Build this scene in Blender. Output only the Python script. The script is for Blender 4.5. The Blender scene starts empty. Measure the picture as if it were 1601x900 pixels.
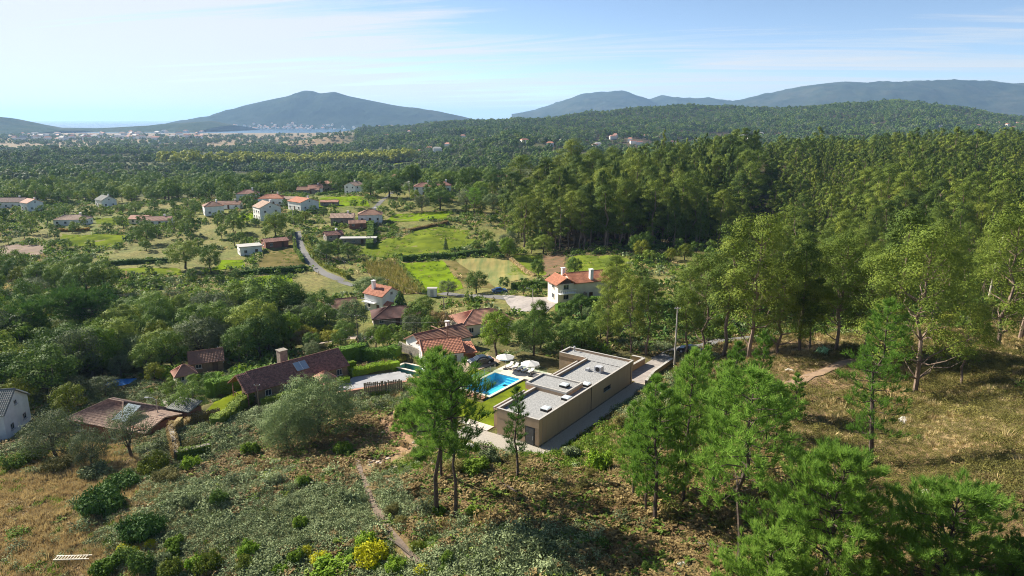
import bpy, math, random
import numpy as np
from mathutils import Vector, Matrix

# ------------------------------------------------------------------ camera, sky, sun, exposure
S = bpy.context.scene
COL = S.collection
CAMZ = 80.0                      # drone height above the sea, metres (sea level = 0)
PITCH = math.radians(13.7)
FPX = 1082.0                     # focal length in photograph pixels (1601 wide)
cd = bpy.data.cameras.new('camera')
cd.sensor_width = 36.0
cd.lens = FPX / 1601.0 * 36.0
cd.clip_start = 0.5
cd.clip_end = 120000.0
cam = bpy.data.objects.new('camera', cd)
cam.location = (0, 0, CAMZ)
cam.rotation_euler = (math.pi / 2 - PITCH, 0, 0)
COL.objects.link(cam)
S.camera = cam
S.view_settings.view_transform = 'Standard'
S.view_settings.look = 'None'
S.view_settings.exposure = 1.32
S.view_settings.gamma = 1.0
S.view_settings.use_curve_mapping = False
S.render.engine = 'CYCLES'
cy = S.cycles
cy.max_bounces = 5; cy.diffuse_bounces = 3; cy.glossy_bounces = 2; cy.transmission_bounces = 3
cy.volume_bounces = 0; cy.transparent_max_bounces = 8
cy.use_adaptive_sampling = True; cy.adaptive_threshold = 0.006
cy.use_denoising = True; cy.denoising_prefilter = 'NONE'; cy.denoising_input_passes = 'RGB_ALBEDO_NORMAL'; cy.filter_width = 1.0
cy.sample_clamp_indirect = 4.0

SUN_AZ = np.array([-0.84, 0.545]); SUN_AZ = SUN_AZ / np.linalg.norm(SUN_AZ)
SUN_EL = math.radians(32)
sund = Vector((SUN_AZ[0] * math.cos(SUN_EL), SUN_AZ[1] * math.cos(SUN_EL), math.sin(SUN_EL)))
sl = bpy.data.lights.new('sun', 'SUN'); sl.energy = 5.0; sl.angle = math.radians(0.5); sl.color = (1.0, 0.93, 0.80)
so = bpy.data.objects.new('sun', sl); so.rotation_euler = sund.to_track_quat('Z', 'Y').to_euler(); COL.objects.link(so)

W = bpy.data.worlds.new('World'); S.world = W; W.use_nodes = True
def build_world():
    nt = W.node_tree; nt.nodes.clear(); N = nt.nodes.new; L = nt.links.new
    out = N('ShaderNodeOutputWorld'); bg = N('ShaderNodeBackground'); bg.inputs['Strength'].default_value = 0.066
    sky = N('ShaderNodeTexSky'); sky.sky_type = 'NISHITA'; sky.sun_disc = False
    sky.sun_elevation = SUN_EL; sky.sun_rotation = math.atan2(SUN_AZ[0], SUN_AZ[1])
    sky.air_density = 0.55; sky.dust_density = 0.1; sky.ozone_density = 0.5; sky.altitude = 80
    tc = N('ShaderNodeTexCoord'); sep = N('ShaderNodeSeparateXYZ'); L(tc.outputs['Generated'], sep.inputs[0])
    def m(op, a, b=None, c=None, cl=False):
        n = N('ShaderNodeMath'); n.operation = op; n.use_clamp = cl
        for i, v in enumerate((a, b, c)):
            if v is None: continue
            if isinstance(v, (int, float)): n.inputs[i].default_value = v
            else: L(v, n.inputs[i])
        return n.outputs[0]
    x, y, z = sep.outputs
    zz = m('MAXIMUM', z, 0.0)
    inv = m('DIVIDE', 1.0, m('ADD', zz, 0.07))
    cx = m('MULTIPLY', x, inv); cyy = m('MULTIPLY', y, inv)
    cmb = N('ShaderNodeCombineXYZ'); L(cx, cmb.inputs[0]); L(cyy, cmb.inputs[1])
    m0 = N('ShaderNodeMapping'); m0.inputs['Rotation'].default_value = (0, 0, math.radians(CLOUD_ROT)); L(cmb.outputs[0], m0.inputs[0])
    mp = N('ShaderNodeMapping'); mp.inputs['Scale'].default_value = (0.22, 1.05, 1); L(m0.outputs[0], mp.inputs[0])
    n1 = N('ShaderNodeTexNoise'); n1.inputs['Scale'].default_value = 1.1; n1.inputs['Detail'].default_value = 9; n1.inputs['Roughness'].default_value = 0.68; n1.inputs['Distortion'].default_value = 0.9
    L(mp.outputs[0], n1.inputs['Vector'])
    n2 = N('ShaderNodeTexNoise'); n2.inputs['Scale'].default_value = 0.35; n2.inputs['Detail'].default_value = 5; n2.inputs['Distortion'].default_value = 0.4
    L(mp.outputs[0], n2.inputs['Vector'])
    # bank of cirrus on the sun's side of the sky, thinning towards the other
    side = m('ADD', m('MAXIMUM', m('MULTIPLY', x, -CLOUD_SIDE), -0.10), m('MULTIPLY', m('ADD', zz, -0.06), CLOUD_ELEV))
    f = m('ADD', m('MULTIPLY', n1.outputs[0], 2.3), m('MULTIPLY', n2.outputs[0], 0.9))
    f = m('ADD', m('ADD', f, -CLOUD_BIAS), side)
    f = m('MULTIPLY', f, 2.0, cl=True)
    cover = m('MULTIPLY', m('SMOOTH_MIN', f, 0.92, 0.1), 0.95, cl=True)
    cb = N('ShaderNodeBackground'); cb.inputs['Color'].default_value = (0.98, 0.975, 0.96, 1); cb.inputs['Strength'].default_value = CLOUD_STR
    mx = N('ShaderNodeMixShader'); L(cover, mx.inputs[0]); L(bg.outputs[0], mx.inputs[1]); L(cb.outputs[0], mx.inputs[2])
    L(sky.outputs[0], bg.inputs['Color']); L(mx.outputs[0], out.inputs['Surface'])
CLOUD_SIDE, CLOUD_ELEV, CLOUD_BIAS, CLOUD_STR, CLOUD_ROT = 0.95, -3.0, 1.36, 0.36, 14
build_world()

# ------------------------------------------------------------------ helpers: tags, meshes
random.seed(7); RNG = np.random.default_rng(7)
def tag(o, label=None, cat=None, group=None, kind=None):
    if label: o['label'] = label
    if cat: o['category'] = cat
    if group: o['group'] = group
    if kind: o['kind'] = kind
    return o
def empty(name, loc, rz=0.0, label=None, cat=None, group=None):
    o = bpy.data.objects.new(name, None); COL.objects.link(o)
    o.empty_display_size = 0.5; o.location = loc; o.rotation_euler = (0, 0, rz)
    return tag(o, label, cat, group)
def np_mesh(name, verts, faces, mats=(), midx=None, smooth=False):
    """verts (N,3); faces: list of int arrays (M,k)."""
    me = bpy.data.meshes.new(name)
    verts = np.asarray(verts, dtype=np.float32)
    faces = [np.asarray(f, dtype=np.int32) for f in faces if len(f)]
    me.vertices.add(len(verts)); me.vertices.foreach_set('co', verts.ravel())
    tot = sum(f.size for f in faces); n = sum(len(f) for f in faces)
    me.loops.add(tot); me.loops.foreach_set('vertex_index', np.concatenate([f.ravel() for f in faces]))
    cnt = np.concatenate([np.full(len(f), f.shape[1], dtype=np.int32) for f in faces])
    st = np.concatenate([[0], np.cumsum(cnt)[:-1]]).astype(np.int32)
    me.polygons.add(n); me.polygons.foreach_set('loop_start', st)
    if midx is not None: me.polygons.foreach_set('material_index', np.asarray(midx, dtype=np.int32))
    me.polygons.foreach_set('use_smooth', np.full(n, bool(smooth)))
    for m in mats: me.materials.append(m)
    me.update(calc_edges=True); me.validate()
    return me
def link(name, me, parent=None, loc=None):
    o = bpy.data.objects.new(name, me); COL.objects.link(o)
    if parent: o.parent = parent
    if loc is not None: o.location = loc
    return o
class MB:
    """collects boxes, tubes, prisms; build() links them as one mesh object"""
    def __init__(s): s.v = []; s.f = {}; s.m = {}
    def _add(s, vs, fs, mi=0):
        b = len(s.v); s.v.extend([tuple(map(float, p)) for p in vs])
        for f in fs: s.f.setdefault(len(f), []).append([b + i for i in f]); s.m.setdefault(len(f), []).append(mi)
        return s
    def box(s, c, d, rz=0.0, mi=0, tilt=None):
        hx, hy, hz = d[0] / 2, d[1] / 2, d[2] / 2
        M = Matrix.Rotation(rz, 3, 'Z')
        if tilt: M = M @ Matrix.Rotation(tilt[1], 3, tilt[0])
        vs = [Vector(c) + M @ Vector((x * hx, y * hy, z * hz)) for x, y, z in
              ((-1,-1,-1),(1,-1,-1),(1,1,-1),(-1,1,-1),(-1,-1,1),(1,-1,1),(1,1,1),(-1,1,1))]
        return s._add(vs, [(0,3,2,1),(4,5,6,7),(0,1,5,4),(1,2,6,5),(2,3,7,6),(3,0,4,7)], mi)
    def poly_prism(s, pts, z0, z1, mi=0):
        n = len(pts); vs = [(x, y, z0) for x, y in pts] + [(x, y, z1) for x, y in pts]
        fs = [tuple(range(n - 1, -1, -1)), tuple(range(n, 2 * n))] + [(i, (i + 1) % n, n + (i + 1) % n, n + i) for i in range(n)]
        return s._add(vs, fs, mi)
    def hexa(s, b, t, mi=0):
        return s._add(list(b) + list(t), [(0,3,2,1),(4,5,6,7),(0,1,5,4),(1,2,6,5),(2,3,7,6),(3,0,4,7)], mi)
    def tube(s, pts, rad, n=6, mi=0, cap=True):
        pts = [Vector(p) for p in pts]; k = len(pts)
        if not hasattr(rad, '__len__'): rad = [rad] * k
        vs = []
        for i, p in enumerate(pts):
            d = (pts[min(i + 1, k - 1)] - pts[max(i - 1, 0)]).normalized()
            a = d.cross(Vector((0.31, 0.17, 0.93))) if abs(d.z) < 0.9 else d.cross(Vector((1, 0.1, 0)))
            a.normalize(); b = d.cross(a)
            for j in range(n):
                t = 2 * math.pi * j / n
                vs.append(p + (a * math.cos(t) + b * math.sin(t)) * rad[i])
        fs = [(i * n + j, i * n + (j + 1) % n, (i + 1) * n + (j + 1) % n, (i + 1) * n + j) for i in range(k - 1) for j in range(n)]
        if cap: fs += [tuple(range(n - 1, -1, -1)), tuple((k - 1) * n + j for j in range(n))]
        return s._add(vs, fs, mi)
    def lathe(s, prof, n=10, c=(0, 0, 0), mi=0):
        vs = [(c[0] + r * math.cos(2 * math.pi * j / n), c[1] + r * math.sin(2 * math.pi * j / n), c[2] + z) for r, z in prof for j in range(n)]
        k = len(prof)
        fs = [(i * n + j, i * n + (j + 1) % n, (i + 1) * n + (j + 1) % n, (i + 1) * n + j) for i in range(k - 1) for j in range(n)]
        return s._add(vs, fs, mi)
    def tiles(s, e0, e1, r1, r0, cw=0.26, ch=0.38, amp=0.045, step=0.04, thick=0.16, mi=0):
        """a roof slope of barrel tiles: eave e0->e1, ridge r0->r1, with a slab beneath"""
        e0, e1, r0, r1 = [np.array(p, float) for p in (e0, e1, r0, r1)]
        nrm = np.cross(e1 - e0, r0 - e0); nrm /= np.linalg.norm(nrm)
        if nrm[2] < 0: nrm = -nrm
        nu = max(2, int(np.linalg.norm(e1 - e0) / cw)) * 2; nv = max(1, int(np.linalg.norm((r0 + r1 - e0 - e1) / 2) / ch))
        u = np.linspace(0, 1, nu + 1); rows = []
        for j in range(nv):
            for tt, h in ((j / nv, step), ((j + 1) / nv, 0.0)): rows.append((tt, h))
        V = []
        for tt, h in rows:
            a = e0 + (r0 - e0) * tt; b = e1 + (r1 - e1) * tt
            p = a[None] + (b - a)[None] * u[:, None]
            V.append(p + nrm[None] * (h + amp * (np.arange(nu + 1) % 2))[:, None])
        V = np.concatenate(V); R = len(rows); base = len(s.v)
        s.v.extend(map(tuple, V)); w = nu + 1
        fs = [[base + j * w + i, base + j * w + i + 1, base + (j + 1) * w + i + 1, base + (j + 1) * w + i] for j in range(R - 1) for i in range(nu)]
        s.f.setdefault(4, []).extend(fs); s.m.setdefault(4, []).extend([mi] * len(fs))
        o = nrm * 0.01; q = nrm * (-thick)
        b4 = [e0 + q, e1 + q, r1 + q, r0 + q]; t4 = [e0 - o, e1 - o, r1 - o, r0 - o]
        return s.hexa(b4, t4, mi)
    def mesh(s, name, mats):
        if not isinstance(mats, (list, tuple)): mats = [mats]
        ks = sorted(s.f); return np_mesh(name, np.array(s.v), [np.array(s.f[k]) for k in ks], mats, sum([s.m[k] for k in ks], []))
    def build(s, name, mats, parent=None, loc=None): return link(name, s.mesh(name, mats), parent, loc)

# ------------------------------------------------------------------ materials
def _nodes(name):
    m = bpy.data.materials.new(name); m.use_nodes = True; nt = m.node_tree; nt.nodes.clear()
    out = nt.nodes.new('ShaderNodeOutputMaterial'); return m, nt, out
def _noise(nt, scale, detail=4, rough=0.6, coord='Object', stretch=None):
    tc = nt.nodes.new('ShaderNodeTexCoord') if coord != 'World' else nt.nodes.new('ShaderNodeNewGeometry')
    src = tc.outputs[coord] if coord != 'World' else tc.outputs['Position']
    n = nt.nodes.new('ShaderNodeTexNoise'); n.inputs['Scale'].default_value = scale; n.inputs['Detail'].default_value = detail; n.inputs['Roughness'].default_value = rough
    if stretch:
        mp = nt.nodes.new('ShaderNodeMapping'); mp.inputs['Scale'].default_value = stretch; nt.links.new(src, mp.inputs[0]); src = mp.outputs[0]
    nt.links.new(src, n.inputs['Vector']); return n.outputs[0]
def _ramp(nt, fac, stops):
    r = nt.nodes.new('ShaderNodeValToRGB'); e = r.color_ramp.elements
    while len(e) < len(stops): e.new(0.5)
    for i, (p, c) in enumerate(stops): e[i].position = p; e[i].color = (*c, 1)
    nt.links.new(fac, r.inputs[0]); return r.outputs[0]
def mat(name, c, c2=None, scale=2.0, rough=0.8, bump=0.0, bscale=None, spec=0.3, metal=0.0, detail=4, stretch=None, lo=0.35, hi=0.65, coord='Object', bdist=0.05):
    m, nt, out = _nodes(name); p = nt.nodes.new('ShaderNodeBsdfPrincipled')
    p.inputs['Roughness'].default_value = rough; p.inputs['Specular IOR Level'].default_value = spec; p.inputs['Metallic'].default_value = metal
    if c2 is None: c2 = tuple(x * 0.82 for x in c)
    f = _noise(nt, scale, detail, coord=coord, stretch=stretch)
    nt.links.new(_ramp(nt, f, [(lo, c), (hi, c2)]), p.inputs['Base Color'])
    if bump:
        b = nt.nodes.new('ShaderNodeBump'); b.inputs['Strength'].default_value = bump; b.inputs['Distance'].default_value = bdist
        nt.links.new(_noise(nt, bscale or scale * 3, 3, coord=coord), b.inputs['Height']); nt.links.new(b.outputs[0], p.inputs['Normal'])
    nt.links.new(p.outputs[0], out.inputs[0]); return m
LEAFK = (1.68, 1.88, 1.22)
def leaf_mat(name, c, c2, c3=None, trans=0.25, rough=0.65, nscale=0.35, spec=0.08):
    """foliage: leaf to leaf variation by position and tree to tree by object"""
    m, nt, out = _nodes(name); L = nt.links.new; trans = min(.4, trans)
    c, c2, c3 = [None if q is None else tuple(v * k for v, k in zip(q, LEAFK)) for q in (c, c2, c3)]
    f = _noise(nt, nscale, 3, coord='Object')
    g = nt.nodes.new('ShaderNodeNewGeometry'); oi = nt.nodes.new('ShaderNodeObjectInfo')
    a = nt.nodes.new('ShaderNodeMath'); a.operation = 'MULTIPLY_ADD'; L(g.outputs['Random Per Island'], a.inputs[0]); a.inputs[1].default_value = 0.32; L(f, a.inputs[2])
    b = nt.nodes.new('ShaderNodeMath'); b.operation = 'MULTIPLY_ADD'; L(oi.outputs['Random'], b.inputs[0]); b.inputs[1].default_value = 0.62; L(a.outputs[0], b.inputs[2])
    wn = _noise(nt, 0.018, 3, 0.6, 'World'); w2 = nt.nodes.new('ShaderNodeMath'); w2.operation = 'MULTIPLY_ADD'; L(wn, w2.inputs[0]); w2.inputs[1].default_value = 0.7; L(b.outputs[0], w2.inputs[2]); b = w2
    d = nt.nodes.new('ShaderNodeMath'); d.operation = 'ADD'; L(b.outputs[0], d.inputs[0]); d.inputs[1].default_value = -0.82
    stops = [(0.2, c), (0.8, c2)] if c3 is None else [(0.15, c), (0.55, c2), (0.95, c3)]
    colr = _ramp(nt, d.outputs[0], stops)
    p = nt.nodes.new('ShaderNodeBsdfPrincipled'); p.inputs['Roughness'].default_value = rough; p.inputs['Specular IOR Level'].default_value = spec
    L(colr, p.inputs['Base Color'])
    t = nt.nodes.new('ShaderNodeBsdfTranslucent'); L(colr, t.inputs['Color'])
    mx = nt.nodes.new('ShaderNodeMixShader'); mx.inputs[0].default_value = trans
    L(p.outputs[0], mx.inputs[1]); L(t.outputs[0], mx.inputs[2]); L(mx.outputs[0], out.inputs[0]); return m
def glass_mat(name, tint=(0.03, 0.04, 0.05), rough=0.05):
    m, nt, out = _nodes(name); p = nt.nodes.new('ShaderNodeBsdfPrincipled'); p.inputs['Base Color'].default_value = (*tint, 1)
    p.inputs['Roughness'].default_value = rough; p.inputs['Specular IOR Level'].default_value = 0.6; nt.links.new(p.outputs[0], out.inputs[0]); return m
def clear_mat(name, tint, gloss=0.07):
    m, nt, out = _nodes(name); L = nt.links.new
    t = nt.nodes.new('ShaderNodeBsdfTransparent'); t.inputs[0].default_value = (*tint, 1)
    g = nt.nodes.new('ShaderNodeBsdfGlossy'); g.inputs['Roughness'].default_value = 0.03
    bp = nt.nodes.new('ShaderNodeBump'); bp.inputs['Strength'].default_value = 0.07; L(_noise(nt, 2.5, 2), bp.inputs['Height']); L(bp.outputs[0], g.inputs['Normal']);
    mx = nt.nodes.new('ShaderNodeMixShader'); mx.inputs[0].default_value = gloss; L(t.outputs[0], mx.inputs[1]); L(g.outputs[0], mx.inputs[2]); L(mx.outputs[0], out.inputs[0]); return m

# ------------------------------------------------------------------ terrain (heights are metres above the sea)
_h = np.random.default_rng(3).random(4096).astype(np.float64)
def vnoise(x, y, seed=0):
    xi = np.floor(x).astype(np.int64); yi = np.floor(y).astype(np.int64); fx = x - xi; fy = y - yi
    fx = fx * fx * (3 - 2 * fx); fy = fy * fy * (3 - 2 * fy)
    g = lambda a, b: _h[((a * 374761393 + b * 668265263 + seed * 144269) ^ ((a * 374761393 + b * 668265263) >> 13)) % 4096]
    return (g(xi, yi) * (1 - fx) + g(xi + 1, yi) * fx) * (1 - fy) + (g(xi, yi + 1) * (1 - fx) + g(xi + 1, yi + 1) * fx) * fy - 0.5
def fbm(x, y, oct=4, seed=0):
    r = 0; a = 1.0
    for i in range(oct): r = r + a * vnoise(x * 2 ** i, y * 2 ** i, seed + i * 17); a *= 0.5
    return r
YS = [20, 50, 70, 85, 110, 140, 180, 230, 290, 350, 410, 500, 700, 1000, 1500, 2000, 2500, 3200, 4300, 5200]
TAB = {  # bearing x/y : ground height relative to the camera at each distance
 -1.6: [-40,-42,-43,-45,-48,-50,-51.5,-52.5,-52,-51,-49.5,-54,-62,-70,-75,-77,-78,-78.5,-79.3,-88],
 -0.75:[-40,-42,-43,-45,-48,-50,-51.5,-52.5,-52,-51,-49.5,-54,-62,-70,-75,-77,-78,-78.5,-79.3,-88],
 -0.57:[-39,-41,-42,-44,-47.5,-50,-51.5,-52.5,-52,-51,-49.5,-54,-62,-70,-75,-77,-78,-78.5,-79.3,-88],
 -0.3: [-36,-38,-40,-42.5,-46,-49,-51,-51.5,-49,-44.5,-42,-50,-62,-70,-74,-76,-77.5,-78.5,-79.3,-88],
 -0.2: [-35.5,-37.3,-39.3,-41.8,-44.5,-47.6,-50,-51,-48,-43.5,-40.5,-48,-61,-69,-70,-66,-45,-60,-79.3,-88],
 -0.1: [-35,-36.5,-38.5,-41,-43,-46,-48.5,-50,-47.5,-43,-38,-45,-60,-67,-64,-50,-18,-40,-79,-88],
 0.0:  [-34,-36.3,-38.3,-41.3,-41.8,-44,-47,-49.5,-47.5,-44,-40,-42,-52,-60,-52,-30,-12,-25,-78,-80],
 0.15: [-33,-35.5,-37,-40,-41.5,-43,-45,-46,-44,-41,-39,-38,-45,-58,-60,-30,44,10,-70,-78],
 0.3:  [-30,-33,-35,-37.5,-39,-42,-45,-46,-43,-40,-38,-36,-40,-56,-62,-36,22,5,-70,-78],
 0.45: [-28,-31,-33.5,-36,-37,-41,-46,-48,-44,-39,-35,-32,-38,-52,-62,-32,50,15,-70,-78],
 0.515:[-27.5,-31,-34.5,-35.7,-36.5,-39.5,-44,-45,-41,-37.5,-34.5,-31,-36,-51,-61,-26,68,18,-70,-78],
 0.57: [-27,-31,-35.2,-35.4,-36,-38,-42,-42,-38,-36,-34,-30,-34,-50,-60,-26,56,15,-70,-78],
 0.75: [-25,-28,-31,-33,-34.5,-36,-39,-38,-36,-34,-31,-28,-26,-45,-60,-50,-25,-35,-70,-78],
 1.6:  [-19,-22,-25,-27,-29,-31,-33,-32,-30,-28,-26,-24,-22,-40,-58,-50,-30,-40,-70,-78]}
def _table():
    A = np.linspace(-1.6, 1.6, 193); LY = np.linspace(math.log(14), math.log(5300), 260)
    ks = sorted(TAB); cols = np.array([np.interp(LY, np.log(YS), TAB[k]) for k in ks])
    T = np.array([[0.0]]) ; T = np.stack([np.interp(A, ks, cols[:, j]) for j in range(len(LY))], 1)
    def blur(M, s, ax):
        k = np.exp(-0.5 * (np.arange(-3 * s, 3 * s + 1) / s) ** 2); k /= k.sum(); r = 3 * s
        P = np.concatenate([np.repeat(M.take([0], ax), r, ax), M, np.repeat(M.take([-1], ax), r, ax)], ax)
        return sum(k[i] * P.take(range(i, i + M.shape[ax]), ax) for i in range(2 * r + 1))
    return A, LY, blur(blur(T, 4, 0), 3, 1) + CAMZ
_A, _LY, _T = _table()
FLATS = []
def sstep(t): t = np.clip(t, 0, 1); return t * t * (3 - 2 * t)
def H(x, y, flats=True):
    x = np.asarray(x, float); y = np.asarray(y, float); yc = np.clip(y, 14, 5290)
    a = np.clip(x / yc, -1.599, 1.599); ia = (a + 1.6) / 3.2 * 192; ly = (np.log(yc) - _LY[0]) / (_LY[-1] - _LY[0]) * 259
    i = np.clip(ia.astype(int), 0, 191); j = np.clip(ly.astype(int), 0, 258); fa = ia - i; fl = ly - j
    z = (_T[i, j] * (1 - fa) + _T[i + 1, j] * fa) * (1 - fl) + (_T[i, j + 1] * (1 - fa) + _T[i + 1, j + 1] * fa) * fl
    far = np.clip((y - 500) / 1500, 0, 1)
    z = z + fbm(x / 17, y / 17, 4, 5) * 1.5 * (1 - far) + fbm(x / 3.1, y / 3.1, 2, 9) * 0.35 * np.clip(1.6 - y / 120, 0, 1) + fbm(x / 260, y / 260, 3, 2) * np.where((y > 600) & (z > 6), 30, 0) * np.clip((y - 600) / 600, 0, 1)
    if flats:
        for cx, cyy, hx, hy, an, zz, mg in FLATS:
            dx = x - cx; dy = y - cyy; c = math.cos(an); s = math.sin(an)
            u = np.abs(dx * c + dy * s) - hx; v = np.abs(-dx * s + dy * c) - hy
            d = np.hypot(np.maximum(u, 0), np.maximum(v, 0)); w = 1 - sstep(d / mg)
            z = z * (1 - w) + zz * w
    return z
def h1(x, y): return float(H(np.array([x]), np.array([y]))[0])
_s = np.geomspace(18, 5600, 9000)
def at(px, py, lift=0.0):
    """the point of the ground seen at a photograph pixel"""
    u = (px - 800.5) / FPX; v = (py - 450) / FPX
    dx, dy, dz = u, math.cos(PITCH) - v * math.sin(PITCH), -(math.sin(PITCH) + v * math.cos(PITCH))
    X = _s * dx; Y = _s * dy; Zr = CAMZ + _s * dz
    k = np.nonzero(Zr <= H(X, Y) + lift)[0]
    i = k[0] if len(k) else len(_s) - 1
    return float(X[i]), float(Y[i]), h1(X[i], Y[i])
def tdep(py): return math.tan(PITCH + math.atan((py - 450) / FPX))
def ztop(y, py): return CAMZ - tdep(py) * y            # height seen at row py, y metres ahead
def bearing(px, py): v = (py - 450) / FPX; return ((px - 800.5) / FPX) / (math.cos(PITCH) - v * math.sin(PITCH))
def to_px(x, y, z):
    z = z - CAMZ; d = y * math.cos(PITCH) - z * math.sin(PITCH); return 800.5 + x / d * FPX, 450 - (y * math.sin(PITCH) + z * math.cos(PITCH)) / d * FPX
EXCL = []     # (cx, cy, hx, hy, angle): ground no wild plant stands on
PATHS = []    # (points, half width)
def blocked(x, y, grow=0.0):
    x = np.asarray(x, float); y = np.asarray(y, float); b = np.zeros(x.shape, bool)
    for cx, cyy, hx, hy, an in EXCL:
        dx = x - cx; dy = y - cyy; c = math.cos(an); s = math.sin(an)
        b |= (np.abs(dx * c + dy * s) < hx + grow) & (np.abs(-dx * s + dy * c) < hy + grow)
    for pts, hw in PATHS:
        for (x0, y0), (x1, y1) in zip(pts[:-1], pts[1:]):
            ex, ey = x1 - x0, y1 - y0; t = np.clip(((x - x0) * ex + (y - y0) * ey) / (ex * ex + ey * ey + 1e-9), 0, 1)
            b |= np.hypot(x - x0 - t * ex, y - y0 - t * ey) < hw + grow
    return b
def in_quad(x, y, q):
    q = np.array(q)[:, :2]; s = None; ins = np.ones(np.shape(x), bool)
    ar = sum(q[i][0] * q[(i + 1) % 4][1] - q[(i + 1) % 4][0] * q[i][1] for i in range(4))
    for i in range(4):
        ax, ay = q[i]; bx, by = q[(i + 1) % 4]
        c = ((bx - ax) * (y - ay) - (by - ay) * (x - ax)) * (1 if ar > 0 else -1); ins &= c > 0
    return ins
def drape(name, q, mt, lift=0.05, n=24, label=None, wob=0.0):
    """a four-cornered sheet of ground cover laid over the terrain"""
    q = [np.array(p[:2]) for p in q]; u = np.linspace(0, 1, n + 1); U, V_ = np.meshgrid(u, u)
    P = [(1 - U) * (1 - V_) * q[0][k] + U * (1 - V_) * q[1][k] + U * V_ * q[2][k] + (1 - U) * V_ * q[3][k] for k in (0, 1)]
    if wob:
        ed = 1.0
        P[0] = P[0] + fbm(P[0] / 7, P[1] / 7, 2, 3) * wob; P[1] = P[1] + fbm(P[0] / 7, P[1] / 7, 2, 8) * wob
    Z = H(P[0], P[1]) + lift; V3 = np.stack([P[0].ravel(), P[1].ravel(), Z.ravel()], 1)
    i, j = np.meshgrid(np.arange(n), np.arange(n)); b = (j * (n + 1) + i).ravel()
    o = link(name, np_mesh(name, V3, [np.stack([b, b + 1, b + n + 2, b + n + 1], 1)], [mt], smooth=True)); tag(o, label, kind='structure'); return o
def strip(name, pts, w, mt, lift=0.06, label=None, sub=2.0, wob=0.0):
    """a road or path draped along a line"""
    P = [np.array(p[:2], float) for p in pts]; S_ = []
    for a, b in zip(P[:-1], P[1:]):
        k = max(1, int(np.linalg.norm(b - a) / sub)); S_ += [a + (b - a) * t / k for t in range(k)]
    S_.append(P[-1]); S_ = np.array(S_)
    for _ in range(6): S_[1:-1] = (S_[:-2] + 2 * S_[1:-1] + S_[2:]) / 4
    d = np.gradient(S_, axis=0); d /= np.linalg.norm(d, axis=1)[:, None]; nn = np.stack([-d[:, 1], d[:, 0]], 1); m = 5
    ww = w * (1 + wob * (np.random.default_rng(5).random(len(S_)) - 0.5))
    V = []
    for k in range(m):
        q = S_ + nn * (ww * (k / (m - 1) - 0.5))[:, None]; V.append(np.column_stack([q, H(q[:, 0], q[:, 1]) + lift]))
    V = np.stack(V, 1).reshape(-1, 3); i, j = np.meshgrid(np.arange(m - 1), np.arange(len(S_) - 1)); b = (j * m + i).ravel()
    o = link(name, np_mesh(name, V, [np.stack([b, b + 1, b + m + 1, b + m], 1)], [mt], smooth=True)); tag(o, label, kind='structure')
    PATHS.append(([tuple(p) for p in S_[::2]] + [tuple(S_[-1])], w / 2)); return o

# ------------------------------------------------------------------ layout of the place
VA = math.radians(54.76); VE1 = np.array([math.cos(VA), math.sin(VA)]); VE2 = np.array([-math.sin(VA), math.cos(VA)])
VF = np.array([3.466, 82.656]); VG = 38.5                     # villa: front right corner and ground level
def vl(s, t): return VF + VE1 * s + VE2 * t                   # villa-local metres to the world
c_ = vl(13.5, 10.0); FLATS.append((c_[0], c_[1], 17.0, 13.4, VA, VG, 3.2)); c_ = vl(13.5, 10.4); EXCL.append((c_[0], c_[1], 17.5, 12.9, VA))
c_ = vl(14.05, 18.1); FLATS.append((c_[0], c_[1], 4.9, 3.2, VA, VG - 2.0, 0.7))
c_ = vl(22, 26.2); FLATS.append((c_[0], c_[1], 6, 3.0, VA, VG - 0.4, 2.0)); EXCL.append((c_[0], c_[1], 6.5, 3.0, VA))
c_ = vl(34.5, 3); FLATS.append((c_[0], c_[1], 6.5, 6, VA, VG, 3.0)); EXCL.append((c_[0], c_[1], 7, 6, VA))

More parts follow.
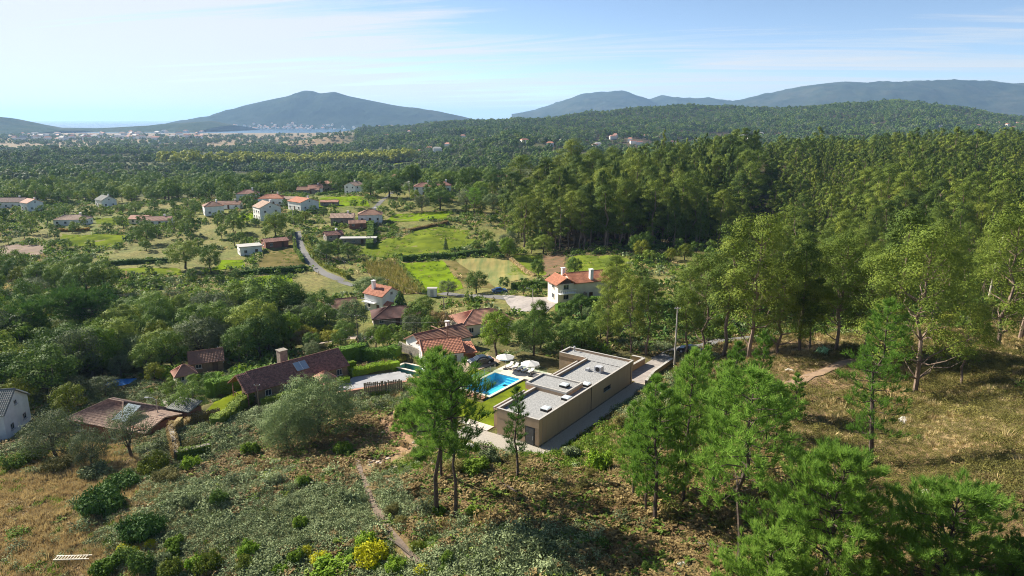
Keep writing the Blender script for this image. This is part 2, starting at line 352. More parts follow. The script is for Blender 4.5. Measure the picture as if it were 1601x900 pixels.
# far houses: pixel of the base, width in pixels, roof kind, ridge bearing, wall height, roof rise, wall, roof, label, group
HOUSES = [
 # near, given in metres: (x, y, ground, L, W, angle)
 dict(k='long', w=(-38.5,116,33.9), L=17, W=6.6, a=45, wh=2.5, r=2.2, kind='gable', wall='brown', roof='redbrown', lab='long low house under a dark red tiled roof with a solar panel and stone chimney'),
 dict(k='mid', w=(-14.5,130.5,35.5), L=11, W=6.5, a=40, wh=2.7, r=1.6, kind='gable', wall='white', roof='brown', lab='white house with plain brown roof just behind the orange roofed one'),
 dict(k='orange', w=(-13.4,123.5,35.7), L=7.2, W=6.8, a=17, wh=2.7, r=1.7, kind='gable', wall='white', roof='orange', lab='white gabled house with orange tiles behind the stone garden wall'),
 dict(k='pink', w=(-7,150.5,33.6), L=12, W=8, a=25, wh=2.8, r=1.9, kind='hip', wall='cream', roof='pink', lab='hipped house with faded pink tiles behind the round green tree'),
 dict(k='old', w=(-61,99.5,33.1), L=11, W=8, a=-21, wh=2.7, r=2.0, kind='hip', wall='brick', roof='old', lab='old brick house with weathered hipped roof above the olive trees'),
 dict(k='edge', w=(-82,98.7,32.9), L=10.5, W=8, a=12, wh=4.3, r=2.4, kind='gable', wall='white', roof='slate', lab='white gabled house with grey roof at the left end of the row'),
 dict(k='hut', px=(319,579), L=6, W=5, a=25, wh=2.2, r=1.6, kind='gable', wall='brown', roof='brown', lab='small brown roofed house half hidden among trees left of the long hedge'),
 dict(k='hut', px=(286,600), L=3.4, W=3.2, a=35, wh=2.2, r=1.3, kind='hip', wall='cream', roof='pink', lab='tiny outbuilding with pale pink roof between two dark bushes'),
 dict(k='shed', px=(530,492), L=8, W=6, a=20, wh=2.5, r=1.6, kind='gable', wall='stone', roof='brown', lab='dark brown roofed barn behind the grey leaved tree'),
 dict(k='low', px=(618,507), L=11.5, W=7.5, a=14, wh=2.2, r=1.7, kind='hip', wall='stone', roof='dark', lab='low house with dark maroon hipped roof below the small white villa'),
 dict(k='two', px=(597,487), L=7, W=6.5, a=-38, wh=4.6, r=1.8, kind='gable', wall='white', roof='orange', lab='small two storey white house with orange roof and tall white chimney beside a cypress'),
 dict(k='big', px=(914,466), L=10.4, W=7.8, a=22, wh=4.9, r=1.8, kind='gable', wall='cream', roof='orange2', lab='large two storey cream house with bright orange roof by the paved yard'),
 # the village
 dict(k='flat', px=(388,398), L=8, W=6.5, a=30, wh=3.2, r=0.3, kind='flat', wall='white', roof='slab', lab='white flat roofed box house in the field left of the lane'),
 dict(k='shed', px=(428,388), L=9, W=6, a=35, wh=2.6, r=0.9, kind='gable', wall='brick', roof='redbrown', lab='low red roofed shed next to the white box house'),
 dict(k='v', px=(415,344), L=10, W=10, a=-52, wh=6.0, r=2.4, kind='gable', wall='white', roof='tan', lab='tall three storey white house with tan gable roof'),
 dict(k='v', px=(472,329), L=12, W=10.5, a=-42, wh=4.2, r=1.7, kind='gable', wall='white', roof='orange2', lab='white house with vivid orange roof and white gable next to the meadow'),
 dict(k='v', px=(424,322), L=13, W=8, a=4, wh=3.8, r=1.9, kind='hip', wall='white', roof='orange2', lab='white bungalow with vivid orange hip roof and tan extension'),
 dict(k='v', px=(386,315), L=11, W=8.5, a=8, wh=4.4, r=1.9, kind='hip', wall='white', roof='redbrown', lab='white house with maroon hip roof and small orange porch roof'),
 dict(k='v', px=(358,326), L=12, W=6, a=5, wh=2.4, r=1.5, kind='gable', wall='white', roof='brown', lab='long low white cottage with brown roof beside a terrace wall'),
 dict(k='v', px=(331,336), L=9, W=8, a=30, wh=4.6, r=1.9, kind='hip', wall='white', roof='brown', lab='square white house with brown hip roof standing among dark trees'),
 dict(k='v', px=(245,352), L=13, W=7, a=8, wh=2.6, r=1.5, kind='gable', wall='white', roof='brown', lab='low white house with brown roof behind a row of bushes'),
 dict(k='v', px=(218,350), L=9, W=6, a=-5, wh=2.6, r=1.4, kind='gable', wall='cream', roof='pink', lab='long pink roofed barn beside the brown roofed low house'),
 dict(k='v', px=(111,352), L=15, W=8, a=6, wh=3.0, r=1.8, kind='hip', wall='white', roof='tan', lab='long white house with five windows and tan roof above an orange vine row'),
 dict(k='v', px=(163,324), L=10, W=8, a=-40, wh=4.2, r=2.2, kind='gable', wall='white', roof='slate', lab='white house with grey gable roof standing alone between trees'),
 dict(k='v', px=(42,313), L=16, W=8, a=4, wh=4.2, r=1.7, kind='hip', wall='white', roof='pink', lab='long white two storey house with pinkish roof at the rear of the hamlet'),
 dict(k='v', px=(18,325), L=15, W=8, a=2, wh=3.6, r=2.0, kind='gable', wall='white', roof='dark', lab='white house with dark maroon roof in the hamlet by the left edge'),
 dict(k='v', px=(47,330), L=9, W=8, a=-35, wh=4.4, r=1.8, kind='gable', wall='white', roof='pink', lab='white gabled house with salmon roof at the front of the left hamlet'),
 dict(k='v', px=(482,303), L=13, W=6, a=5, wh=2.6, r=1.6, kind='gable', wall='stone', roof='brown', lab='long stone barn with dark brown roof behind the orange roofed houses'),
 dict(k='v', px=(492,302), L=8, W=7, a=20, wh=3.4, r=1.8, kind='gable', wall='white', roof='pink', lab='white house with salmon gable roof at the left corner of the meadow'),
 dict(k='v', px=(510,298), L=13, W=8, a=5, wh=4.6, r=1.6, kind='hip', wall='tan', roof='pink', lab='tan two storey house with pink roof at the top of the meadow'),
 dict(k='v', px=(553,303), L=8.5, W=8, a=65, wh=5.2, r=1.7, kind='gable', wall='white', roof='tan', lab='narrow white two storey house next to the dark clump of trees'),
 dict(k='v', px=(624,283), L=14, W=10, a=-30, wh=4.0, r=2.2, kind='gable', wall='white', roof='pink', lab='big white house with salmon roof on the village hilltop behind the clump'),
 dict(k='v', px=(683,284), L=13, W=9, a=3, wh=4.2, r=2.2, kind='hip', wall='white', roof='redbrown', lab='white house with maroon hip roof highest up in the village'),
 dict(k='v', px=(662,306), L=10.5, W=8, a=4, wh=5.2, r=1.8, kind='hip', wall='white', roof='redbrown', lab='two storey white house with red roof behind the two round trees'),
 dict(k='v', px=(691,299), L=10, W=8, a=4, wh=3.6, r=1.9, kind='hip', wall='white', roof='redbrown', lab='white house with red hip roof right beside the two storey one'),
 dict(k='v', px=(578,348), L=10.5, W=8, a=8, wh=3.6, r=1.7, kind='hip', wall='white', roof='brown', lab='white bungalow with brown hip roof at the edge of the green slope'),
 dict(k='v', px=(535,352), L=10, W=7, a=5, wh=3.4, r=1.5, kind='gable', wall='stone', roof='tan', lab='grey stone farmhouse with tan roof left of the white bungalow'),
 dict(k='v', px=(558,357), L=7, W=5, a=12, wh=2.2, r=1.0, kind='gable', wall='brick', roof='brown', lab='low brick shed between the stone farmhouse and the white bungalow'),
 dict(k='v', px=(515,322), L=9, W=4, a=3, wh=2.0, r=0.8, kind='gable', wall='stone', roof='pink', lab='low pink roofed shed under the meadow'),
 dict(k='v', px=(520,376), L=7, W=5, a=30, wh=2.4, r=1.2, kind='gable', wall='stone', roof='redbrown', lab='small red roofed hut among orchard trees by the lane'),
 dict(k='v', px=(560,381), L=14, W=4, a=4, wh=2.0, r=0.3, kind='flat', wall='stone', roof='slab', lab='long flat grey shed roof beside the orchard'),
 dict(k='v', px=(778,282), L=13, W=7, a=8, wh=3.0, r=1.6, kind='gable', wall='white', roof='pink', lab='pink roofed house at the left edge of the tall forest'),
]
_pos = []
for d in HOUSES:
    if 'w' in d: x, y, z = d['w']
    else: x, y, z = at(*d['px']); 
    _pos.append((x, y, z))
for d, (x, y, z) in zip(HOUSES, _pos):
    if 'w' not in d: y += d['W'] * 0.3; z = h1(x, y)
    d['x'], d['y'], d['z'] = x, y, z; a = math.radians(d['a'])
    FLATS.append((x, y, d['L'] / 2 + .6, d['W'] / 2 + .6, a, z, 4.0)); EXCL.append((x, y, d['L'] / 2 + 1.0, d['W'] / 2 + 1.0, a))
# garden of the long house, its pool
GARD = (-27.0, 116.0, 34.0)
FLATS.append((-26.5, 116.5, 9.5, 6.0, math.radians(42), 34.2, 3.0)); EXCL.append((-26.5, 116.5, 9.0, 5.5, math.radians(42)))
FLATS.append((-17.4,122.6,5.0,1.7,math.radians(-32),32.8,.7))
FLATS.append((-48.5, 104.5, 7, 4, math.radians(42), 33.7, 3.0)); EXCL.append((-49, 104, 7.5, 4.5, math.radians(42)))

M = {}
M['soil'] = mat('dirt_path', (0.20,0.145,0.105), (0.10,0.075,0.055), 0.9, 0.95, 0.9, 4, detail=8)
M['gravel'] = mat('gravel', (0.46,0.42,0.35), (0.33,0.29,0.24), 14, 0.95, 0.9, 40)
M['asphalt'] = mat('asphalt', (0.17,0.165,0.16), (0.12,0.115,0.11), 3, 0.9, 0.3, 30)
M['yard'] = mat('paved_yard', (0.36,0.32,0.29), (0.26,0.23,0.21), 1.2, 0.9)
M['grass_bright'] = mat('bright_meadow', (0.17,0.25,0.012), (0.105,0.15,0.014), 0.22, 0.95, 0.9, 3, spec=0, coord='World', detail=9)
M['grass'] = mat('meadow', (0.165,0.205,0.024), (0.085,0.115,0.02), 0.15, 0.95, 0.9, 2, spec=0, coord='World', detail=9)
M['grass_dry'] = mat('dry_meadow', (0.22,0.17,0.075), (0.095,0.09,0.03), 0.14, 0.95, 0.9, 2, spec=0, coord='World', detail=9)
M['crop'] = mat('striped_crop', (0.26,0.215,0.06), (0.115,0.145,0.03), 0.55, 0.9, 0.6, 2, coord='World', stretch=(0.9, 0.06, 1), detail=3)
M['maize_soil'] = mat('maize_stubble', (0.27,0.19,0.075), (0.16,0.11,0.05), 0.5, 0.9, 0.8, 3, coord='World')
M['plough'] = mat('ploughed_soil', (0.20,0.135,0.09), (0.15,0.10,0.07), 0.6, 0.95, 0.6, 3, coord='World')
M['rust'] = mat('dead_bracken_field', (0.19,0.10,0.05), (0.11,0.08,0.035), 0.5, 0.95, 0.9, 3, coord='World')
M['lawn'] = mat('lawn', (0.16,0.20,0.014), (0.09,0.115,0.014), 0.5, 0.95, 0.8, 9, spec=0, coord='World', detail=6)

# zones of wild growth: pixel, radius across and along (m), colour, plant weights (bramble, bracken, heather, dry, green, bare)
ZONES = [
 (70,830,17,13,(0.26,0.19,0.115),(.15,.25,.15,1.15,.35,.45)), (150,775,12,8,(0.22,0.16,0.095),(.35,.35,.2,.9,.35,.3)), (10,770,9,7,(0.27,0.20,0.115),(.1,.1,.1,1.2,.3,.3)), (190,890,9,5,(0.25,0.17,0.10),(.3,.3,0,.9,.3,.2)),
 (300,760,10,9,(0.13,0.12,0.05),(1.4,.3,.1,.1,.35,0)), (400,840,15,8,(0.13,0.12,0.05),(1.4,.35,0,.1,.4,0)), (520,790,9,9,(0.14,0.145,0.07),(1.5,.3,0,0,.1,0)), (330,690,8,9,(0.13,0.12,0.06),(1.0,.4,.1,0,.1,0)),
 (420,720,10,8,(0.19,0.125,0.07),(.1,1.9,.2,.3,0,.1)), (480,745,8,6,(0.19,0.125,0.07),(.2,1.7,.2,.3,0,.1)), (500,690,6,7,(0.20,0.13,0.08),(.1,1.6,.3,.3,0,.2)), (560,720,4,7,(0.27,0.17,0.11),(0,.3,.1,.2,.1,1.3)), (620,690,5,9,(0.30,0.20,0.13),(0,.3,.2,.4,.2,1.3)), (600,780,4,8,(0.24,0.14,0.09),(.1,.4,0,.2,0,1.2)),
 (640,860,7,4,(0.2,0.12,0.07),(.2,.6,0,.2,.4,.5)), (700,780,6,6,(0.22,0.15,0.095),(.1,1.0,.2,.2,0,.6)), (680,700,5,6,(0.13,0.17,0.04),(.2,.2,.2,.2,1.0,.2)),
 (800,800,11,7,(0.14,0.09,0.055),(.2,1.1,.5,.1,0,.4)), (850,870,12,5,(0.13,0.13,0.05),(1.0,.5,.2,.1,.4,.1)), (950,820,10,8,(0.13,0.075,0.05),(.1,.8,.7,.2,0,.5)), (770,880,8,4,(0.12,0.15,0.05),(1.3,.2,0,0,.5,0)),
 (930,690,6,9,(0.19,0.15,0.07),(.1,.2,.4,.5,.9,.3)), (900,760,7,6,(0.13,0.09,0.05),(.2,.6,.8,.1,.1,.2)),
 (1080,840,10,8,(0.20,0.12,0.075),(.05,.8,.3,.2,0,.8)), (1160,760,10,10,(0.165,0.105,0.068),(.1,.8,.5,.2,.1,.4)), 
 (1280,600,12,9,(0.27,0.185,0.115),(0,.3,.9,.5,.1,.9)), (1270,660,10,8,(0.21,0.145,0.095),(0,.4,1.0,.4,.1,.5)), (1400,640,14,8,(0.25,0.19,0.115),(0,.3,1.3,.5,.2,.4)), (1540,660,16,9,(0.24,0.185,0.11),(0,.2,1.4,.55,.2,.25)), (1450,700,14,6,(0.22,0.16,0.085),(0,.1,1.2,.6,0,.3)),
 (1450,760,12,6,(0.17,0.12,0.07),(0,.3,1.3,.3,0,.4)), (1570,760,14,6,(0.17,0.125,0.07),(0,.2,1.2,.4,.1,.3)), (1560,560,16,10,(0.20,0.16,0.06),(0,.1,1.3,.5,.1,.2)), (1420,830,10,7,(0.16,0.10,0.06),(0,.3,1.0,.2,0,.6)), (1590,520,14,12,(0.26,0.18,0.09),(0,.1,.8,.7,.1,.4)), (1230,540,10,8,(0.25,0.18,0.11),(0,.1,.5,.6,.2,.7)),
]
for i, z in enumerate(ZONES):
    x, y, _ = at(z[0], z[1]); ZONES[i] = (x, y) + tuple(z[2:])
def zone_mix(x, y):
    """ground colour and plant weights at points"""
    x = np.asarray(x, float); y = np.asarray(y, float)
    wx = x + fbm(x / 9, y / 9, 3, 31) * 8; wy = y + fbm(x / 9, y / 9, 3, 47) * 8
    C = np.tile(np.array([0.115, 0.105, 0.045]), x.shape + (1,)); Wt = np.tile(np.array([.45, .35, .35, .25, .35, .12]), x.shape + (1,)); tot = np.full(x.shape, 0.12)
    C *= tot[..., None]; Wt *= tot[..., None]
    for cx, cyy, rx, ry, c, w in ZONES:
        g = np.exp(-(((wx - cx) / rx) ** 2 + ((wy - cyy) / ry) ** 2) * 1.3)
        C += g[..., None] * np.array(c); Wt += g[..., None] * np.array(w); tot += g
    return C / tot[..., None], Wt / tot[..., None]

# ------------------------------------------------------------------ ground
def ground_material():
    m, nt, out = _nodes('wild_ground'); L = nt.links.new
    at_ = nt.nodes.new('ShaderNodeAttribute'); at_.attribute_name = 'soil'
    p = nt.nodes.new('ShaderNodeBsdfPrincipled'); p.inputs['Roughness'].default_value = 0.95; p.inputs['Specular IOR Level'].default_value = 0.1
    n1 = _noise(nt, 0.9, 6, 0.7, 'World'); n2 = _noise(nt, 0.12, 4, 0.6, 'World')
    r1 = _ramp(nt, n1, [(0.3, (0.45, 0.45, 0.42)), (0.7, (1.5, 1.45, 1.4))]); r2 = _ramp(nt, n2, [(0.35, (0.75, 0.85, 0.7)), (0.65, (1.2, 1.1, 1.1))])
    m1 = nt.nodes.new('ShaderNodeMix'); m1.data_type = 'RGBA'; m1.blend_type = 'MULTIPLY'; m1.inputs[0].default_value = 1
    m2 = nt.nodes.new('ShaderNodeMix'); m2.data_type = 'RGBA'; m2.blend_type = 'MULTIPLY'; m2.inputs[0].default_value = 1
    L(at_.outputs['Color'], m1.inputs[6]); L(r1, m1.inputs[7]); L(m1.outputs[2], m2.inputs[6]); L(r2, m2.inputs[7]); L(m2.outputs[2], p.inputs['Base Color'])
    b = nt.nodes.new('ShaderNodeBump'); b.inputs['Strength'].default_value = 0.9; b.inputs['Distance'].default_value = 0.25
    L(_noise(nt, 2.2, 5, 0.7, 'World'), b.inputs['Height']); L(b.outputs[0], p.inputs['Normal']); L(p.outputs[0], out.inputs[0]); return m
def build_ground():
    th = np.concatenate([np.linspace(-88, -44, 50)[:-1], np.linspace(-44, 44, 430), np.linspace(44, 88, 50)[1:]]) * math.pi / 180
    r = np.concatenate([np.geomspace(14, 135, 240)[:-1], np.geomspace(135, 900, 150)[:-1], np.geomspace(900, 5900, 110)])
    R, T = np.meshgrid(r, th, indexing='ij'); X = R * np.sin(T); Y = R * np.cos(T)
    Z = H(X, Y); Z = np.where(Y < 14, H(X, np.full_like(Y, 14.0)), Z)
    nR, nT = R.shape; i, j = np.meshgrid(np.arange(nR - 1), np.arange(nT - 1), indexing='ij'); b = (i * nT + j).ravel()
    me = np_mesh('ground', np.stack([X.ravel(), Y.ravel(), Z.ravel()], 1), [np.stack([b, b + 1, b + nT + 1, b + nT], 1)], [ground_material()], smooth=True)
    C, _ = zone_mix(X.ravel(), Y.ravel()); d = Y.ravel()
    farc = np.array([0.075, 0.085, 0.035]); k = sstep((d - 115) / 60)[:, None]
    tone = (fbm(X.ravel() / 40, Y.ravel() / 40, 3, 3) * 0.9 + 0.5).clip(0, 1)[:, None]
    mid = np.array([0.135, 0.155, 0.04]) * tone + np.array([0.19, 0.175, 0.07]) * (1 - tone)
    C = C * (1 - k) + mid * k; k2 = sstep((d - 420) / 80)[:, None]; C = C * (1 - k2) + farc * k2
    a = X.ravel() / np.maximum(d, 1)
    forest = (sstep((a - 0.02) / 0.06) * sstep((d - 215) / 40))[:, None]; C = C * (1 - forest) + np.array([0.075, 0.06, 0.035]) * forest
    marsh = (sstep((d - 1700) / 250) * sstep((-0.2 - a) / 0.06))[:, None]; C = C * (1 - marsh) + np.array([0.22, 0.165, 0.105]) * marsh
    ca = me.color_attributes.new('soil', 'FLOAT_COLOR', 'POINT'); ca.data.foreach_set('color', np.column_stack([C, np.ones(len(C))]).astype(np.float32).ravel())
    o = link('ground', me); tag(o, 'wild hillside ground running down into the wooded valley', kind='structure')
build_ground()

def water_mat(name, c, rough, bscale):
    m, nt, out = _nodes(name); L = nt.links.new; p = nt.nodes.new('ShaderNodeBsdfPrincipled'); p.inputs['Base Color'].default_value = (*c, 1); p.inputs['Roughness'].default_value = rough; p.inputs['IOR'].default_value = 1.33
    b = nt.nodes.new('ShaderNodeBump'); b.inputs['Strength'].default_value = 0.25; b.inputs['Distance'].default_value = 1.0; L(_noise(nt, bscale, 3, coord='World'), b.inputs['Height']); L(b.outputs[0], p.inputs['Normal']); L(p.outputs[0], out.inputs[0]); return m
SEA = MB(); SEA.box((0, 21000, -2.0), (90000, 34000, 4.0)); o = SEA.build('sea', water_mat('sea_water', (0.03,0.07,0.11), 0.25, 0.02)); tag(o, 'pale sea and river mouth reaching the horizon', kind='structure')

def hill_mat(name, c1, c2, c3, s):
    m, nt, out = _nodes(name); L = nt.links.new; p = nt.nodes.new('ShaderNodeBsdfPrincipled'); p.inputs['Roughness'].default_value = 1; p.inputs['Specular IOR Level'].default_value = 0
    n = _noise(nt, s, 8, 0.7, 'World'); n2 = _noise(nt, s * 0.12, 4, 0.6, 'World')
    a = nt.nodes.new('ShaderNodeMath'); a.operation = 'MULTIPLY_ADD'; L(n2, a.inputs[0]); a.inputs[1].default_value = 0.9; L(n, a.inputs[2])
    b2 = nt.nodes.new('ShaderNodeMath'); b2.operation = 'MULTIPLY'; L(a.outputs[0], b2.inputs[0]); b2.inputs[1].default_value = 0.53
    L(_ramp(nt, b2.outputs[0], [(0.36, c1), (0.5, c2), (0.66, c3)]), p.inputs['Base Color'])
    b = nt.nodes.new('ShaderNodeBump'); b.inputs['Strength'].default_value = 1.0; b.inputs['Distance'].default_value = 14.0
    L(_noise(nt, s * 1.5, 6, 0.7, 'World'), b.inputs['Height']); L(b.outputs[0], p.inputs['Normal']); L(p.outputs[0], out.inputs[0]); return m
def hill(name, prof, y0, front, back, label, m, na=320, ny=90, rough=14, foot=-88, gully=0.0):
    """a range of hills whose crest follows the skyline heights at distance y0"""
    px = [p[0] for p in prof]; A0 = bearing(px[0], 190); A1 = bearing(px[-1], 190)
    X1 = np.linspace(A0 * y0, A1 * y0, na); crest = np.interp(X1, [bearing(p[0], p[1]) * y0 for p in prof], [ztop(y0, p[1]) for p in prof])
    k = np.exp(-0.5 * (np.arange(-5, 6) / 1.6) ** 2); k /= k.sum(); crest = np.convolve(np.pad(crest, 5, 'edge'), k, 'valid')
    Y1 = np.concatenate([np.linspace(y0 - front, y0, ny * 2 // 3), np.linspace(y0, y0 + back, ny // 3 + 1)[1:]])
    XX, YY = np.meshgrid(X1, Y1); t = np.where(YY < y0, (YY - (y0 - front)) / front, 1 - (YY - y0) / back).clip(0, 1)
    bell = np.sin(t * math.pi / 2) ** 1.35; fz = CAMZ + foot
    ZZ = fz + (crest[None] - fz) * bell + (fbm(XX / 900, YY / 900, 5, 21) * gully + fbm(XX / 120, YY / 120, 4, 5) * rough) * np.sin(t * math.pi) ** 0.5 * np.clip((crest[None] - fz) / 120, 0.1, 1)
    n = len(X1); i, j = np.meshgrid(np.arange(n - 1), np.arange(len(Y1) - 1)); b = (j * n + i).ravel()
    o = link(name, np_mesh(name, np.stack([XX.ravel(), YY.ravel(), ZZ.ravel()], 1), [np.stack([b, b + 1, b + n + 1, b + n], 1)], [m], smooth=True)); tag(o, label, kind='structure')
    return lambda px_, tt: (np.interp(bearing(px_, 195) * y0, X1, X1), )
MH = hill_mat('wooded_hill', (0.022,0.034,0.02), (0.04,0.056,0.025), (0.09,0.08,0.045), 0.012)
MH2 = hill_mat('far_mountain', (0.016,0.026,0.022), (0.03,0.042,0.03), (0.065,0.066,0.048), 0.006)
hill('mountain', [(255,200),(270,195),(300,188),(340,178),(380,165),(420,156),(450,150),(475,141),(490,142),(500,146),(523,143),(545,150),(580,157),(620,165),(660,170),(690,175),(720,181),(740,186),(780,192),(830,198)], 6900, 1100, 1500, 'cone shaped wooded mountain beyond the river mouth', MH2, gully=60, rough=22)
hill('mountain', [(800,182),(830,176),(860,168),(890,157),(920,150),(945,144),(970,142),(1000,150),(1015,155),(1035,148),(1060,153),(1090,155),(1120,159),(1150,165),(1230,172)], 9500, 2500, 2500, 'blue twin peaked ridge above the middle of the skyline', MH2, gully=110, rough=24)
hill('mountain', [(1060,172),(1120,165),(1160,158),(1200,149),(1250,135),(1290,130),(1320,127),(1380,130),(1430,131),(1500,134),(1560,136),(1601,132),(1650,135),(1800,150)], 8200, 3200, 2500, 'long blue mountain along the right of the skyline', MH2, gully=120, rough=26)
hill('hill', [(-160,176),(-60,176),(-20,181),(0,184),(15,189),(30,194),(50,198),(75,200),(105,204)], 4300, 500, 700, 'dark low hill beside the sea at the left', MH, rough=12, na=140)
hill('hill', [(30,203),(60,201),(100,199.5),(140,200.5),(180,199),(220,197),(250,195.5),(280,192),(330,189),(360,196)], 5000, 700, 700, 'low wooded coast strip in front of the sea', MH, rough=12, na=200)

# ------------------------------------------------------------------ roads, fields, lawns
def PX(*p): return [at(*q)[:2] for q in p]
strip('road', PX((464,362),(467,378),(472,392),(480,404),(494,418),(512,430),(535,440),(556,447)), 3.3, M['asphalt'], label='grey lane curving down between fields')
strip('road', PX((690,458),(715,461),(745,463),(780,465),(812,467)), 4.0, M['asphalt'], label='narrow road running past the fields to the cream house')
YARD = [at(800,487), at(852,490), at(880,466), at(785,461)]
drape('pavement', YARD, M['yard'], 0.07, label='wide paved yard in front of the cream house'); PATHS.append(([at(815,475)[:2], at(862,475)[:2]], 8))
strip('path', PX((495,538),(520,531),(545,526),(575,527),(605,531)), 2.6, mat('pale_path', (0.42,0.33,0.27), (0.33,0.26,0.21), 1.5), label='pale pinkish lane behind the long hedge')
strip('path', PX((640,283),(628,294),(610,305),(596,315),(582,326)), 2.6, M['asphalt'], label='narrow walled lane climbing to the village top')
strip('path', PX((541,684),(552,705),(562,730),(573,760),(582,790),(596,818),(622,846),(655,880)), .62, M['soil'], 0.07, label='trodden dirt path dropping down the slope', wob=0.5)
strip('path', PX((1238,600),(1275,585),(1310,572),(1335,562)), 1.8, mat('tan_earth', (0.36,0.24,0.15), (0.22,0.15,0.10), 0.9, 0.95, 0.8, 4, detail=8), 0.07, label='bare orange earth track on the right hillside', wob=0.5)
FIELDS = []
def field(m, quad, label, wob=2.0, ex=True):
    q = [at(*p) for p in quad]; FIELDS.append((q, label)); 
    drape('field', q, M[m], 0.08, 30, label, wob); 
    return q
field('grass_bright', [(672,459),(727,450),(692,407),(624,412)], 'vivid green grass field in the valley', 1.0)
MAIZE = field('maize_soil', [(602,462),(664,459),(620,408),(566,411)], 'yellowed maize field beside the vivid green one', 1.0)
field('crop', [(775,450),(830,434),(792,402),(712,407)], 'striped olive crop field', 1.0)
field('grass_dry', [(727,449),(776,450),(712,407),(693,408)], 'thin brown strip between two fields', 1.0)
field('grass', [(578,404),(690,398),(760,376),(640,366)], 'meadow under the dark forest edge')
field('grass', [(640,368),(720,380),(740,360),(650,352)], 'small rough meadow with a hedge')
field('grass_bright', [(495,326),(580,323),(569,308),(503,308)], 'bright meadow in the middle of the village')
field('grass_bright', [(600,345),(700,343),(706,330),(618,335)], 'green slope below the white bungalow')
field('grass_bright', [(378,462),(462,452),(452,430),(372,438)], 'sunlit green field left of the lane')
field('grass_bright', [(330,424),(384,418),(384,406),(346,407)], 'small green terrace below the white box house')
field('grass', [(155,428),(285,429),(280,420),(165,421)], 'narrow green terrace strip')
field('grass_bright', [(-20,494),(36,492),(32,482),(-20,482)], 'green corner field by the left trees')
field('plough', [(-30,404),(66,398),(74,384),(-30,385)], 'pale brown ploughed field by the left edge')
field('grass_dry', [(398,424),(478,420),(458,366),(424,380)], 'dry grass slope beside the lane')
field('grass', [(85,385),(190,385),(200,368),(100,366)], 'terraced garden plots below the long white house')
field('grass', [(560,398),(640,402),(620,372),(575,380)], 'grassy plot below the orchard')
field('rust', [(850,432),(886,430),(884,398),(850,400)], 'patch of rust brown dead bracken')
field('grass', [(800,430),(850,430),(846,398),(800,400)], 'green plot beside the rust brown patch')
field('grass', [(890,430),(990,425),(980,400),(888,402)], 'weedy green slope under the forest')
field('grass', [(150,350),(230,352),(230,340),(150,340)], 'short grass between two village houses')
field('grass_bright', [(365,345),(400,345),(400,332),(368,334)], 'lawn left of the tall white house')
for q, l, k in (([(140,274),(225,274),(232,267),(160,267)], 'small clearing with pale grass in the valley wood', 'grass'), ([(300,262),(380,262),(385,257),(310,257)], 'sliver of green field in the valley wood', 'grass_bright'), ([(20,262),(90,262),(95,256),(30,256)], 'pale field strip in the valley wood at the left', 'grass_dry'), ([(600,262),(660,262),(655,256),(605,256)], 'little clearing in the wood beyond the village', 'grass'), ([(430,249),(520,249),(520,244),(440,244)], 'distant strip of meadow behind the poplars', 'grass'), ([(60,300),(150,300),(150,293),(70,293)], 'garden meadow behind the left hamlet', 'grass')): field(k, q, l, 6.0)
LAWNQ = [at(316,650), at(352,645), at(404,621), at(374,597)]; FIELDS.append((LAWNQ, 'lawn')); TREES0 = [LAWNQ[0], LAWNQ[1]]
drape('lawn', LAWNQ, M['lawn'], 0.06, 16, 'bright lawn at the end of the long house')
# villa grounds
def vq(s0, t0, s1, t1): return [tuple(vl(s0, t0)), tuple(vl(s1, t0)), tuple(vl(s1, t1)), tuple(vl(s0, t1))]
def sheet(name, s0, t0, s1, t1, z0, z1, m, label=None):
    b = MB(); b.poly_prism(vq(s0, t0, s1, t1), z0, z1); o = b.build(name, m); tag(o, label, kind='structure'); return o
drape('pavement', [vl(-4.2,-2.8), vl(-4.2,12), vl(-0.1,12), vl(-0.1,-2.8)], M['gravel'], 0.035, 20, 'pale gravel forecourt in front of the villa', 0.5)
drape('pavement', [vl(-0.1,-2.7), vl(30,-2.4), vl(30,-0.12), vl(-0.1,-0.12)], M['gravel'], 0.03, 24, 'gravel path along the long shaded villa wall')
sheet('lawn', 1.6, 7.0, 9.1, 14.9, VG - .2, VG + .03, M['lawn'], 'lawn between the villa and the pool end')
sheet('lawn', 9.1, 8.4, 18.2, 14.9, VG - .2, VG + .034, M['lawn'], 'lawn along the pool')
sheet('lawn', 18.2, 8.4, 25, 12.5, VG - .2, VG + .038, M['lawn'], 'lawn behind the roof terrace')
sheet('lawn', 1.6, 21.4, 18.2, 25.0, VG - .3, VG + .036, M['lawn'], 'lawn strip outside the glass fence')
sheet('lawn', 1.6, 14.9, 7.2, 21.4, VG - .2, VG + .042, M['lawn'], 'lawn beyond the near pool end')

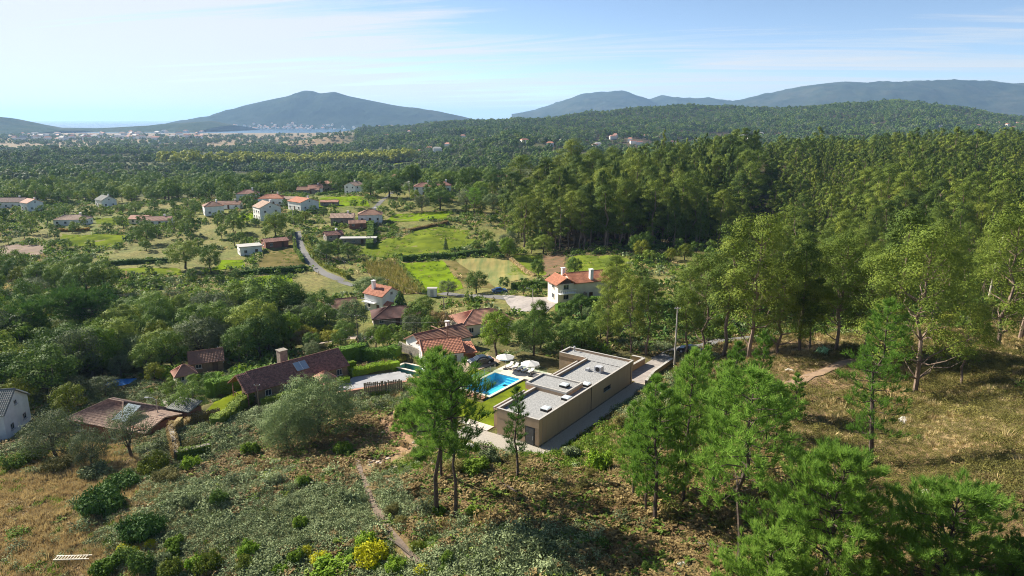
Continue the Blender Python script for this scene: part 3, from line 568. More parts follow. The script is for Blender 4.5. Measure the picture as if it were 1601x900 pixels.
# ------------------------------------------------------------------ building materials
WALL = dict(white=mat('white_render', (0.80,0.79,0.76), (0.66,0.66,0.64), 0.7, 0.85), cream=mat('cream_render', (0.72,0.66,0.53), (0.62,0.57,0.46), 0.6, 0.85), tan=mat('tan_render', (0.45,0.36,0.27), None, 0.6),
            brick=mat('brick_wall', (0.28,0.11,0.07), (0.19,0.085,0.06), 3, 0.9), stone=mat('stone_wall', (0.30,0.26,0.21), (0.18,0.16,0.13), 2.2, 0.9, 0.8, 4), brown=mat('brown_plaster', (0.25,0.17,0.11), (0.17,0.12,0.08), 1.5))
ROOF = dict(redbrown=mat('red_brown_tiles', (0.36,0.17,0.125), (0.15,0.07,0.055), 2.6, 0.8), brown=mat('brown_tiles', (0.30,0.155,0.10), (0.22,0.12,0.085), 0.8, 0.8), orange=mat('orange_tiles', (0.56,0.24,0.14), (0.34,0.135,0.085), 2.2, 0.8),
            orange2=mat('new_orange_tiles', (0.50,0.20,0.11), (0.34,0.14,0.08), 1.6, 0.8), pink=mat('faded_pink_tiles', (0.48,0.235,0.16), (0.35,0.18,0.125), 1.0, 0.8), tan=mat('tan_tiles', (0.46,0.32,0.235), (0.26,0.17,0.125), 2.0, 0.85),
            dark=mat('maroon_tiles', (0.14,0.06,0.05), (0.10,0.05,0.045), 1.0, 0.8), old=mat('lichen_tiles', (0.36,0.24,0.18), (0.16,0.105,0.085), 2.2, 0.9), slate=mat('grey_roof', (0.22,0.22,0.20), (0.13,0.14,0.13), 1.2, 0.9), slab=mat('concrete_roof', (0.42,0.40,0.37), None, 1.0))
GLASS = glass_mat('window_glass'); FRAME = mat('window_frame', (0.55,0.52,0.48), None, 3); DARK = mat('dark_metal', (0.03,0.03,0.032), None, 3, 0.5); WHITE = mat('white_paint', (0.8,0.8,0.78), (0.72,0.72,0.7), 2)
DOORM = mat('door_wood', (0.12,0.07,0.045), None, 4)
_wincache = {}
def win_mesh(w, h, fr=0.07):
    k = (round(w, 2), round(h, 2))
    if k not in _wincache:
        b = MB()
        for s in (-1, 1): b.box((s * (w / 2 - fr / 2), 0, 0), (fr, 0.10, h)); b.box((0, 0, s * (h / 2 - fr / 2)), (w - 2 * fr, 0.10, fr))
        b.box((0, 0, 0), (0.05, 0.07, h - 2 * fr)); b.box((0, -0.10, -h / 2 - 0.05), (w + 0.2, 0.2, 0.06))
        g = MB(); g.box((0, 0.01, 0), (w - 2 * fr, 0.04, h - 2 * fr)); _wincache[k] = (b.mesh('window', FRAME), g.mesh('pane', GLASS))
    return _wincache[k]
def add_window(root, x, y, z, w, h, ang):
    f, g = win_mesh(w, h); o = link('window', f, root, (x, y, z)); o.rotation_euler = (0, 0, ang); p = link('pane', g, o); return o
def add_door(root, x, y, z0, ang, w=1.0, h=2.1):
    b = MB(); b.box((0, 0, h / 2), (w, 0.10, h)); o = b.build('door', DOORM, root, (x, y, z0)); o.rotation_euler = (0, 0, ang)
    k = MB(); k.box((w * 0.35, -0.08, 1.05), (0.12, 0.06, 0.05)); k.build('handle', DARK, o); return o
def chimney(root, x, y, z0, z1, w=0.7, m=None, name='chimney'):
    b = MB(); b.box((x, y, (z0 + z1) / 2), (w, w, z1 - z0)); o = b.build(name, m or WHITE, root)
    c = MB(); c.box((x, y, z1 + 0.06), (w + 0.25, w + 0.25, 0.12)); c.build('chimney_cap', m or WHITE, o); return o
def roof_mb(L, W, wh, r, kind, ov=0.35, cw=0.26, ch=0.38):
    b = MB(); hl, hw = L / 2 + ov, W / 2 + ov; sl = r / (W / 2); ze = wh - ov * sl + 0.12; zr = wh + r + 0.12
    if kind == 'gable':
        b.tiles((-hl,-hw,ze), (hl,-hw,ze), (hl,0,zr), (-hl,0,zr), cw, ch); b.tiles((hl,hw,ze), (-hl,hw,ze), (-hl,0,zr), (hl,0,zr), cw, ch)
        b.tube([(-hl,0,zr + .02), (hl,0,zr + .02)], 0.11, 6)
    elif kind == 'hip':
        k = max(hl - hw, 0.25)
        b.tiles((-hl,-hw,ze), (hl,-hw,ze), (k,0,zr), (-k,0,zr), cw, ch); b.tiles((hl,hw,ze), (-hl,hw,ze), (-k,0,zr), (k,0,zr), cw, ch)
        b.tiles((hl,-hw,ze), (hl,hw,ze), (k,.02,zr), (k,-.02,zr), cw, ch); b.tiles((-hl,hw,ze), (-hl,-hw,ze), (-k,-.02,zr), (-k,.02,zr), cw, ch)
        b.tube([(-k,0,zr + .02), (k,0,zr + .02)], 0.11, 6)
        for sx in (-1, 1):
            for sy in (-1, 1): b.tube([(sx * hl, sy * hw, ze + .05), (sx * k, 0, zr + .03)], 0.10, 5)
    else: b.box((0, 0, wh + r / 2), (2 * hl, 2 * hw, r))
    return b
def walls_mb(L, W, wh, r, kind, base=1.2):
    b = MB(); b.box((0, 0, (wh - base) / 2), (L, W, wh + base))
    if kind == 'gable':
        for s in (-1, 1):
            x0, x1 = s * L / 2, s * (L / 2 - 0.25)
            b._add([(x0,-W/2,wh+.002),(x0,W/2,wh+.002),(x0,0,wh+r),(x1,-W/2,wh+.002),(x1,W/2,wh+.002),(x1,0,wh+r)], [(0,1,2),(5,4,3),(0,2,5,3),(2,1,4,5)])
    return b
def house(d):
    far = d['y'] > 240; L, W, wh, r = d['L'], d['W'], d['wh'], d['r']; a = math.radians(d['a'])
    nm = {'shed': 'shed', 'hut': 'hut', 'low': 'house', 'flat': 'house'}.get(d['k'], 'house')
    root = empty(nm, (d['x'], d['y'], d['z']), a, d['lab'], 'shed' if nm == 'shed' else 'house', 'houses of the village' if far else 'houses on the near slope')
    walls_mb(L, W, wh, r, d['kind']).build('wall', WALL[d['wall']], root)
    roof_mb(L, W, wh, r, d['kind'], 0.35, 0.55 if far else 0.27, 0.8 if far else 0.4).build('roof', ROOF[d['roof']], root)
    st = max(1, int(wh / 2.5)); n = max(2, int(L / 3.2)); m = 2 if W > 6 else 1
    e = 0.02
    for s in range(st):
        zc = s * 2.6 + 1.5
        if zc > wh - 0.6: zc = wh - 0.9
        for i in range(n):
            x = -L / 2 + L * (i + .5) / n
            if s == 0 and i == n // 2: add_door(root, x, -W / 2 - e, 0.02, 0)
            else: add_window(root, x, -W / 2 - e, zc, 1.1, 1.1 if wh > 2.4 else .8, 0)
        for i in range(m):
            y = -W / 2 + W * (i + .5) / m
            add_window(root, L / 2 + e, y, zc, 1.0, 1.0, math.pi / 2); add_window(root, -L / 2 - e, y, zc, 1.0, 1.0, -math.pi / 2)
    if d['kind'] == 'gable' and wh > 4: add_window(root, L / 2 + e, 0, wh + 0.35, 0.8, 0.7, math.pi / 2)
    return root
for d in HOUSES:
    root = house(d); L, W, wh, r = d['L'], d['W'], d['wh'], d['r']; lab = d['lab']
    if d['k'] == 'v' and d['kind'] != 'flat' and 'barn' not in lab and 'shed' not in lab: chimney(root, L * 0.22, W * 0.12, wh, wh + r + 0.9)
    if d['k'] == 'long':
        chimney(root, -0.8, 3.0, 0, 6.0, 1.4, WALL['stone'])
        b = MB(); n = Vector((0, -r, W / 2)).normalized(); b.box((0.3, -W / 4 - 0.05, wh + r / 2 + 0.42), (2.3, 1.9, 0.09), tilt=('X', math.atan2(r, W / 2))); sp = b.build('solar_panel', mat('solar_panel', (0.34,0.40,0.46), None, 2, 0.25, spec=0.8), root)
        b = MB(); b.box((0.3, -W / 4 - 0.05, wh + r / 2 + 0.48), (0.05, 1.9, 0.03), tilt=('X', math.atan2(r, W / 2))); b.build('panel_frame', WHITE, sp)
        b = MB()
        for x in np.linspace(-3.2, 3.2, 9): b.box((-L / 2 - 1.6, x * 0.9, 0.45), (0.06, 0.06, 0.9))
        b.box((-L / 2 - 1.6, 0, 0.93), (0.09, 6.0, 0.07)); b.build('railing', DOORM, root)
        b = MB(); 
        for y in (-2.9, 2.9): b.box((-L / 2 - 1.6, y, 1.2), (0.16, 0.16, 2.4))
        b.tiles((-L/2-2.2,-W/2-.3,2.4), (-L/2+.1,-W/2-.3,2.4), (-L/2+.1,0,4.75), (-L/2-2.2,0,4.75)); b.tiles((-L/2+.1,W/2+.3,2.4), (-L/2-2.2,W/2+.3,2.4), (-L/2-2.2,0,4.75), (-L/2+.1,0,4.75)); b.build('porch_roof', ROOF['redbrown'], root)
    if d['k'] == 'mid':
        b = MB(); b.box((0, 0, wh + r + 0.12), (0.3, W * 0.8, 0.06)); b.build('ridge_cap', ROOF['brown'], root); chimney(root, 3, 1.2, wh, wh + r + .8, .6)
    if d['k'] == 'orange':
        b = MB(); b.box((-L / 2 - 0.2, 0, 0), (0.02, 0.02, 0.02)); 
        c = MB(); c.tube([(-L/2-.36,-W/2-.35,wh-.02), (-L/2-.36,0,wh+r+.2), (-L/2-.36,W/2+.35,wh-.02)], 0.12, 5); c.build('verge_tiles', ROOF['pink'], root)
        c = MB(); c.box((L / 2 + 1.2, -0.8, 1.1), (2.2, 4.5, 2.2)); an = c.build('porch', WALL['brick'], root)
        c = MB(); c.tiles((L/2+.1,-3.4,2.25), (L/2+2.7,-3.4,2.25), (L/2+2.7,1.6,2.9), (L/2+.1,1.6,2.9)); c.build('porch_roof', ROOF['orange'], an)
    if d['k'] == 'two':
        chimney(root, -1.6, -1.5, wh, wh + r + 1.4, .8); c = MB(); c.box((L / 2 + 0.9, -1.6, 1.1), (1.8, 2.2, 2.2)); an = c.build('porch', WALL['white'], root); c = MB(); c.tiles((L/2+.0,-3,2.3), (L/2+2.1,-3,2.3), (L/2+2.1,-1.6,3.1), (L/2,-1.6,3.1)); c.tiles((L/2+2.1,-.2,2.3), (L/2,-.2,2.3), (L/2,-1.6,3.1), (L/2+2.1,-1.6,3.1)); c.build('porch_roof', ROOF['orange'], an)
        c = MB(); c.box((-1, -W / 2 - .6, 2.5), (4.5, 1.2, 0.15)); 
        for x in np.linspace(-3.1, 1.1, 9): c.box((x, -W / 2 - 1.15, 3.0), (.05, .05, .85))
        c.box((-1, -W / 2 - 1.15, 3.45), (4.5, .09, .07)); c.build('balcony', WHITE, root)
    if d['k'] == 'big':
        c = MB(); c.box((-L / 2 - 2.2, -1.2, 1.9), (4.4, 6.2, 6.2)); an = c.build('wing', WALL['cream'], root)
        rb = roof_mb(6.4, 5.2, 0, 1.5, 'gable', .35); me = rb.mesh('wing_roof', ROOF['orange2']); ro = link('wing_roof', me, root, (-L / 2 - 2.2, -1.2, 5.02)); ro.rotation_euler = (0, 0, math.pi / 2)
        for z in (1.6, 4.2): add_window(root, -L / 2 - 2.2, -4.33, z, 1.5, 1.2, 0); add_window(root, -L / 2 - 4.43, -1.5, z, 1.3, 1.2, -math.pi / 2)
        chimney(root, 0.4, -3.0, wh, wh + r + 1.2, .9); chimney(root, -5.2, 2.0, wh, wh + r + 1.0, .8)
        c = MB(); c.box((-L / 2 - 2.2, -5.0, 2.75), (4.6, 1.5, .16)); 
        for x in np.linspace(-L / 2 - 4.3, -L / 2 - 0.1, 9): c.box((x, -5.65, 3.25), (.06, .06, .85))
        c.box((-L / 2 - 2.2, -5.65, 3.72), (4.6, .1, .08)); c.build('balcony', WHITE, root)
        c = MB()
        for i in range(8): c.box((-4.5 + i * .34, -W / 2 - 1.0, 0.16 + i * 0.16), (.34, 1.2, .32 + i * .32))
        c.build('stairs', WALL['stone'], root)
    if d['k'] == 'old':
        c = MB(); c.box((L / 2 + 1.9, -0.3, 1.1), (3.8, 6, 3.6)); an = c.build('annexe', WALL['brick'], root); c = MB(); c.tiles((L/2-.2,-3.8,2.6), (L/2+4.2,-3.8,2.6), (L/2+4.2,0,3.6), (L/2-.2,0,3.6)); c.tiles((L/2+4.2,3.2,2.8), (L/2-.2,3.2,2.8), (L/2-.2,0,3.6), (L/2+4.2,0,3.6)); c.build('annexe_roof', ROOF['tan'], an)
        c = MB(); c.box((L / 2 - 1.6, -1.6, 4.05), (2.6, 3.4, .07), tilt=('X', 0.42)); c.build('sheet_metal', mat('blue_grey_sheet', (0.22,0.27,0.31), None, 1, .8, spec=.1), root)
        c = MB(); c.box((L / 2 + 2.4, 5.4, 1.2), (4.2, 2.6, 3.2)); an = c.build('shed_wall', WALL['brick'], root); c = MB(); c.tiles((L/2+.1,3.9,2.8), (L/2+4.7,3.9,2.8), (L/2+4.7,6.9,3.6), (L/2+.1,6.9,3.6), .4, .6); c.build('shed_roof', ROOF['slate'], an)
    if d['k'] == 'edge':
        c = MB(); c.box((L / 2 + 0.3, 1.6, wh + r * .62), (0.5, 3.4, .12), tilt=('X', -math.atan2(r, W / 2))); c.build('verge_board', WHITE, root)
    if 'porch roof' in lab:
        c = MB(); c.tiles((0,-W/2-3,1.9), (5,-W/2-3,1.9), (5,-W/2,3.0), (0,-W/2,3.0), .55, .8); c.build('porch_roof', ROOF['orange2'], root)
    if 'tan extension' in lab:
        c = MB(); c.box((L / 2 + 3.4, .6, .8), (6.8, 6, 4.4)); an = c.build('extension', WALL['white'], root); c = MB(); c.tiles((L/2-.2,-2.9,3.1), (L/2+7.2,-2.9,3.1), (L/2+7.2,.6,4.3), (L/2-.2,.6,4.3), .55, .8); c.build('extension_roof', ROOF['tan'], an)
        for i in range(3): add_window(root, L / 2 + 1.2 + i * 2.2, -2.42, 1.5, 1.0, 1.1, 0)

# ------------------------------------------------------------------ the villa
VB = mat('brown_render', (0.46,0.335,0.225), (0.40,0.285,0.19), 1.1, 0.9, stretch=(1.6, 1.6, 0.22), detail=7, lo=.3, hi=.75); VGR = mat('roof_gravel', (0.36,0.355,0.345), (0.225,0.225,0.22), 3.2, 0.95, .7, 5, detail=8, lo=.34, hi=.68, bdist=0.12); CAP = mat('parapet_cap', (0.46,0.43,0.39), None, 1.5, 0.6); ZINC = mat('zinc', (0.45,0.46,0.48), None, 1.5, .5)
def build_villa():
    root = empty('villa', (VF[0], VF[1], VG), VA, 'modern flat roofed brown villa with gravel roof beside the turquoise pool', 'house')
    H0 = 3.45; p = MB()
    p.box((13.8, 3.35, H0 / 2 - .4), (27.6, 6.7, H0 + .8 - .5)); p.box((26.2, 9.3, H0 / 2 - .4), (3.4, 5.2, H0 + .3))
    p.box((13.6, 7.5, 1.4), (24.4, 1.58, 2.8)); p.build('wall', VB, root)
    def parapet(name, ring, z0, z1, w=0.24):
        b = MB(); c = MB(); n = len(ring)
        for i in range(n):
            (x0, y0), (x1, y1) = ring[i], ring[(i + 1) % n]; dx, dy = x1 - x0, y1 - y0; l = math.hypot(dx, dy); a = math.atan2(dy, dx)
            ux, uy = dx / l, dy / l; cx_, cy_ = (x0 + x1) / 2 - uy * w / 2, (y0 + y1) / 2 + ux * w / 2
            k = w if True else 0
            b.box((cx_ + ux * -w / 2, cy_ + uy * -w / 2, (z0 + z1) / 2), (l - w, w, z1 - z0), a)
            c.box((cx_ + ux * -w / 2, cy_ + uy * -w / 2, z1 + .025), (l - w + .0, w + .06, .05), a)
        o = b.build(name, VB, root); c.build('parapet_cap', CAP, o); return o
    parapet('parapet', [(-.02,-.02), (27.9,-.02), (27.9,11.9), (24.5,11.9), (24.5,6.75), (-.02,6.75)], H0 - .9, H0 + .35)
    g = MB(); g.box((12.4, 3.36, H0 - .12), (24.3, 6.2, .24)); g.box((26.2, 5.9, H0 - .11), (2.9, 11.4, .24)); g.build('gravel_roof', VGR, root)
    # lower canopies over the terrace
    for s0, s1 in ((1.5, 9.0), (14.0, 24.4)):
        b = MB(); b.box(((s0 + s1) / 2, 7.6, 2.72), (s1 - s0, 1.72, .42)); o = b.build('canopy', VB, root)
        c = MB(); c.box(((s0 + s1) / 2, 7.3, 2.95), (s1 - s0 - .3, 1.0, .04)); c.build('canopy_deck', ZINC, o); e = MB(); e.box(((s0 + s1) / 2, 8.36, 2.99), (s1 - s0, .24, .13)); e.build('canopy_edge', CAP, o)
    # raised roof box
    b = MB(); b.box((11.5, 4.85, H0 + .14), (4.7, 6.9, .74)); o = b.build('roof_box', VB, root)
    parapet_b = MB(); 
    for cx_, cy_, lx, ly in ((11.5, 1.5, 4.76, .26), (11.5, 8.2, 4.76, .26), (9.24, 4.85, .26, 6.44), (13.76, 4.85, .26, 6.44)): parapet_b.box((cx_, cy_, H0 + .62), (lx, ly, .3))
    parapet_b.build('box_parapet', CAP, o); g = MB(); g.box((11.5, 4.85, H0 + .52), (4.2, 6.3, .06)); g.build('box_gravel', VGR, o)
    for s, t, z in ((3.85, 1.35, H0), (9.0 - .35, 1.0, H0), (14.7, 1.25, H0), (11.4, 3.0, H0 + .55)):
        b = MB(); b.box((s, t, z + .17), (1.15, 1.15, .34)); o = b.build('skylight', DARK, root); c = MB(); c.lathe([(.86,.0),(.84,.07),(.6,.13),(0.0,.15)], 4, (0,0,0)); q = c.build('skylight_dome', mat('skylight_dome', (0.62,0.68,0.70), None, 2, .15, spec=.6), o, (s, t, z + .34)); q.rotation_euler = (0, 0, math.pi / 4)
    b = MB(); b.box((20.9, 2.5, H0 + .52), (1.0, 1.1, .82)); b.box((20.9, 2.5, H0 + .06), (1.2, 1.2, .1)); o = b.build('air_conditioner', ZINC, root); c = MB(); c.lathe([(.36,0),(.36,.03),(0,.03)], 16, (0,0,0)); q = c.build('fan_grille', DARK, o, (20.38, 2.5, H0 + .55)); q.rotation_euler = (0, -math.pi / 2, 0)
    b = MB(); b.box((20.4, 4.2, H0 + .2), (.8, .5, .4)); b.tube([(20.5, 3.9, H0 + .3), (20.6, 3.1, H0 + .3)], .06); b.build('duct', ZINC, root)
    b = MB(); b.tube([(27.2, 10.6, H0), (27.2, 10.6, H0 + .8)], .09, 8); b.box((27.2, 10.6, H0 + .85), (.3, .3, .1)); b.build('vent', ZINC, root)
    # openings
    b = MB(); b.box((18.9, -.0, 2.0), (2.2, .06, .62)); o = b.build('window', DARK, root); c = MB(); c.box((18.7, -.05, 2.0), (1.7, .05, .5)); c.build('pane', GLASS, o); c = MB(); c.box((18.9, -.08, 1.66), (2.3, .16, .05)); c.build('sill', CAP, o)
    b = MB(); b.box((-.01, 1.35, 1.25), (.08, 1.5, 2.5)); o = b.build('door', DARK, root); c = MB(); c.box((-.07, 1.35, 1.2), (.05, 1.2, 2.3)); c.build('pane', GLASS, o); c = MB(); c.box((-.12, .85, 1.05), (.05, .05, .5)); c.build('handle', ZINC, o)
    for t0, w in ((10.5, 6.5), (18.5, 8), (4.5, 4)):
        b = MB(); b.box((t0, 8.31, 1.2), (w, .08, 2.3)); o = b.build('sliding_door', DARK, root)
        for i in range(3): c = MB(); c.box((t0 - w / 3 + i * w / 3, 8.36, 1.2), (w / 3 - .1, .04, 2.15)); c.build('pane', GLASS, o)
    for s in (0.9, 13.9, 26.9):
        b = MB(); b.tube([(s, -.06, -.3), (s, -.06, H0 + .2)], .035, 6); b.build('downpipe', DARK if s > 5 else CAP, root)
    b = MB()
    for z in (0.02,): b.box((13.8, -.03, .06), (27.6, .06, .16)); b.box((-.03, 3.4, .06), (.06, 6.6, .16))
    b.build('plinth', WALL['stone'], root)
    return root
build_villa()
# pool
TILE = mat('pool_tiles', (0.17,0.62,0.80), (0.11,0.54,0.76), 1.2, .4, coord='Object'); COPE = mat('coping', (0.66,0.58,0.47), (0.57,0.50,0.41), 1.6, .8); DECK = mat('deck_stone', (0.60,0.53,0.44), (0.52,0.46,0.38), .8, .8)
def build_pool(s0, t0, s1, t1, z, depth, tile, label, frame, stepped=True, tint=(.72,.96,.99)):
    """basin, coping and water in a local frame frame(s,t)"""
    c = frame((s0 + s1) / 2, (t0 + t1) / 2); root = empty('swimming_pool', (c[0], c[1], z), frame.ang, label, 'pool'); L, W = s1 - s0, t1 - t0
    b = MB(); b.box((0, 0, -depth - .05), (L + .2, W + .2, .1))
    b.box((0, -W / 2 - .05, -depth / 2), (L + .2, .1, depth)); b.box((0, W / 2 + .05, -depth / 2), (L + .2, .1, depth)); b.box((-L / 2 - .05, 0, -depth / 2), (.1, W, depth)); b.box((L / 2 + .05, 0, -depth / 2), (.1, W, depth)); b.build('basin', tile, root)
    k = MB(); w = .5
    k.box((0, -W / 2 - w / 2, .06), (L + 2 * w, w, .12)); k.box((0, W / 2 + w / 2, .06), (L + 2 * w, w, .12)); k.box((-L / 2 - w / 2, 0, .06), (w, W, .12)); k.box((L / 2 + w / 2, 0, .06), (w, W, .12)); k.build('coping', COPE, root)
    if stepped:
        for i in range(4): q = MB(); q.box((L / 2 - .2 - i * .38, -W / 4 + .2, -depth / 2 - .15 - i * .16), (.38, W / 2 - .45, depth - .3 - i * .32)); q.build('step', tile, root)
    wv = MB(); wv.box((0, 0, -.06), (L - .002, W - .002, .004)); o = link('water', np_mesh('water', [(-L/2,-W/2,-.06),(L/2,-W/2,-.06),(L/2,W/2,-.06),(-L/2,W/2,-.06)], [[[0,1,2,3]]], [clear_mat('pool_water', tint)]), root)
    return root
class VFrame:
    ang = VA
    def __call__(s, a, b): return vl(a, b)
build_pool(9.8, 15.5, 18.3, 20.7, VG + .1, 1.15, TILE, 'rectangular turquoise swimming pool in the villa lawn', VFrame())
sheet('terrace', 18.82, 12.55, 23.4, 21.4, VG - .2, VG + .19, DECK, 'pale stone sun terrace behind the pool')
b = MB()
for i in range(12): b.poly_prism(vq(8.0 + 0, 15.5 + i * .45, 9.28, 15.9 + i * .45), VG + .03, VG + .17)
o = b.build('wooden_deck', mat('deck_wood', (0.30,0.15,0.09), None, 4)); tag(o, 'narrow reddish boarded strip at the near end of the pool', 'deck')
sheet('terrace', -.1, 8.4, 1.5, 13.5, VG - .2, VG + .10, DECK, 'pale paved step at the villa front corner')
# glass pool fence
def glass_fence():
    root = empty('glass_fence', (*vl(14, 21.6), VG), VA, 'low clear glass fence along the far side of the pool', 'fence'); g = clear_mat('fence_glass', (.80,.90,.84))
    for i in range(8):
        b = MB(); b.box((-6.3 + i * 1.62, 0, .6), (1.55, .015, 1.1)); b.build('pane', g, root); p = MB(); p.box((-7.1 + i * 1.62, 0, .55), (.05, .05, 1.1)); p.build('post', ZINC, root)
    for i in range(5):
        b = MB(); b.box((8.6 + .05, -.9 - i * 1.7, .8), (.015, 1.6, 1.1)); b.build('pane', g, root)
glass_fence()
# parasols and loungers
CANV = mat('canvas', (0.74,0.72,0.67), None, 3, .9)
def parasol(s, t, label, rot):
    c = vl(s, t); root = empty('parasol', (c[0], c[1], VG + .19), rot, label, 'parasol', 'parasols on the sun terrace'); R, zt, zb = 1.6, 2.75, 2.2
    b = MB(); b.lathe([(.4,0),(.4,.1),(.06,.12)], 12); b.build('base', DARK, root); b = MB(); b.tube([(0,0,.1), (0,0,zt)], .035, 8); b.build('pole', ZINC, root)
    b = MB(); n = 8; rim = [(R * math.cos(2 * math.pi * i / n), R * math.sin(2 * math.pi * i / n), zb) for i in range(n)]
    b._add([(0, 0, zt)] + rim + [(x, y, z - .18) for x, y, z in rim], [(0, 1 + i, 1 + (i + 1) % n) for i in range(n)] + [(1 + i, 1 + n + i, 1 + n + (i + 1) % n, 1 + (i + 1) % n) for i in range(n)]); b.build('canopy', CANV, root)
    b = MB()
    for x, y, z in rim: b.tube([(0, 0, zt - .06), (x * .98, y * .98, z - .05)], .015, 4)
    b.build('ribs', ZINC, root); b = MB(); b.lathe([(.1,0),(.03,.1),(0,.12)], 8, (0, 0, zt - .01)); b.build('finial', CANV, root)
parasol(20.6, 20.2, 'white octagonal parasol at the end of the terrace nearer the parked car', .2); parasol(20.3, 14.9, 'white octagonal parasol at the terrace end nearer the villa', .5)
def lounger(s, t, label):
    c = vl(s, t); root = empty('sun_lounger', (c[0], c[1], VG + .19), VA, label, 'sun lounger', 'loungers in a row on the sun terrace')
    b = MB(); b.box((-.35, 0, .3), (1.3, .68, .06)); b.build('frame', DARK, root); b = MB(); b.box((-.35, 0, .37), (1.28, .62, .09)); b.build('cushion', CANV, root)
    b = MB(); b.box((.52, 0, .58), (.75, .64, .1), tilt=('Y', -.75)); b.build('backrest', CANV, root)
    for x, y in ((-.9,-.28),(-.9,.28),(.2,-.28),(.2,.28)): q = MB(); q.box((x, y, .14), (.06, .06, .28)); q.build('leg', DARK, root)
for i, (t, lab) in enumerate(zip((20.1, 19.0, 17.9, 16.8, 15.7), ('lounger at the far end of the row beside the glass fence', 'second lounger in from the glass fence', 'middle one of the five loungers on the terrace', 'fourth lounger in from the glass fence', 'lounger under the parasol nearer the villa'))): lounger(21.8, t, 'white cushioned ' + lab)
b = MB(); b.poly_prism(vq(20.0, 13.0, 21.8, 15.2), VG + .2, VG + .22); o = b.build('rug', mat('dark_rug', (.10,.10,.11), None, 4)); tag(o, 'dark outdoor mat on the terrace beside the last lounger', 'mat')

# walls and ramp at the far end of the villa
OCH = mat('ochre_wall', (0.40,0.28,0.17), (0.33,0.23,0.14), 1.2)
def garden_wall(name, pts, h, w, m, label, cap=None, cat='wall', base=.5, n=1):
    P = [np.array(p[:2], float) for p in pts]; c = P[0]; root = empty(name, (c[0], c[1], h1(*c)), 0, label, cat); b = MB(); k = MB(); z0 = h1(*c)
    for a, e in zip(P[:-1], P[1:]):
        l = np.linalg.norm(e - a); nn = max(1, int(l / 3)); 
        for i in range(nn):
            p, q = a + (e - a) * i / nn, a + (e - a) * (i + 1) / nn; mid = (p + q) / 2; z = h1(*mid) - z0; an = math.atan2(*(q - p)[::-1]); ll = np.linalg.norm(q - p)
            b.box((mid[0] - c[0], mid[1] - c[1], z + (h - base) / 2), (ll, w, h + base), an)
            if cap: k.box((mid[0] - c[0], mid[1] - c[1], z + h + .05), (ll, w + .12, .1), an)
    b.build('masonry', m, root)
    if cap: k.build('coping', cap, root)
    EXCL.extend([((p[0] + q[0]) / 2, (p[1] + q[1]) / 2, np.linalg.norm(q - p) / 2, w / 2 + .3, math.atan2(*(q - p)[::-1])) for p, q in zip(P[:-1], P[1:])]); return root
garden_wall('retaining_wall', [vl(29.2,2.6), vl(37,2.2), vl(37,4.5)], 1.1, .35, OCH, 'low ochre wall bounding the planted bed behind the villa', CAP)
garden_wall('retaining_wall', [vl(28.2,-2.2), vl(33,-1.4), vl(40.5,-1.4)], .7, .35, OCH, 'ochre kerb wall along the lower side of the ramp', CAP)
drape('pavement', [vl(28.5,-1.6), vl(40,-1.0), vl(40,2.0), vl(28.5,2.3)], M['yard'], .05, 12, 'paved ramp leading to the rear of the villa')
drape('lawn', [vl(29.5,3), vl(36.5,3), vl(36.5,6.5), vl(29.5,6.5)], M['lawn'], .07, 10, 'small planted lawn bed behind the villa')
strip('road', [vl(40,1), vl(47,-1), vl(56,-7), vl(66,-16)], 3.2, M['asphalt'], label='shaded drive behind the villa under the trees')
drape('pavement', [vl(16.5,24.6), vl(24.5,24.2), vl(26,28.5), vl(17,29)], mat('bare_parking', (0.42,0.31,0.22), (0.34,0.25,0.18), 1.0), .05, 14, 'bare sandy parking place by the pool lawn', .6)

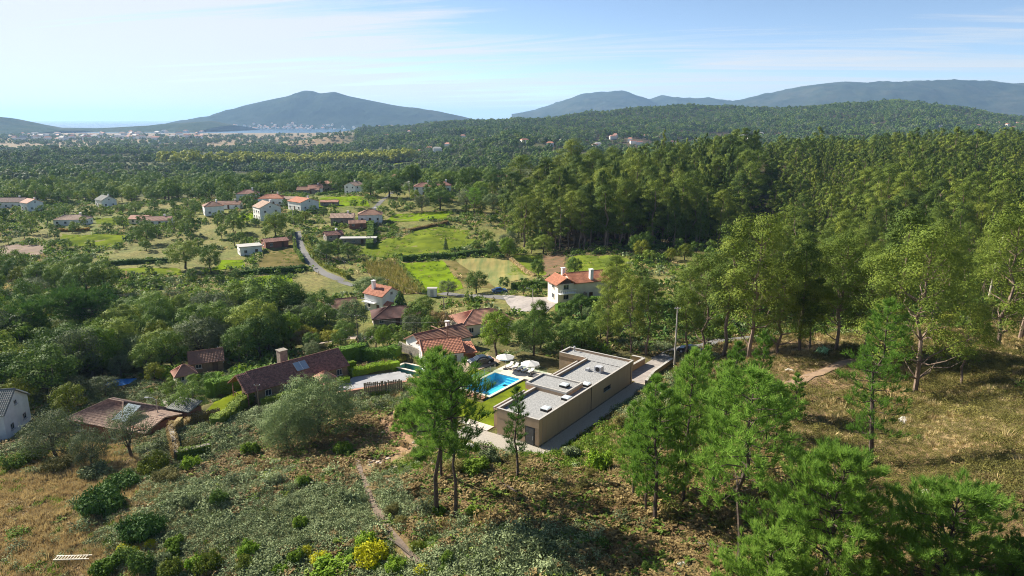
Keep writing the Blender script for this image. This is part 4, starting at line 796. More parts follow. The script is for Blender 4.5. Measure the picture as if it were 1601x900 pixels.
# ------------------------------------------------------------------ garden of the long house, walls, hedges
LEAF = dict(
 hedge=leaf_mat('hedge_leaves', (0.055,0.095,0.018), (0.10,0.155,0.03), trans=.15), dark=leaf_mat('dark_leaves', (0.035,0.06,0.018), (0.065,0.095,0.028), (0.10,0.135,0.04)),
 broad=leaf_mat('broad_leaves', (0.045,0.07,0.02), (0.085,0.115,0.03), (0.15,0.16,0.04)), yellow=leaf_mat('yellowing_leaves', (0.06,0.075,0.016), (0.105,0.11,0.02), (0.18,0.15,0.025)),
 gold=leaf_mat('golden_leaves', (0.17,0.16,0.012), (0.30,0.26,0.014), (0.36,0.30,0.02)), olive=leaf_mat('olive_leaves', (0.05,0.058,0.042), (0.08,0.088,0.064), (0.125,0.132,0.10)),
 grey=leaf_mat('grey_leaves', (0.055,0.072,0.042), (0.09,0.112,0.065), (0.135,0.155,0.098)), euc=leaf_mat('eucalyptus_leaves', (0.05,0.068,0.016), (0.09,0.108,0.024), (0.15,0.15,0.034), trans=.2),
 euc2=leaf_mat('eucalyptus_leaves_deep', (0.035,0.052,0.016), (0.062,0.082,0.022), (0.105,0.118,0.03), trans=.2), pine=leaf_mat('pine_needles', (0.05,0.095,0.022), (0.09,0.145,0.032), (0.14,0.20,0.052), trans=.36, nscale=.5),
 pine2=leaf_mat('dark_pine_needles', (0.03,0.065,0.018), (0.06,0.10,0.028), (0.10,0.14,0.04), trans=.2), lime=leaf_mat('lime_leaves', (0.075,0.12,0.014), (0.115,0.165,0.02), (0.16,0.20,0.025), trans=.3), conifer=leaf_mat('conifer_sprays', (0.028,0.055,0.018), (0.055,0.09,0.028), trans=.1),
 poplar=leaf_mat('poplar_leaves', (0.15,0.15,0.03), (0.22,0.205,0.045)), young=leaf_mat('sun_tinted_pine_needles', (0.062,0.112,0.028), (0.11,0.165,0.04), (0.165,0.22,0.058), trans=.4, nscale=.5), rust=leaf_mat('dead_fronds', (0.095,0.058,0.038), (0.15,0.095,0.062), (0.215,0.148,0.10)), straw=leaf_mat('dry_straw', (0.21,0.14,0.105), (0.29,0.20,0.15), (0.37,0.27,0.205), trans=.2), heath=leaf_mat('heather_sprigs', (0.05,0.044,0.022), (0.095,0.08,0.033), (0.15,0.118,0.052), trans=.15),  # young: sunlight painted into lighter needles, as these foreground pines stand in shade
 bramble=leaf_mat('bramble_leaves', (0.072,0.082,0.055), (0.13,0.14,0.10), (0.21,0.22,0.17), trans=.15), maize=leaf_mat('dry_maize', (0.09,0.095,0.03), (0.16,0.13,0.05), (0.23,0.165,0.07)), green=leaf_mat('fresh_leaves', (0.05,0.08,0.014), (0.085,0.12,0.02), (0.13,0.165,0.03), trans=.3), agave=leaf_mat('agave', (0.20,0.30,0.25), (0.26,0.37,0.31), trans=0), vine=leaf_mat('orange_vine', (0.14,0.09,0.02), (0.22,0.11,0.025), (0.17,0.14,0.025)))
BARK = dict(euc=mat('pale_bark', (0.25,0.18,0.135), (0.12,0.085,0.065), 1.3, .9, .5, 3, stretch=(2,2,.25)), pine=mat('pine_bark', (0.105,0.075,0.058), (0.06,0.045,0.038), 2.5, .95, 1, 5), dark=mat('dark_bark', (0.11,0.085,0.065), (0.07,0.055,0.045), 2.5, .95, .8, 5))

def leaf_quads(C, N, size, asp, rng, cup=0.0):
    """diamond shaped leaves at C facing N"""
    n = len(C); r = rng.normal(size=(n, 3)); T = np.cross(N, r); T /= np.linalg.norm(T, axis=1)[:, None] + 1e-9; B = np.cross(N, T)
    s = (size * (0.65 + 0.7 * rng.random(n)))[:, None]
    V = np.stack([C - T * s, C + B * s * asp, C + T * s, C - B * s * asp], 1)
    return V.reshape(-1, 3), np.arange(4 * n).reshape(-1, 4)
def cloud(rng, cent, rad, n_per, size, asp=.5, out=.82, up=.22, shell=.55, low=.35):
    """leaves spread through clumps, thinner on the undersides"""
    P = []; NN = []
    for c, r in zip(cent, rad):
        r = np.asarray(r) * np.ones(3); n = int(n_per * (0.8 + .4 * rng.random()))
        d = rng.normal(size=(n, 3)); d /= np.linalg.norm(d, axis=1)[:, None]; keep = (d[:, 2] > -0.25) | (rng.random(n) < low); d = d[keep]; n = len(d)
        lump = 1 + .28 * np.sin(d[:, 0] * 5 + c[0] * 3) * np.sin(d[:, 1] * 5 + c[1] * 3 + d[:, 2] * 4)
        q = (shell + (1 - shell) * rng.random(n)) * lump; P.append(np.asarray(c) + d * r * q[:, None])
        nn = d * out + rng.normal(size=(n, 3)) * (1 - out) * .8; nn[:, 2] += up; NN.append(nn / np.linalg.norm(nn, axis=1)[:, None])
    P = np.concatenate(P); return leaf_quads(P, np.concatenate(NN), size, asp, rng)
def crown_mesh(name, V, F, m): return np_mesh(name, V, [F], [m])
def curve_pts(p0, p1, rng, k=5, wob=.15):
    p0, p1 = np.array(p0, float), np.array(p1, float); L = np.linalg.norm(p1 - p0); return [p0 + (p1 - p0) * t + rng.normal(size=3) * wob * L * .25 * math.sin(math.pi * t) for t in np.linspace(0, 1, k)]

def make_broad(seed, H_, R, lm, n=1, leaf=.2, trunk=.28, base=.22, cl=16, npc=230, nk=1.9, vr=.62, bark='dark'):
    rng = np.random.default_rng(seed); b = MB(); top = np.array([rng.normal() * .3, rng.normal() * .3, H_ * .62])
    tr = curve_pts((0, 0, -.4), top, rng, 6, .12); b.tube(tr, np.linspace(trunk, trunk * .35, 6), 7)
    cent = []; rad = []; cz = H_ * (base + 1) / 2
    for i in range(cl):
        g = (i + .5) / cl; ph = i * 2.399 + rng.random() * .6; zz = 1 - 1.75 * g; rr = math.sqrt(max(0, 1 - zz * zz)); sc = .68 + .2 * rng.random()
        c = np.array([math.cos(ph) * rr * R * sc, math.sin(ph) * rr * R * sc, cz + zz * (H_ * (1 - base) / 2) * sc]); cent.append(c); r = R * (.36 + .16 * rng.random()); rad.append((r, r, r * .8))
        if i % 2 == 0: s = tr[2 + (i // 2) % 3]; b.tube(curve_pts(s, c, rng, 4, .2), np.linspace(trunk * .4, trunk * .08, 4), 5)
    V, F = cloud(rng, cent, rad, npc * nk, leaf / nk ** .4); return b.mesh('trunk', BARK[bark]), crown_mesh('crown', V, F, lm)
def make_euc(seed, H_, lm, R=2.6, base=.38, cl=24, npc=210, nk=3.4, leaf=.24, lean=0.0, fork=False, wide=1.0):
    rng = np.random.default_rng(seed); b = MB(); tr = curve_pts((0, 0, -.5), (lean * H_ * .3 + rng.normal() * .4, rng.normal() * .4, H_ * .93), rng, 9, .08); t0 = H_ * .0155
    b.tube(tr, np.linspace(t0, t0 * .2, 9), 7); cent = []; rad = []
    for i in range(cl):
        g = i / (cl - 1); z = H_ * (base + (1 - base) * g * .96); prof = (.55 + .55 * math.sin(math.pi * min(1, (g * .8 + .18)))) if wide == 1 else (.75 + .4 * math.sin(math.pi * (g * .75 + .2)))
        prof *= (1 - .55 * max(0, g - .75) / .25); ph = i * 2.399 + rng.random(); rr = R * prof * (.35 + .65 * rng.random() ** .5) * wide
        k = min(7, int(g * 6.2 + base * 2)); s = np.array(tr[min(7, int((z / H_ - .1) * 8.5))]); c = np.array([s[0] + math.cos(ph) * rr, s[1] + math.sin(ph) * rr, z]); cent.append(c); r = R * (.40 + .24 * rng.random()); rad.append((r, r, r * .68))
        if wide != 1 or i % 2 == 0: b.tube(curve_pts(s, c - np.array([0, 0, r * .4]), rng, 4, .3), np.linspace(t0 * (.34 if wide != 1 else .24), t0 * .05, 4), 5)
    V, F = cloud(rng, cent, rad, npc * nk, leaf / nk ** .4, asp=.42, out=.75, up=.3, shell=.5, low=.25); return b.mesh('trunk', BARK['euc']), crown_mesh('crown', V, F, lm)
def make_spire(seed, H_, lm, R=2.0, cl=26, npc=520, leaf=.16, base=.28):
    rng = np.random.default_rng(seed); b = MB(); tr = curve_pts((0, 0, -.5), (rng.normal() * .4, rng.normal() * .4, H_ * .97), rng, 6, .06); b.tube(tr, np.linspace(H_ * .013, .03, 6), 6); cent = []; rad = []
    for i in range(cl):
        g = i / (cl - 1); z = H_ * (base + (1 - base) * g * .97); q = R * (.25 + .75 * (1 - g) ** .7) * (.75 + .4 * rng.random()); ph = i * 2.399; s = tr[min(5, int(z / H_ * 5.2))]; cent.append((s[0] + math.cos(ph) * q * .65, s[1] + math.sin(ph) * q * .65, z)); rad.append((q * .62, q * .62, q * .75 + .35))
    V, F = cloud(rng, cent, rad, npc, leaf, asp=.42, out=.78, up=.25, shell=.5); return b.mesh('trunk', BARK['euc']), crown_mesh('crown', V, F, lm)
def make_pine(seed, H_, lm, R=2.2, base=.35, whorls=13, per=6, needles=15, tuft=.42, lean=0., young=False, flat=False, nw=.04, dense=2.3):
    """whorled boughs ending in upright brushes of needles"""
    rng = np.random.default_rng(seed); b = MB(); tr = curve_pts((0, 0, -.4), (lean * H_, rng.normal() * .25, H_), rng, 8, .07); t0 = .035 + H_ * .0115
    b.tube(tr, np.linspace(t0, .02, 8), 7); tr = np.array(tr); P = []; D = []
    def on(z): return np.array([np.interp(z, tr[:, 2], tr[:, 0]), np.interp(z, tr[:, 2], tr[:, 1]), z])
    for w in range(whorls):
        g = w / (whorls - 1); z = H_ * (base + (1 - base) * g ** .9 * .97); l0 = R * ((1 - g) ** .62 * .9 + .1) * (1 if g > .15 else .75)
        if flat: l0 = R * math.sin(math.pi * (.15 + .8 * g)) ** .7
        for k in range(per):
            ph = 2 * math.pi * (k + .35 * w) / per + rng.normal() * .25; l = l0 * (.7 + .45 * rng.random()); up = .1 + .65 * g + rng.normal() * .1
            s = on(z * (.985 + .02 * rng.random())); e = s + np.array([math.cos(ph) * l, math.sin(ph) * l, l * up]); pts = curve_pts(s, e, rng, 4, .18); pts[2][2] -= l * .04
            b.tube(pts, np.linspace(.018 + .012 * l, .008, 4), 4, cap=False); m = max(3, int(l * 3.4 / max(tuft, .3) * .42 * dense))
            for j in range(m):
                q = .38 + .62 * (j + rng.random()) / m; i0 = min(2, int(q * 3)); p = pts[i0] + (pts[i0 + 1] - pts[i0]) * (q * 3 - i0); off = rng.normal(size=3) * l * .15 * (1.1 - .5 * q); off[2] = abs(off[2]) * .8
                P.append(p + off); dd = np.array([math.cos(ph) * .45, math.sin(ph) * .45, .95]) + rng.normal(size=3) * .25; D.append(dd / np.linalg.norm(dd))
            P.append(e); D.append(np.array([math.cos(ph) * .35, math.sin(ph) * .35, .9]))
    for j in range(5): P.append(on(H_ * (.97 + .03 * j / 4))); D.append(np.array([0, 0, 1.]))
    P = np.repeat(np.array(P), needles, 0); D = np.repeat(np.array(D), needles, 0); n = len(P); r = rng.normal(size=(n, 3)); r -= (r * D).sum(1)[:, None] * D; r /= np.linalg.norm(r, axis=1)[:, None]
    dv = D * (.35 + .65 * rng.random(n))[:, None] + r * (.22 + .42 * rng.random(n))[:, None]; dv /= np.linalg.norm(dv, axis=1)[:, None]; l = tuft * (.7 + .5 * rng.random(n))[:, None]
    b0 = P + D * (tuft * .8 * (rng.random(n) - .35))[:, None]; sd = np.cross(dv, rng.normal(size=(n, 3))); sd /= np.linalg.norm(sd, axis=1)[:, None]
    V = np.stack([b0 - sd * nw * .5, b0 + sd * nw * .5, b0 + dv * l + sd * nw * .12, b0 + dv * l - sd * nw * .12], 1).reshape(-1, 3)
    return b.mesh('trunk', BARK['pine']), crown_mesh('crown', V, np.arange(4 * n).reshape(-1, 4), lm)
def make_cone(seed, H_, R, lm, leaf=.22, n=2600):
    rng = np.random.default_rng(seed); b = MB(); b.tube([(0, 0, -.3), (0, 0, H_ * .9)], [H_ * .02, .03], 6); g = 1 - np.sqrt(rng.random(n)); z = H_ * (.03 + .95 * g); ph = rng.random(n) * 6.283; lob = 1 + .18 * np.sin(ph * 5 + z * 1.7) + .12 * np.sin(ph * 3 - z * 3)
    r = R * (1 - g) ** .8 * lob * (.72 + .3 * rng.random(n)) + .05; P = np.stack([np.cos(ph) * r, np.sin(ph) * r, z], 1); N = np.stack([np.cos(ph), np.sin(ph), .5 * np.ones(n)], 1) + rng.normal(size=(n, 3)) * .45; N /= np.linalg.norm(N, axis=1)[:, None]
    V, F = leaf_quads(P, N, leaf, .45, rng); return b.mesh('trunk', BARK['dark']), crown_mesh('crown', V, F, lm)
def make_bush(seed, R, H_, lm, leaf=.14, cl=9, npc=170, asp=.5, out=.6, up=.15):
    rng = np.random.default_rng(seed); cent = [np.array([0, 0, H_ * .45])]; rad = [(R * .6, R * .6, H_ * .5)]
    for i in range(cl):
        ph = i * 2.399; q = R * (.35 + .4 * rng.random()); cent.append(np.array([math.cos(ph) * q, math.sin(ph) * q, H_ * (.25 + .35 * rng.random())])); r = R * (.28 + .18 * rng.random()); rad.append((r, r, H_ * (.28 + .12 * rng.random())))
    V, F = cloud(rng, cent, rad, npc, leaf, asp=asp, out=out, up=up, low=.6); return V, F, lm

PROTO = {}
def P_(k, f):
    if k not in PROTO: PROTO[k] = f()
    return PROTO[k]
def plant(kind, key, maker, x, y, s, rz, label, cat, group=None, sz=None, z=None):
    """a tree: an empty at its foot carrying trunk and crown; alike trees share meshes"""
    tm, cm = P_(key, maker); e = empty(kind, (x, y, h1(x, y) if z is None else z), rz, label, cat, group); e.scale = (s, s, sz or s)
    t = link('trunk', tm, e); c = link('crown', cm, e); return e
def bush(kind, key, maker, x, y, s, rz, label, cat='shrub', group=None, sz=None):
    def mk(): V, F, m = maker(); return np_mesh(kind, V, [F], [m])
    o = link(kind, P_(key, mk), None, (x, y, h1(x, y) - .05)); o.rotation_euler = (0, 0, rz); o.scale = (s, s, sz or s); return tag(o, label, cat, group)

def hedge(pts, w, h, m, label, leaf=.13, dens=55, name='hedge'):
    P = [np.array(p[:2], float) for p in pts]; c = P[0]; z0 = h1(*c); rng = np.random.default_rng(len(label)); A = []; N = []
    core = MB()
    for a, e in zip(P[:-1], P[1:]):
        l = np.linalg.norm(e - a); d = (e - a) / l; nn = np.array([-d[1], d[0]]); k = int(l * (w + 2 * h) * dens); u = rng.random(k) * l; pr = rng.random(k) * (w + 2 * h)
        sd = np.where(pr < h, -w / 2, np.where(pr > w + h, w / 2, pr - h - w / 2)); zz = np.where(pr < h, pr, np.where(pr > w + h, pr - w - h, h)); jit = rng.normal(size=(k, 3)) * .08
        X = a[0] + d[0] * u + nn[0] * sd; Y = a[1] + d[1] * u + nn[1] * sd; Z = H(X, Y) - z0 + zz * (1 + .06 * np.sin(u * 1.7)); A.append(np.stack([X - c[0], Y - c[1], Z], 1) + jit)
        q = np.stack([nn[0] * np.sign(sd) * (zz < h), nn[1] * np.sign(sd) * (zz < h), (zz >= h) * 1.], 1) + rng.normal(size=(k, 3)) * .45; N.append(q / np.linalg.norm(q, axis=1)[:, None])
        for i in range(max(1, int(l / 2.5))):
            n_ = max(1, int(l / 2.5)); p0, p1 = a + (e - a) * i / n_, a + (e - a) * (i + 1) / n_; mid = (p0 + p1) / 2; core.box((mid[0] - c[0], mid[1] - c[1], h1(*mid) - z0 + h / 2 - .25), (l / n_, w - .22, h + .15), math.atan2(d[1], d[0]))
    V, F = leaf_quads(np.concatenate(A), np.concatenate(N), leaf, .55, rng); cv = np.array(core.v); cf = np.array(core.f[4]); V2 = np.concatenate([V, cv]); o = link(name, np_mesh(name, V2, [np.concatenate([F, cf + len(V)])], [m]), None, (c[0], c[1], z0)); tag(o, label, 'hedge')
    EXCL.extend([((p[0] + q[0]) / 2, (p[1] + q[1]) / 2, np.linalg.norm(q - p) / 2, w / 2, math.atan2(*(q - p)[::-1])) for p, q in zip(P[:-1], P[1:])]); return o
HL = [(-52.5,104.5), (-47,117), (-40,124), (-30.5,131.5)]
hedge([at(336,606)[:2], (-52.5,113.5), (-46,120), (-38,127.5), (-30,134)], 2.2, 2.9, LEAF['hedge'], 'long tall clipped hedge curving behind the dark red roofed house')
hedge([(-30,132.5), (-24,129.5), (-22,128)], 1.6, 2.4, LEAF['hedge'], 'clipped hedge at the right end of the long house')
hedge([(-41.5,106.5), (-36.5,108.8), (-33,112)], 1.0, 1.5, LEAF['broad'], 'untidy hedge along the front of the long house')
hedge([(-29.5,119.5), (-25.5,122.5), (-21.5,124.5)], 1.4, 1.3, LEAF['lime'], 'low trimmed hedge beside the paved terrace')
hedge([(-31.5,115.5), (-29.2,116.8)], 1.3, 1.0, LEAF['lime'], 'short square box hedge next to the tiled kiosk')
hedge([at(870,487)[:2], at(905,480)[:2], at(938,474)[:2]], 1.8, 1.8, LEAF['hedge'], 'clipped hedge under the large cream house')
hedge([at(800,452)[:2], at(832,447)[:2], at(862,450)[:2]], 1.6, 1.6, LEAF['dark'], 'dark hedge between the yard and the rust brown patch')
garden_wall('stone_wall', [(-22.5,131), (-17.5,125.5), (-12.5,119.6)], 1.6, .5, WALL['stone'], 'rough stone garden wall in front of the white gable', None)
garden_wall('retaining_wall', [(-29.5,109.2), (-21.5,113.0), (-15.5,115.6), (-9.5,118.5)], 1.0, .5, WALL['tan'], 'pale retaining wall with tile coping under the paved garden', ROOF['pink'])
FENCE = mat('weathered_boards', (0.30,0.23,0.16), (0.20,0.15,0.11), 3, .9, stretch=(3, 3, .3))
def board_fence(p0, p1, h, label):
    a, e = np.array(p0, float), np.array(p1, float); l = np.linalg.norm(e - a); an = math.atan2(*(e - a)[::-1]); z = h1(*((a + e) / 2)); root = empty('board_fence', (a[0], a[1], z), an, label, 'fence'); rng = random.Random(3); n = int(l / .3)
    bm = [None] * 3
    for i in range(3): b = MB(); b.box((0, 0, h / 2 - .2), (.24, .05, h + .4)); bm[i] = b.mesh('board', FENCE)
    for i in range(n): o = link('board', bm[i % 3], root, (.15 + i * .3, rng.uniform(-.02, .02), rng.uniform(-.25, .05))); o.rotation_euler = (0, rng.uniform(-.03, .03), 0)
    b = MB(); b.box((l / 2, .08, h * .25), (l, .08, .12)); b.box((l / 2, .08, h * .8), (l, .08, .12)); b.build('rail', FENCE, root)
board_fence((-24.6,107.6), (-18.4,109.2), 2.2, 'weathered upright board fence with gaps below the garden terrace')
drape('terrace', [(-31.5,111.5), (-17.5,117.5), (-19.5,122.5), (-29,119)], mat('grey_terrace', (0.33,0.33,0.34), (0.26,0.26,0.27), .8), .06, 14, 'grey paved garden terrace of the long house')
class GFrame:
    ang = math.radians(-32)
    def __call__(s, a, b): c = np.array([-17.4,122.6]); e1 = np.array([math.cos(s.ang), math.sin(s.ang)]); return c + e1 * a + np.array([-e1[1], e1[0]]) * b
build_pool(-4.4, -1.1, 4.4, 1.1, 34.35, 1.0, mat('green_pool_tiles', (0.12,0.36,0.33), None, 1), 'narrow greenish garden pool in front of the stone wall', GFrame(), False, (.7,.92,.85)); EXCL.append((-17.4,122.6,5.2,2,math.radians(-32)))
# tiled kiosk (barbecue shelter)
def kiosk():
    x, y = -32.6, 113.6; z = h1(x, y); root = empty('garden_kiosk', (x, y, z), math.radians(42), 'small brick barbecue kiosk with pyramid tile roof in front of the long house', 'kiosk')
    b = MB(); b.box((0, 0, .9), (2.2, 1.8, 2.6)); b.build('brick_base', WALL['brick'], root); b = MB(); hw = 1.5
    for a, e in (((-hw,-hw,2.2),(hw,-hw,2.2)), ((hw,-hw,2.2),(hw,hw,2.2)), ((hw,hw,2.2),(-hw,hw,2.2)), ((-hw,hw,2.2),(-hw,-hw,2.2))): b.tiles(a, e, (.05 * np.sign(e[0]), .05 * np.sign(e[1]), 3.4), (.05 * np.sign(a[0]), .05 * np.sign(a[1]), 3.4), .3, .4, .03, .03, .08)
    b.build('roof', ROOF['pink'], root); c = MB(); c.box((-.3, -1.7, .85), (2.6, 1.6, 1.7)); o = c.build('oven', WALL['brick'], root); c = MB(); c.tiles((-1.7,-2.6,1.75), (1.1,-2.6,1.75), (1.1,-.9,2.1), (-1.7,-.9,2.1), .3, .4); c.build('oven_roof', ROOF['pink'], o)
kiosk()
# overgrown terrace walls left of the long slope, the blue pool cover, carport slabs
garden_wall('stone_wall', [at(268,680)[:2], at(300,664)[:2], at(345,655)[:2]], 1.5, .6, WALL['stone'], 'overgrown stone terrace wall behind the bright round bush')
garden_wall('stone_wall', [at(268,682)[:2], at(278,722)[:2], at(330,712)[:2]], 1.7, .6, WALL['stone'], 'crumbling stone enclosure covered in dry creeper')
garden_wall('stone_wall', [at(258,640)[:2], at(266,668)[:2]], 1.8, .5, WALL['stone'], 'short stone wall under the street lamp')
for pts, l, m in (([at(268,680)[:2], at(300,664)[:2], at(345,655)[:2]], 'dry creeper smothering the terrace wall behind the bright bush', 'rust'), ([at(268,682)[:2], at(278,722)[:2]], 'tangled creeper on the left side of the stone enclosure', 'rust'), ([at(278,722)[:2], at(330,712)[:2]], 'green creeper on the front of the stone enclosure', 'broad'), ([at(258,640)[:2], at(266,668)[:2]], 'dark ivy on the short wall under the street lamp', 'dark')): hedge(pts, .95, 1.75, LEAF[m], l, .12, 60, 'creeper')
hedge([at(338,668)[:2], at(372,640)[:2], at(392,628)[:2]], 1.6, 1.8, LEAF['broad'], 'overgrown hedge below the lawn of the long house', .14, 45)
hedge([at(548,556)[:2], at(572,549)[:2]], 1.2, 1.9, LEAF['hedge'], 'short dark hedge block beside the garden drive')
hedge([(-33.5,121.5), (-30,124.8)], 1.2, 1.6, LEAF['green'], 'green hedge behind the paved terrace')
x, y, z = at(187,600); b = MB(); b.poly_prism([(x-2.2,y-2), (x+2.2,y-1.6), (x+2.2,y+2), (x-2.2,y+1.6)], z, z + .35); o = b.build('pool_cover', mat('blue_tarpaulin', (0.02,0.22,0.60), (0.02,0.16,0.45), 1.2, .5, .5, 2)); tag(o, 'bright blue tarpaulin over a small pool among bushes', 'pool cover'); EXCL.append((x, y, 3, 3, 0))
drape('pavement', [at(150,690), at(240,712), at(236,680), at(165,668)], M['gravel'], .06, 12, 'pale concrete yard behind the olive trees')
# cars
def car(x, y, ang, paint, label, z=None, sc=1.0):
    root = empty('parked_car', (x, y, (h1(x, y) if z is None else z) + .04), ang, label, 'car', 'parked cars'); root.scale = (sc,) * 3
    prof = [(-2.2,.45),(-2.22,.75),(-2.05,.92),(-1.55,.98),(-.95,1.36),(-.2,1.46),(.45,1.40),(1.05,1.0),(1.85,.88),(2.15,.68),(2.2,.42)]
    def body(p, w0, w1, zs):
        V = []; F = []; n = len(p)
        for x_, z_ in p: w = w0 if z_ < zs else w0 + (w1 - w0) * (z_ - zs) / .5; V += [(x_, -w, z_), (x_, w, z_)]
        for x_, z_ in p: V += [(x_ * .985, -w0 + .04, .28), (x_ * .985, w0 - .04, .28)]
        for i in range(n - 1): F += [(2*i, 2*i+1, 2*i+3, 2*i+2), (2*n+2*i, 2*n+2*i+2, 2*n+2*i+3, 2*n+2*i+1), (2*i, 2*i+2, 2*n+2*i+2, 2*n+2*i), (2*i+1, 2*n+2*i+1, 2*n+2*i+3, 2*i+3)]
        F += [(0, 2*n, 2*n+1, 1), (2*n-2, 2*n-1, 4*n-1, 4*n-2)]; return V, F
    V, F = body(prof, .88, .66, .95); b = MB(); b._add(V, F); o = b.build('body', paint, root); md = o.modifiers.new('soft', 'BEVEL'); md.width = .05; md.segments = 2
    g = MB(); g.hexa([(1.02,-.72,1.02),(1.02,.72,1.02),(.98,.72,1.0),(.98,-.72,1.0)], [(.52,-.62,1.385),(.52,.62,1.385),(.46,.62,1.37),(.46,-.62,1.37)]); g.build('windscreen', GLASS, root)
    g = MB(); g.hexa([(-1.56,-.7,1.0),(-1.56,.7,1.0),(-1.5,.7,.99),(-1.5,-.7,.99)], [(-1.0,-.6,1.36),(-1.0,.6,1.36),(-.94,.6,1.35),(-.94,-.6,1.35)]); g.build('rear_window', GLASS, root)
    for s in (-1, 1): g = MB(); g.hexa([(-1.35,s*.865,.99),(.85,s*.865,.99),(.85,s*.84,.99),(-1.35,s*.84,.99)], [(-.85,s*.715,1.33),(.4,s*.715,1.36),(.4,s*.68,1.36),(-.85,s*.68,1.33)]); g.build('side_window', GLASS, root); q = MB(); q.box((.8, s * .95, 1.02), (.12, .16, .12)); q.build('wing_mirror', paint, root)
    for x_ in (-1.35, 1.38):
        for s in (-1, 1):
            w = MB(); w.tube([(x_, s * .9, .32), (x_, s * .68, .32)], .33, 14); o = w.build('wheel', DARK, root); r = MB(); r.tube([(x_, s * .915, .32), (x_, s * .9, .32)], .19, 10); r.build('rim', ZINC, o)
    for s in (-1, 1): l = MB(); l.box((2.12, s * .62, .66), (.14, .34, .14)); l.build('headlight', WHITE, root); l = MB(); l.box((-2.19, s * .66, .78), (.08, .26, .16)); l.build('tail_light', mat('red_lamp', (.3,.02,.02), None, 2, .3), root)
NAVY = mat('dark_paint', (0.018,0.022,0.032), (0.016,0.02,0.03), 1, .25, spec=.6); BLUE = mat('blue_paint', (0.06,0.14,0.32), None, 1, .25, spec=.6); SILV = mat('silver_paint', (0.42,0.43,0.44), None, 1, .3, spec=.6)
c_ = vl(21.6, 26.3); car(c_[0], c_[1], math.radians(204), NAVY, 'dark blue saloon parked on bare ground beside the pool lawn')
c_ = vl(29.8, 10.2); car(c_[0], c_[1], math.radians(-20), SILV, 'grey car half hidden behind the rear corner of the villa', h1(*c_))
c_ = vl(44.0, -3.4); car(c_[0], c_[1], math.radians(150), NAVY, 'dark car in tree shade on the drive behind the young pines')
x, y, z = at(781,457); car(x, y, .2, BLUE, 'blue car parked beside the road by the striped field'); x, y, z = at(895,464); car(x, y - 2, .6, SILV, 'pale car in front of the cream house stairs')
x, y, z = at(676,463); b = MB(); b.box((0, 0, 1.2), (2.6, 1.6, 2.4)); o = b.build('field_hut', WHITE); o.location = (x, y, z); tag(o, 'white shed box standing at the corner of the vivid green field', 'hut'); r_ = MB(); r_.box((0, 0, 2.46), (2.9, 1.9, .12)); r_.build('roof', ROOF['slab'], o); r_ = MB(); r_.box((0, -.82, 1.0), (.9, .06, 2.0)); r_.build('door', ZINC, o)
# poles, lamps, wires
WOOD = mat('pole_wood', (0.20,0.155,0.12), (0.13,0.10,0.08), 3); CONC = mat('pole_concrete', (0.42,0.38,0.34), (0.33,0.30,0.27), 2)
POLES = []
def pole(px, py, top, label, m=WOOD, arm=False, lamp=False, dist=None, r=.11):
    x, y, z = at(px, py); zt = ztop(y, top); root = empty('utility_pole' if not lamp else 'street_lamp', (x, y, z), 0, label, 'pole' if not lamp else 'lamp post'); b = MB(); b.tube([(0, 0, -.5), (0, 0, zt - z)], [r, r * .7], 8); b.build('post', m, root)
    if lamp:
        c = MB(); c.tube([(0, 0, zt - z - .1), (-.5, 0, zt - z + .25), (-1.2, 0, zt - z + .3)], .04, 6); a = c.build('arm', ZINC, root); c = MB(); c.box((-1.4, 0, zt - z + .3), (.6, .24, .12)); c.build('lamp_head', ZINC, a)
    else:
        c = MB(); c.box((0, 0, zt - z - .25), (1.0, .1, .1)); a = c.build('crossarm', m, root)
        for s in (-.42, .42): c = MB(); c.lathe([(.05,0),(.06,.08),(.02,.16)], 8, (s, 0, zt - z - .2)); c.build('insulator', WHITE, a)
    POLES.append((x, y, zt)); return (x, y, zt)
A1 = pole(1054,576,480,'tall pale concrete pole against the dark wood behind the villa', CONC, r=.17); A2 = pole(700,552,502,'wooden pole beside the orange roofed white house'); A3 = pole(560,540,492,'wooden pole next to the bushy grey tree'); A4 = pole(541,545,515,'shorter wooden pole behind the long hedge')
A5 = pole(406,648,600,'thin dark pole in front of the long house lawn', r=.09); A6 = pole(250,672,624,'curved street lamp above the olive trees', CONC, lamp=True); A7 = pole(346,568,541,'pale pole at the far end of the long hedge', CONC); A8 = pole(833,473,452,'street lamp beside the paved yard', CONC, lamp=True)
A9 = pole(516,513,474,'pale pole left of the dark brown barn', CONC); A10 = pole(606,452,436,'wooden pole at the corner of the maize field'); A11 = pole(661,500,475,'wooden pole between the low maroon roof and the road'); A12 = pole(694,487,464,'wooden pole beside the garden by the road'); A13 = pole(730,467,456,'short pole at the roadside')
V1 = pole(462,396,372,'wooden pole on the left verge of the grey lane'); V2 = pole(540,428,408,'wooden pole where the lane bends below the orchard'); V3 = pole(592,352,334,'pole beside the white bungalow in the village', CONC); V4 = pole(640,306,289,'pole by the walled lane near the village top', CONC); V5 = pole(350,352,334,'pole among the village gardens left of the tall white house', CONC); V6 = pole(458,340,322,'pole between the tall white house and the vivid orange roof', CONC); V7 = pole(245,372,352,'wooden pole on the terraces below the brown roofed house')
def wire(a, b_, sag, label):
    p = np.array(a); q = np.array(b_); pts = [p + (q - p) * t - np.array([0, 0, sag * 4 * t * (1 - t)]) for t in np.linspace(0, 1, 13)]; m = MB(); m.tube([tuple(v - p) for v in pts], .022, 4, cap=False); o = m.build('power_line', DARK, None, tuple(p)); tag(o, label, 'cable', 'overhead cables')
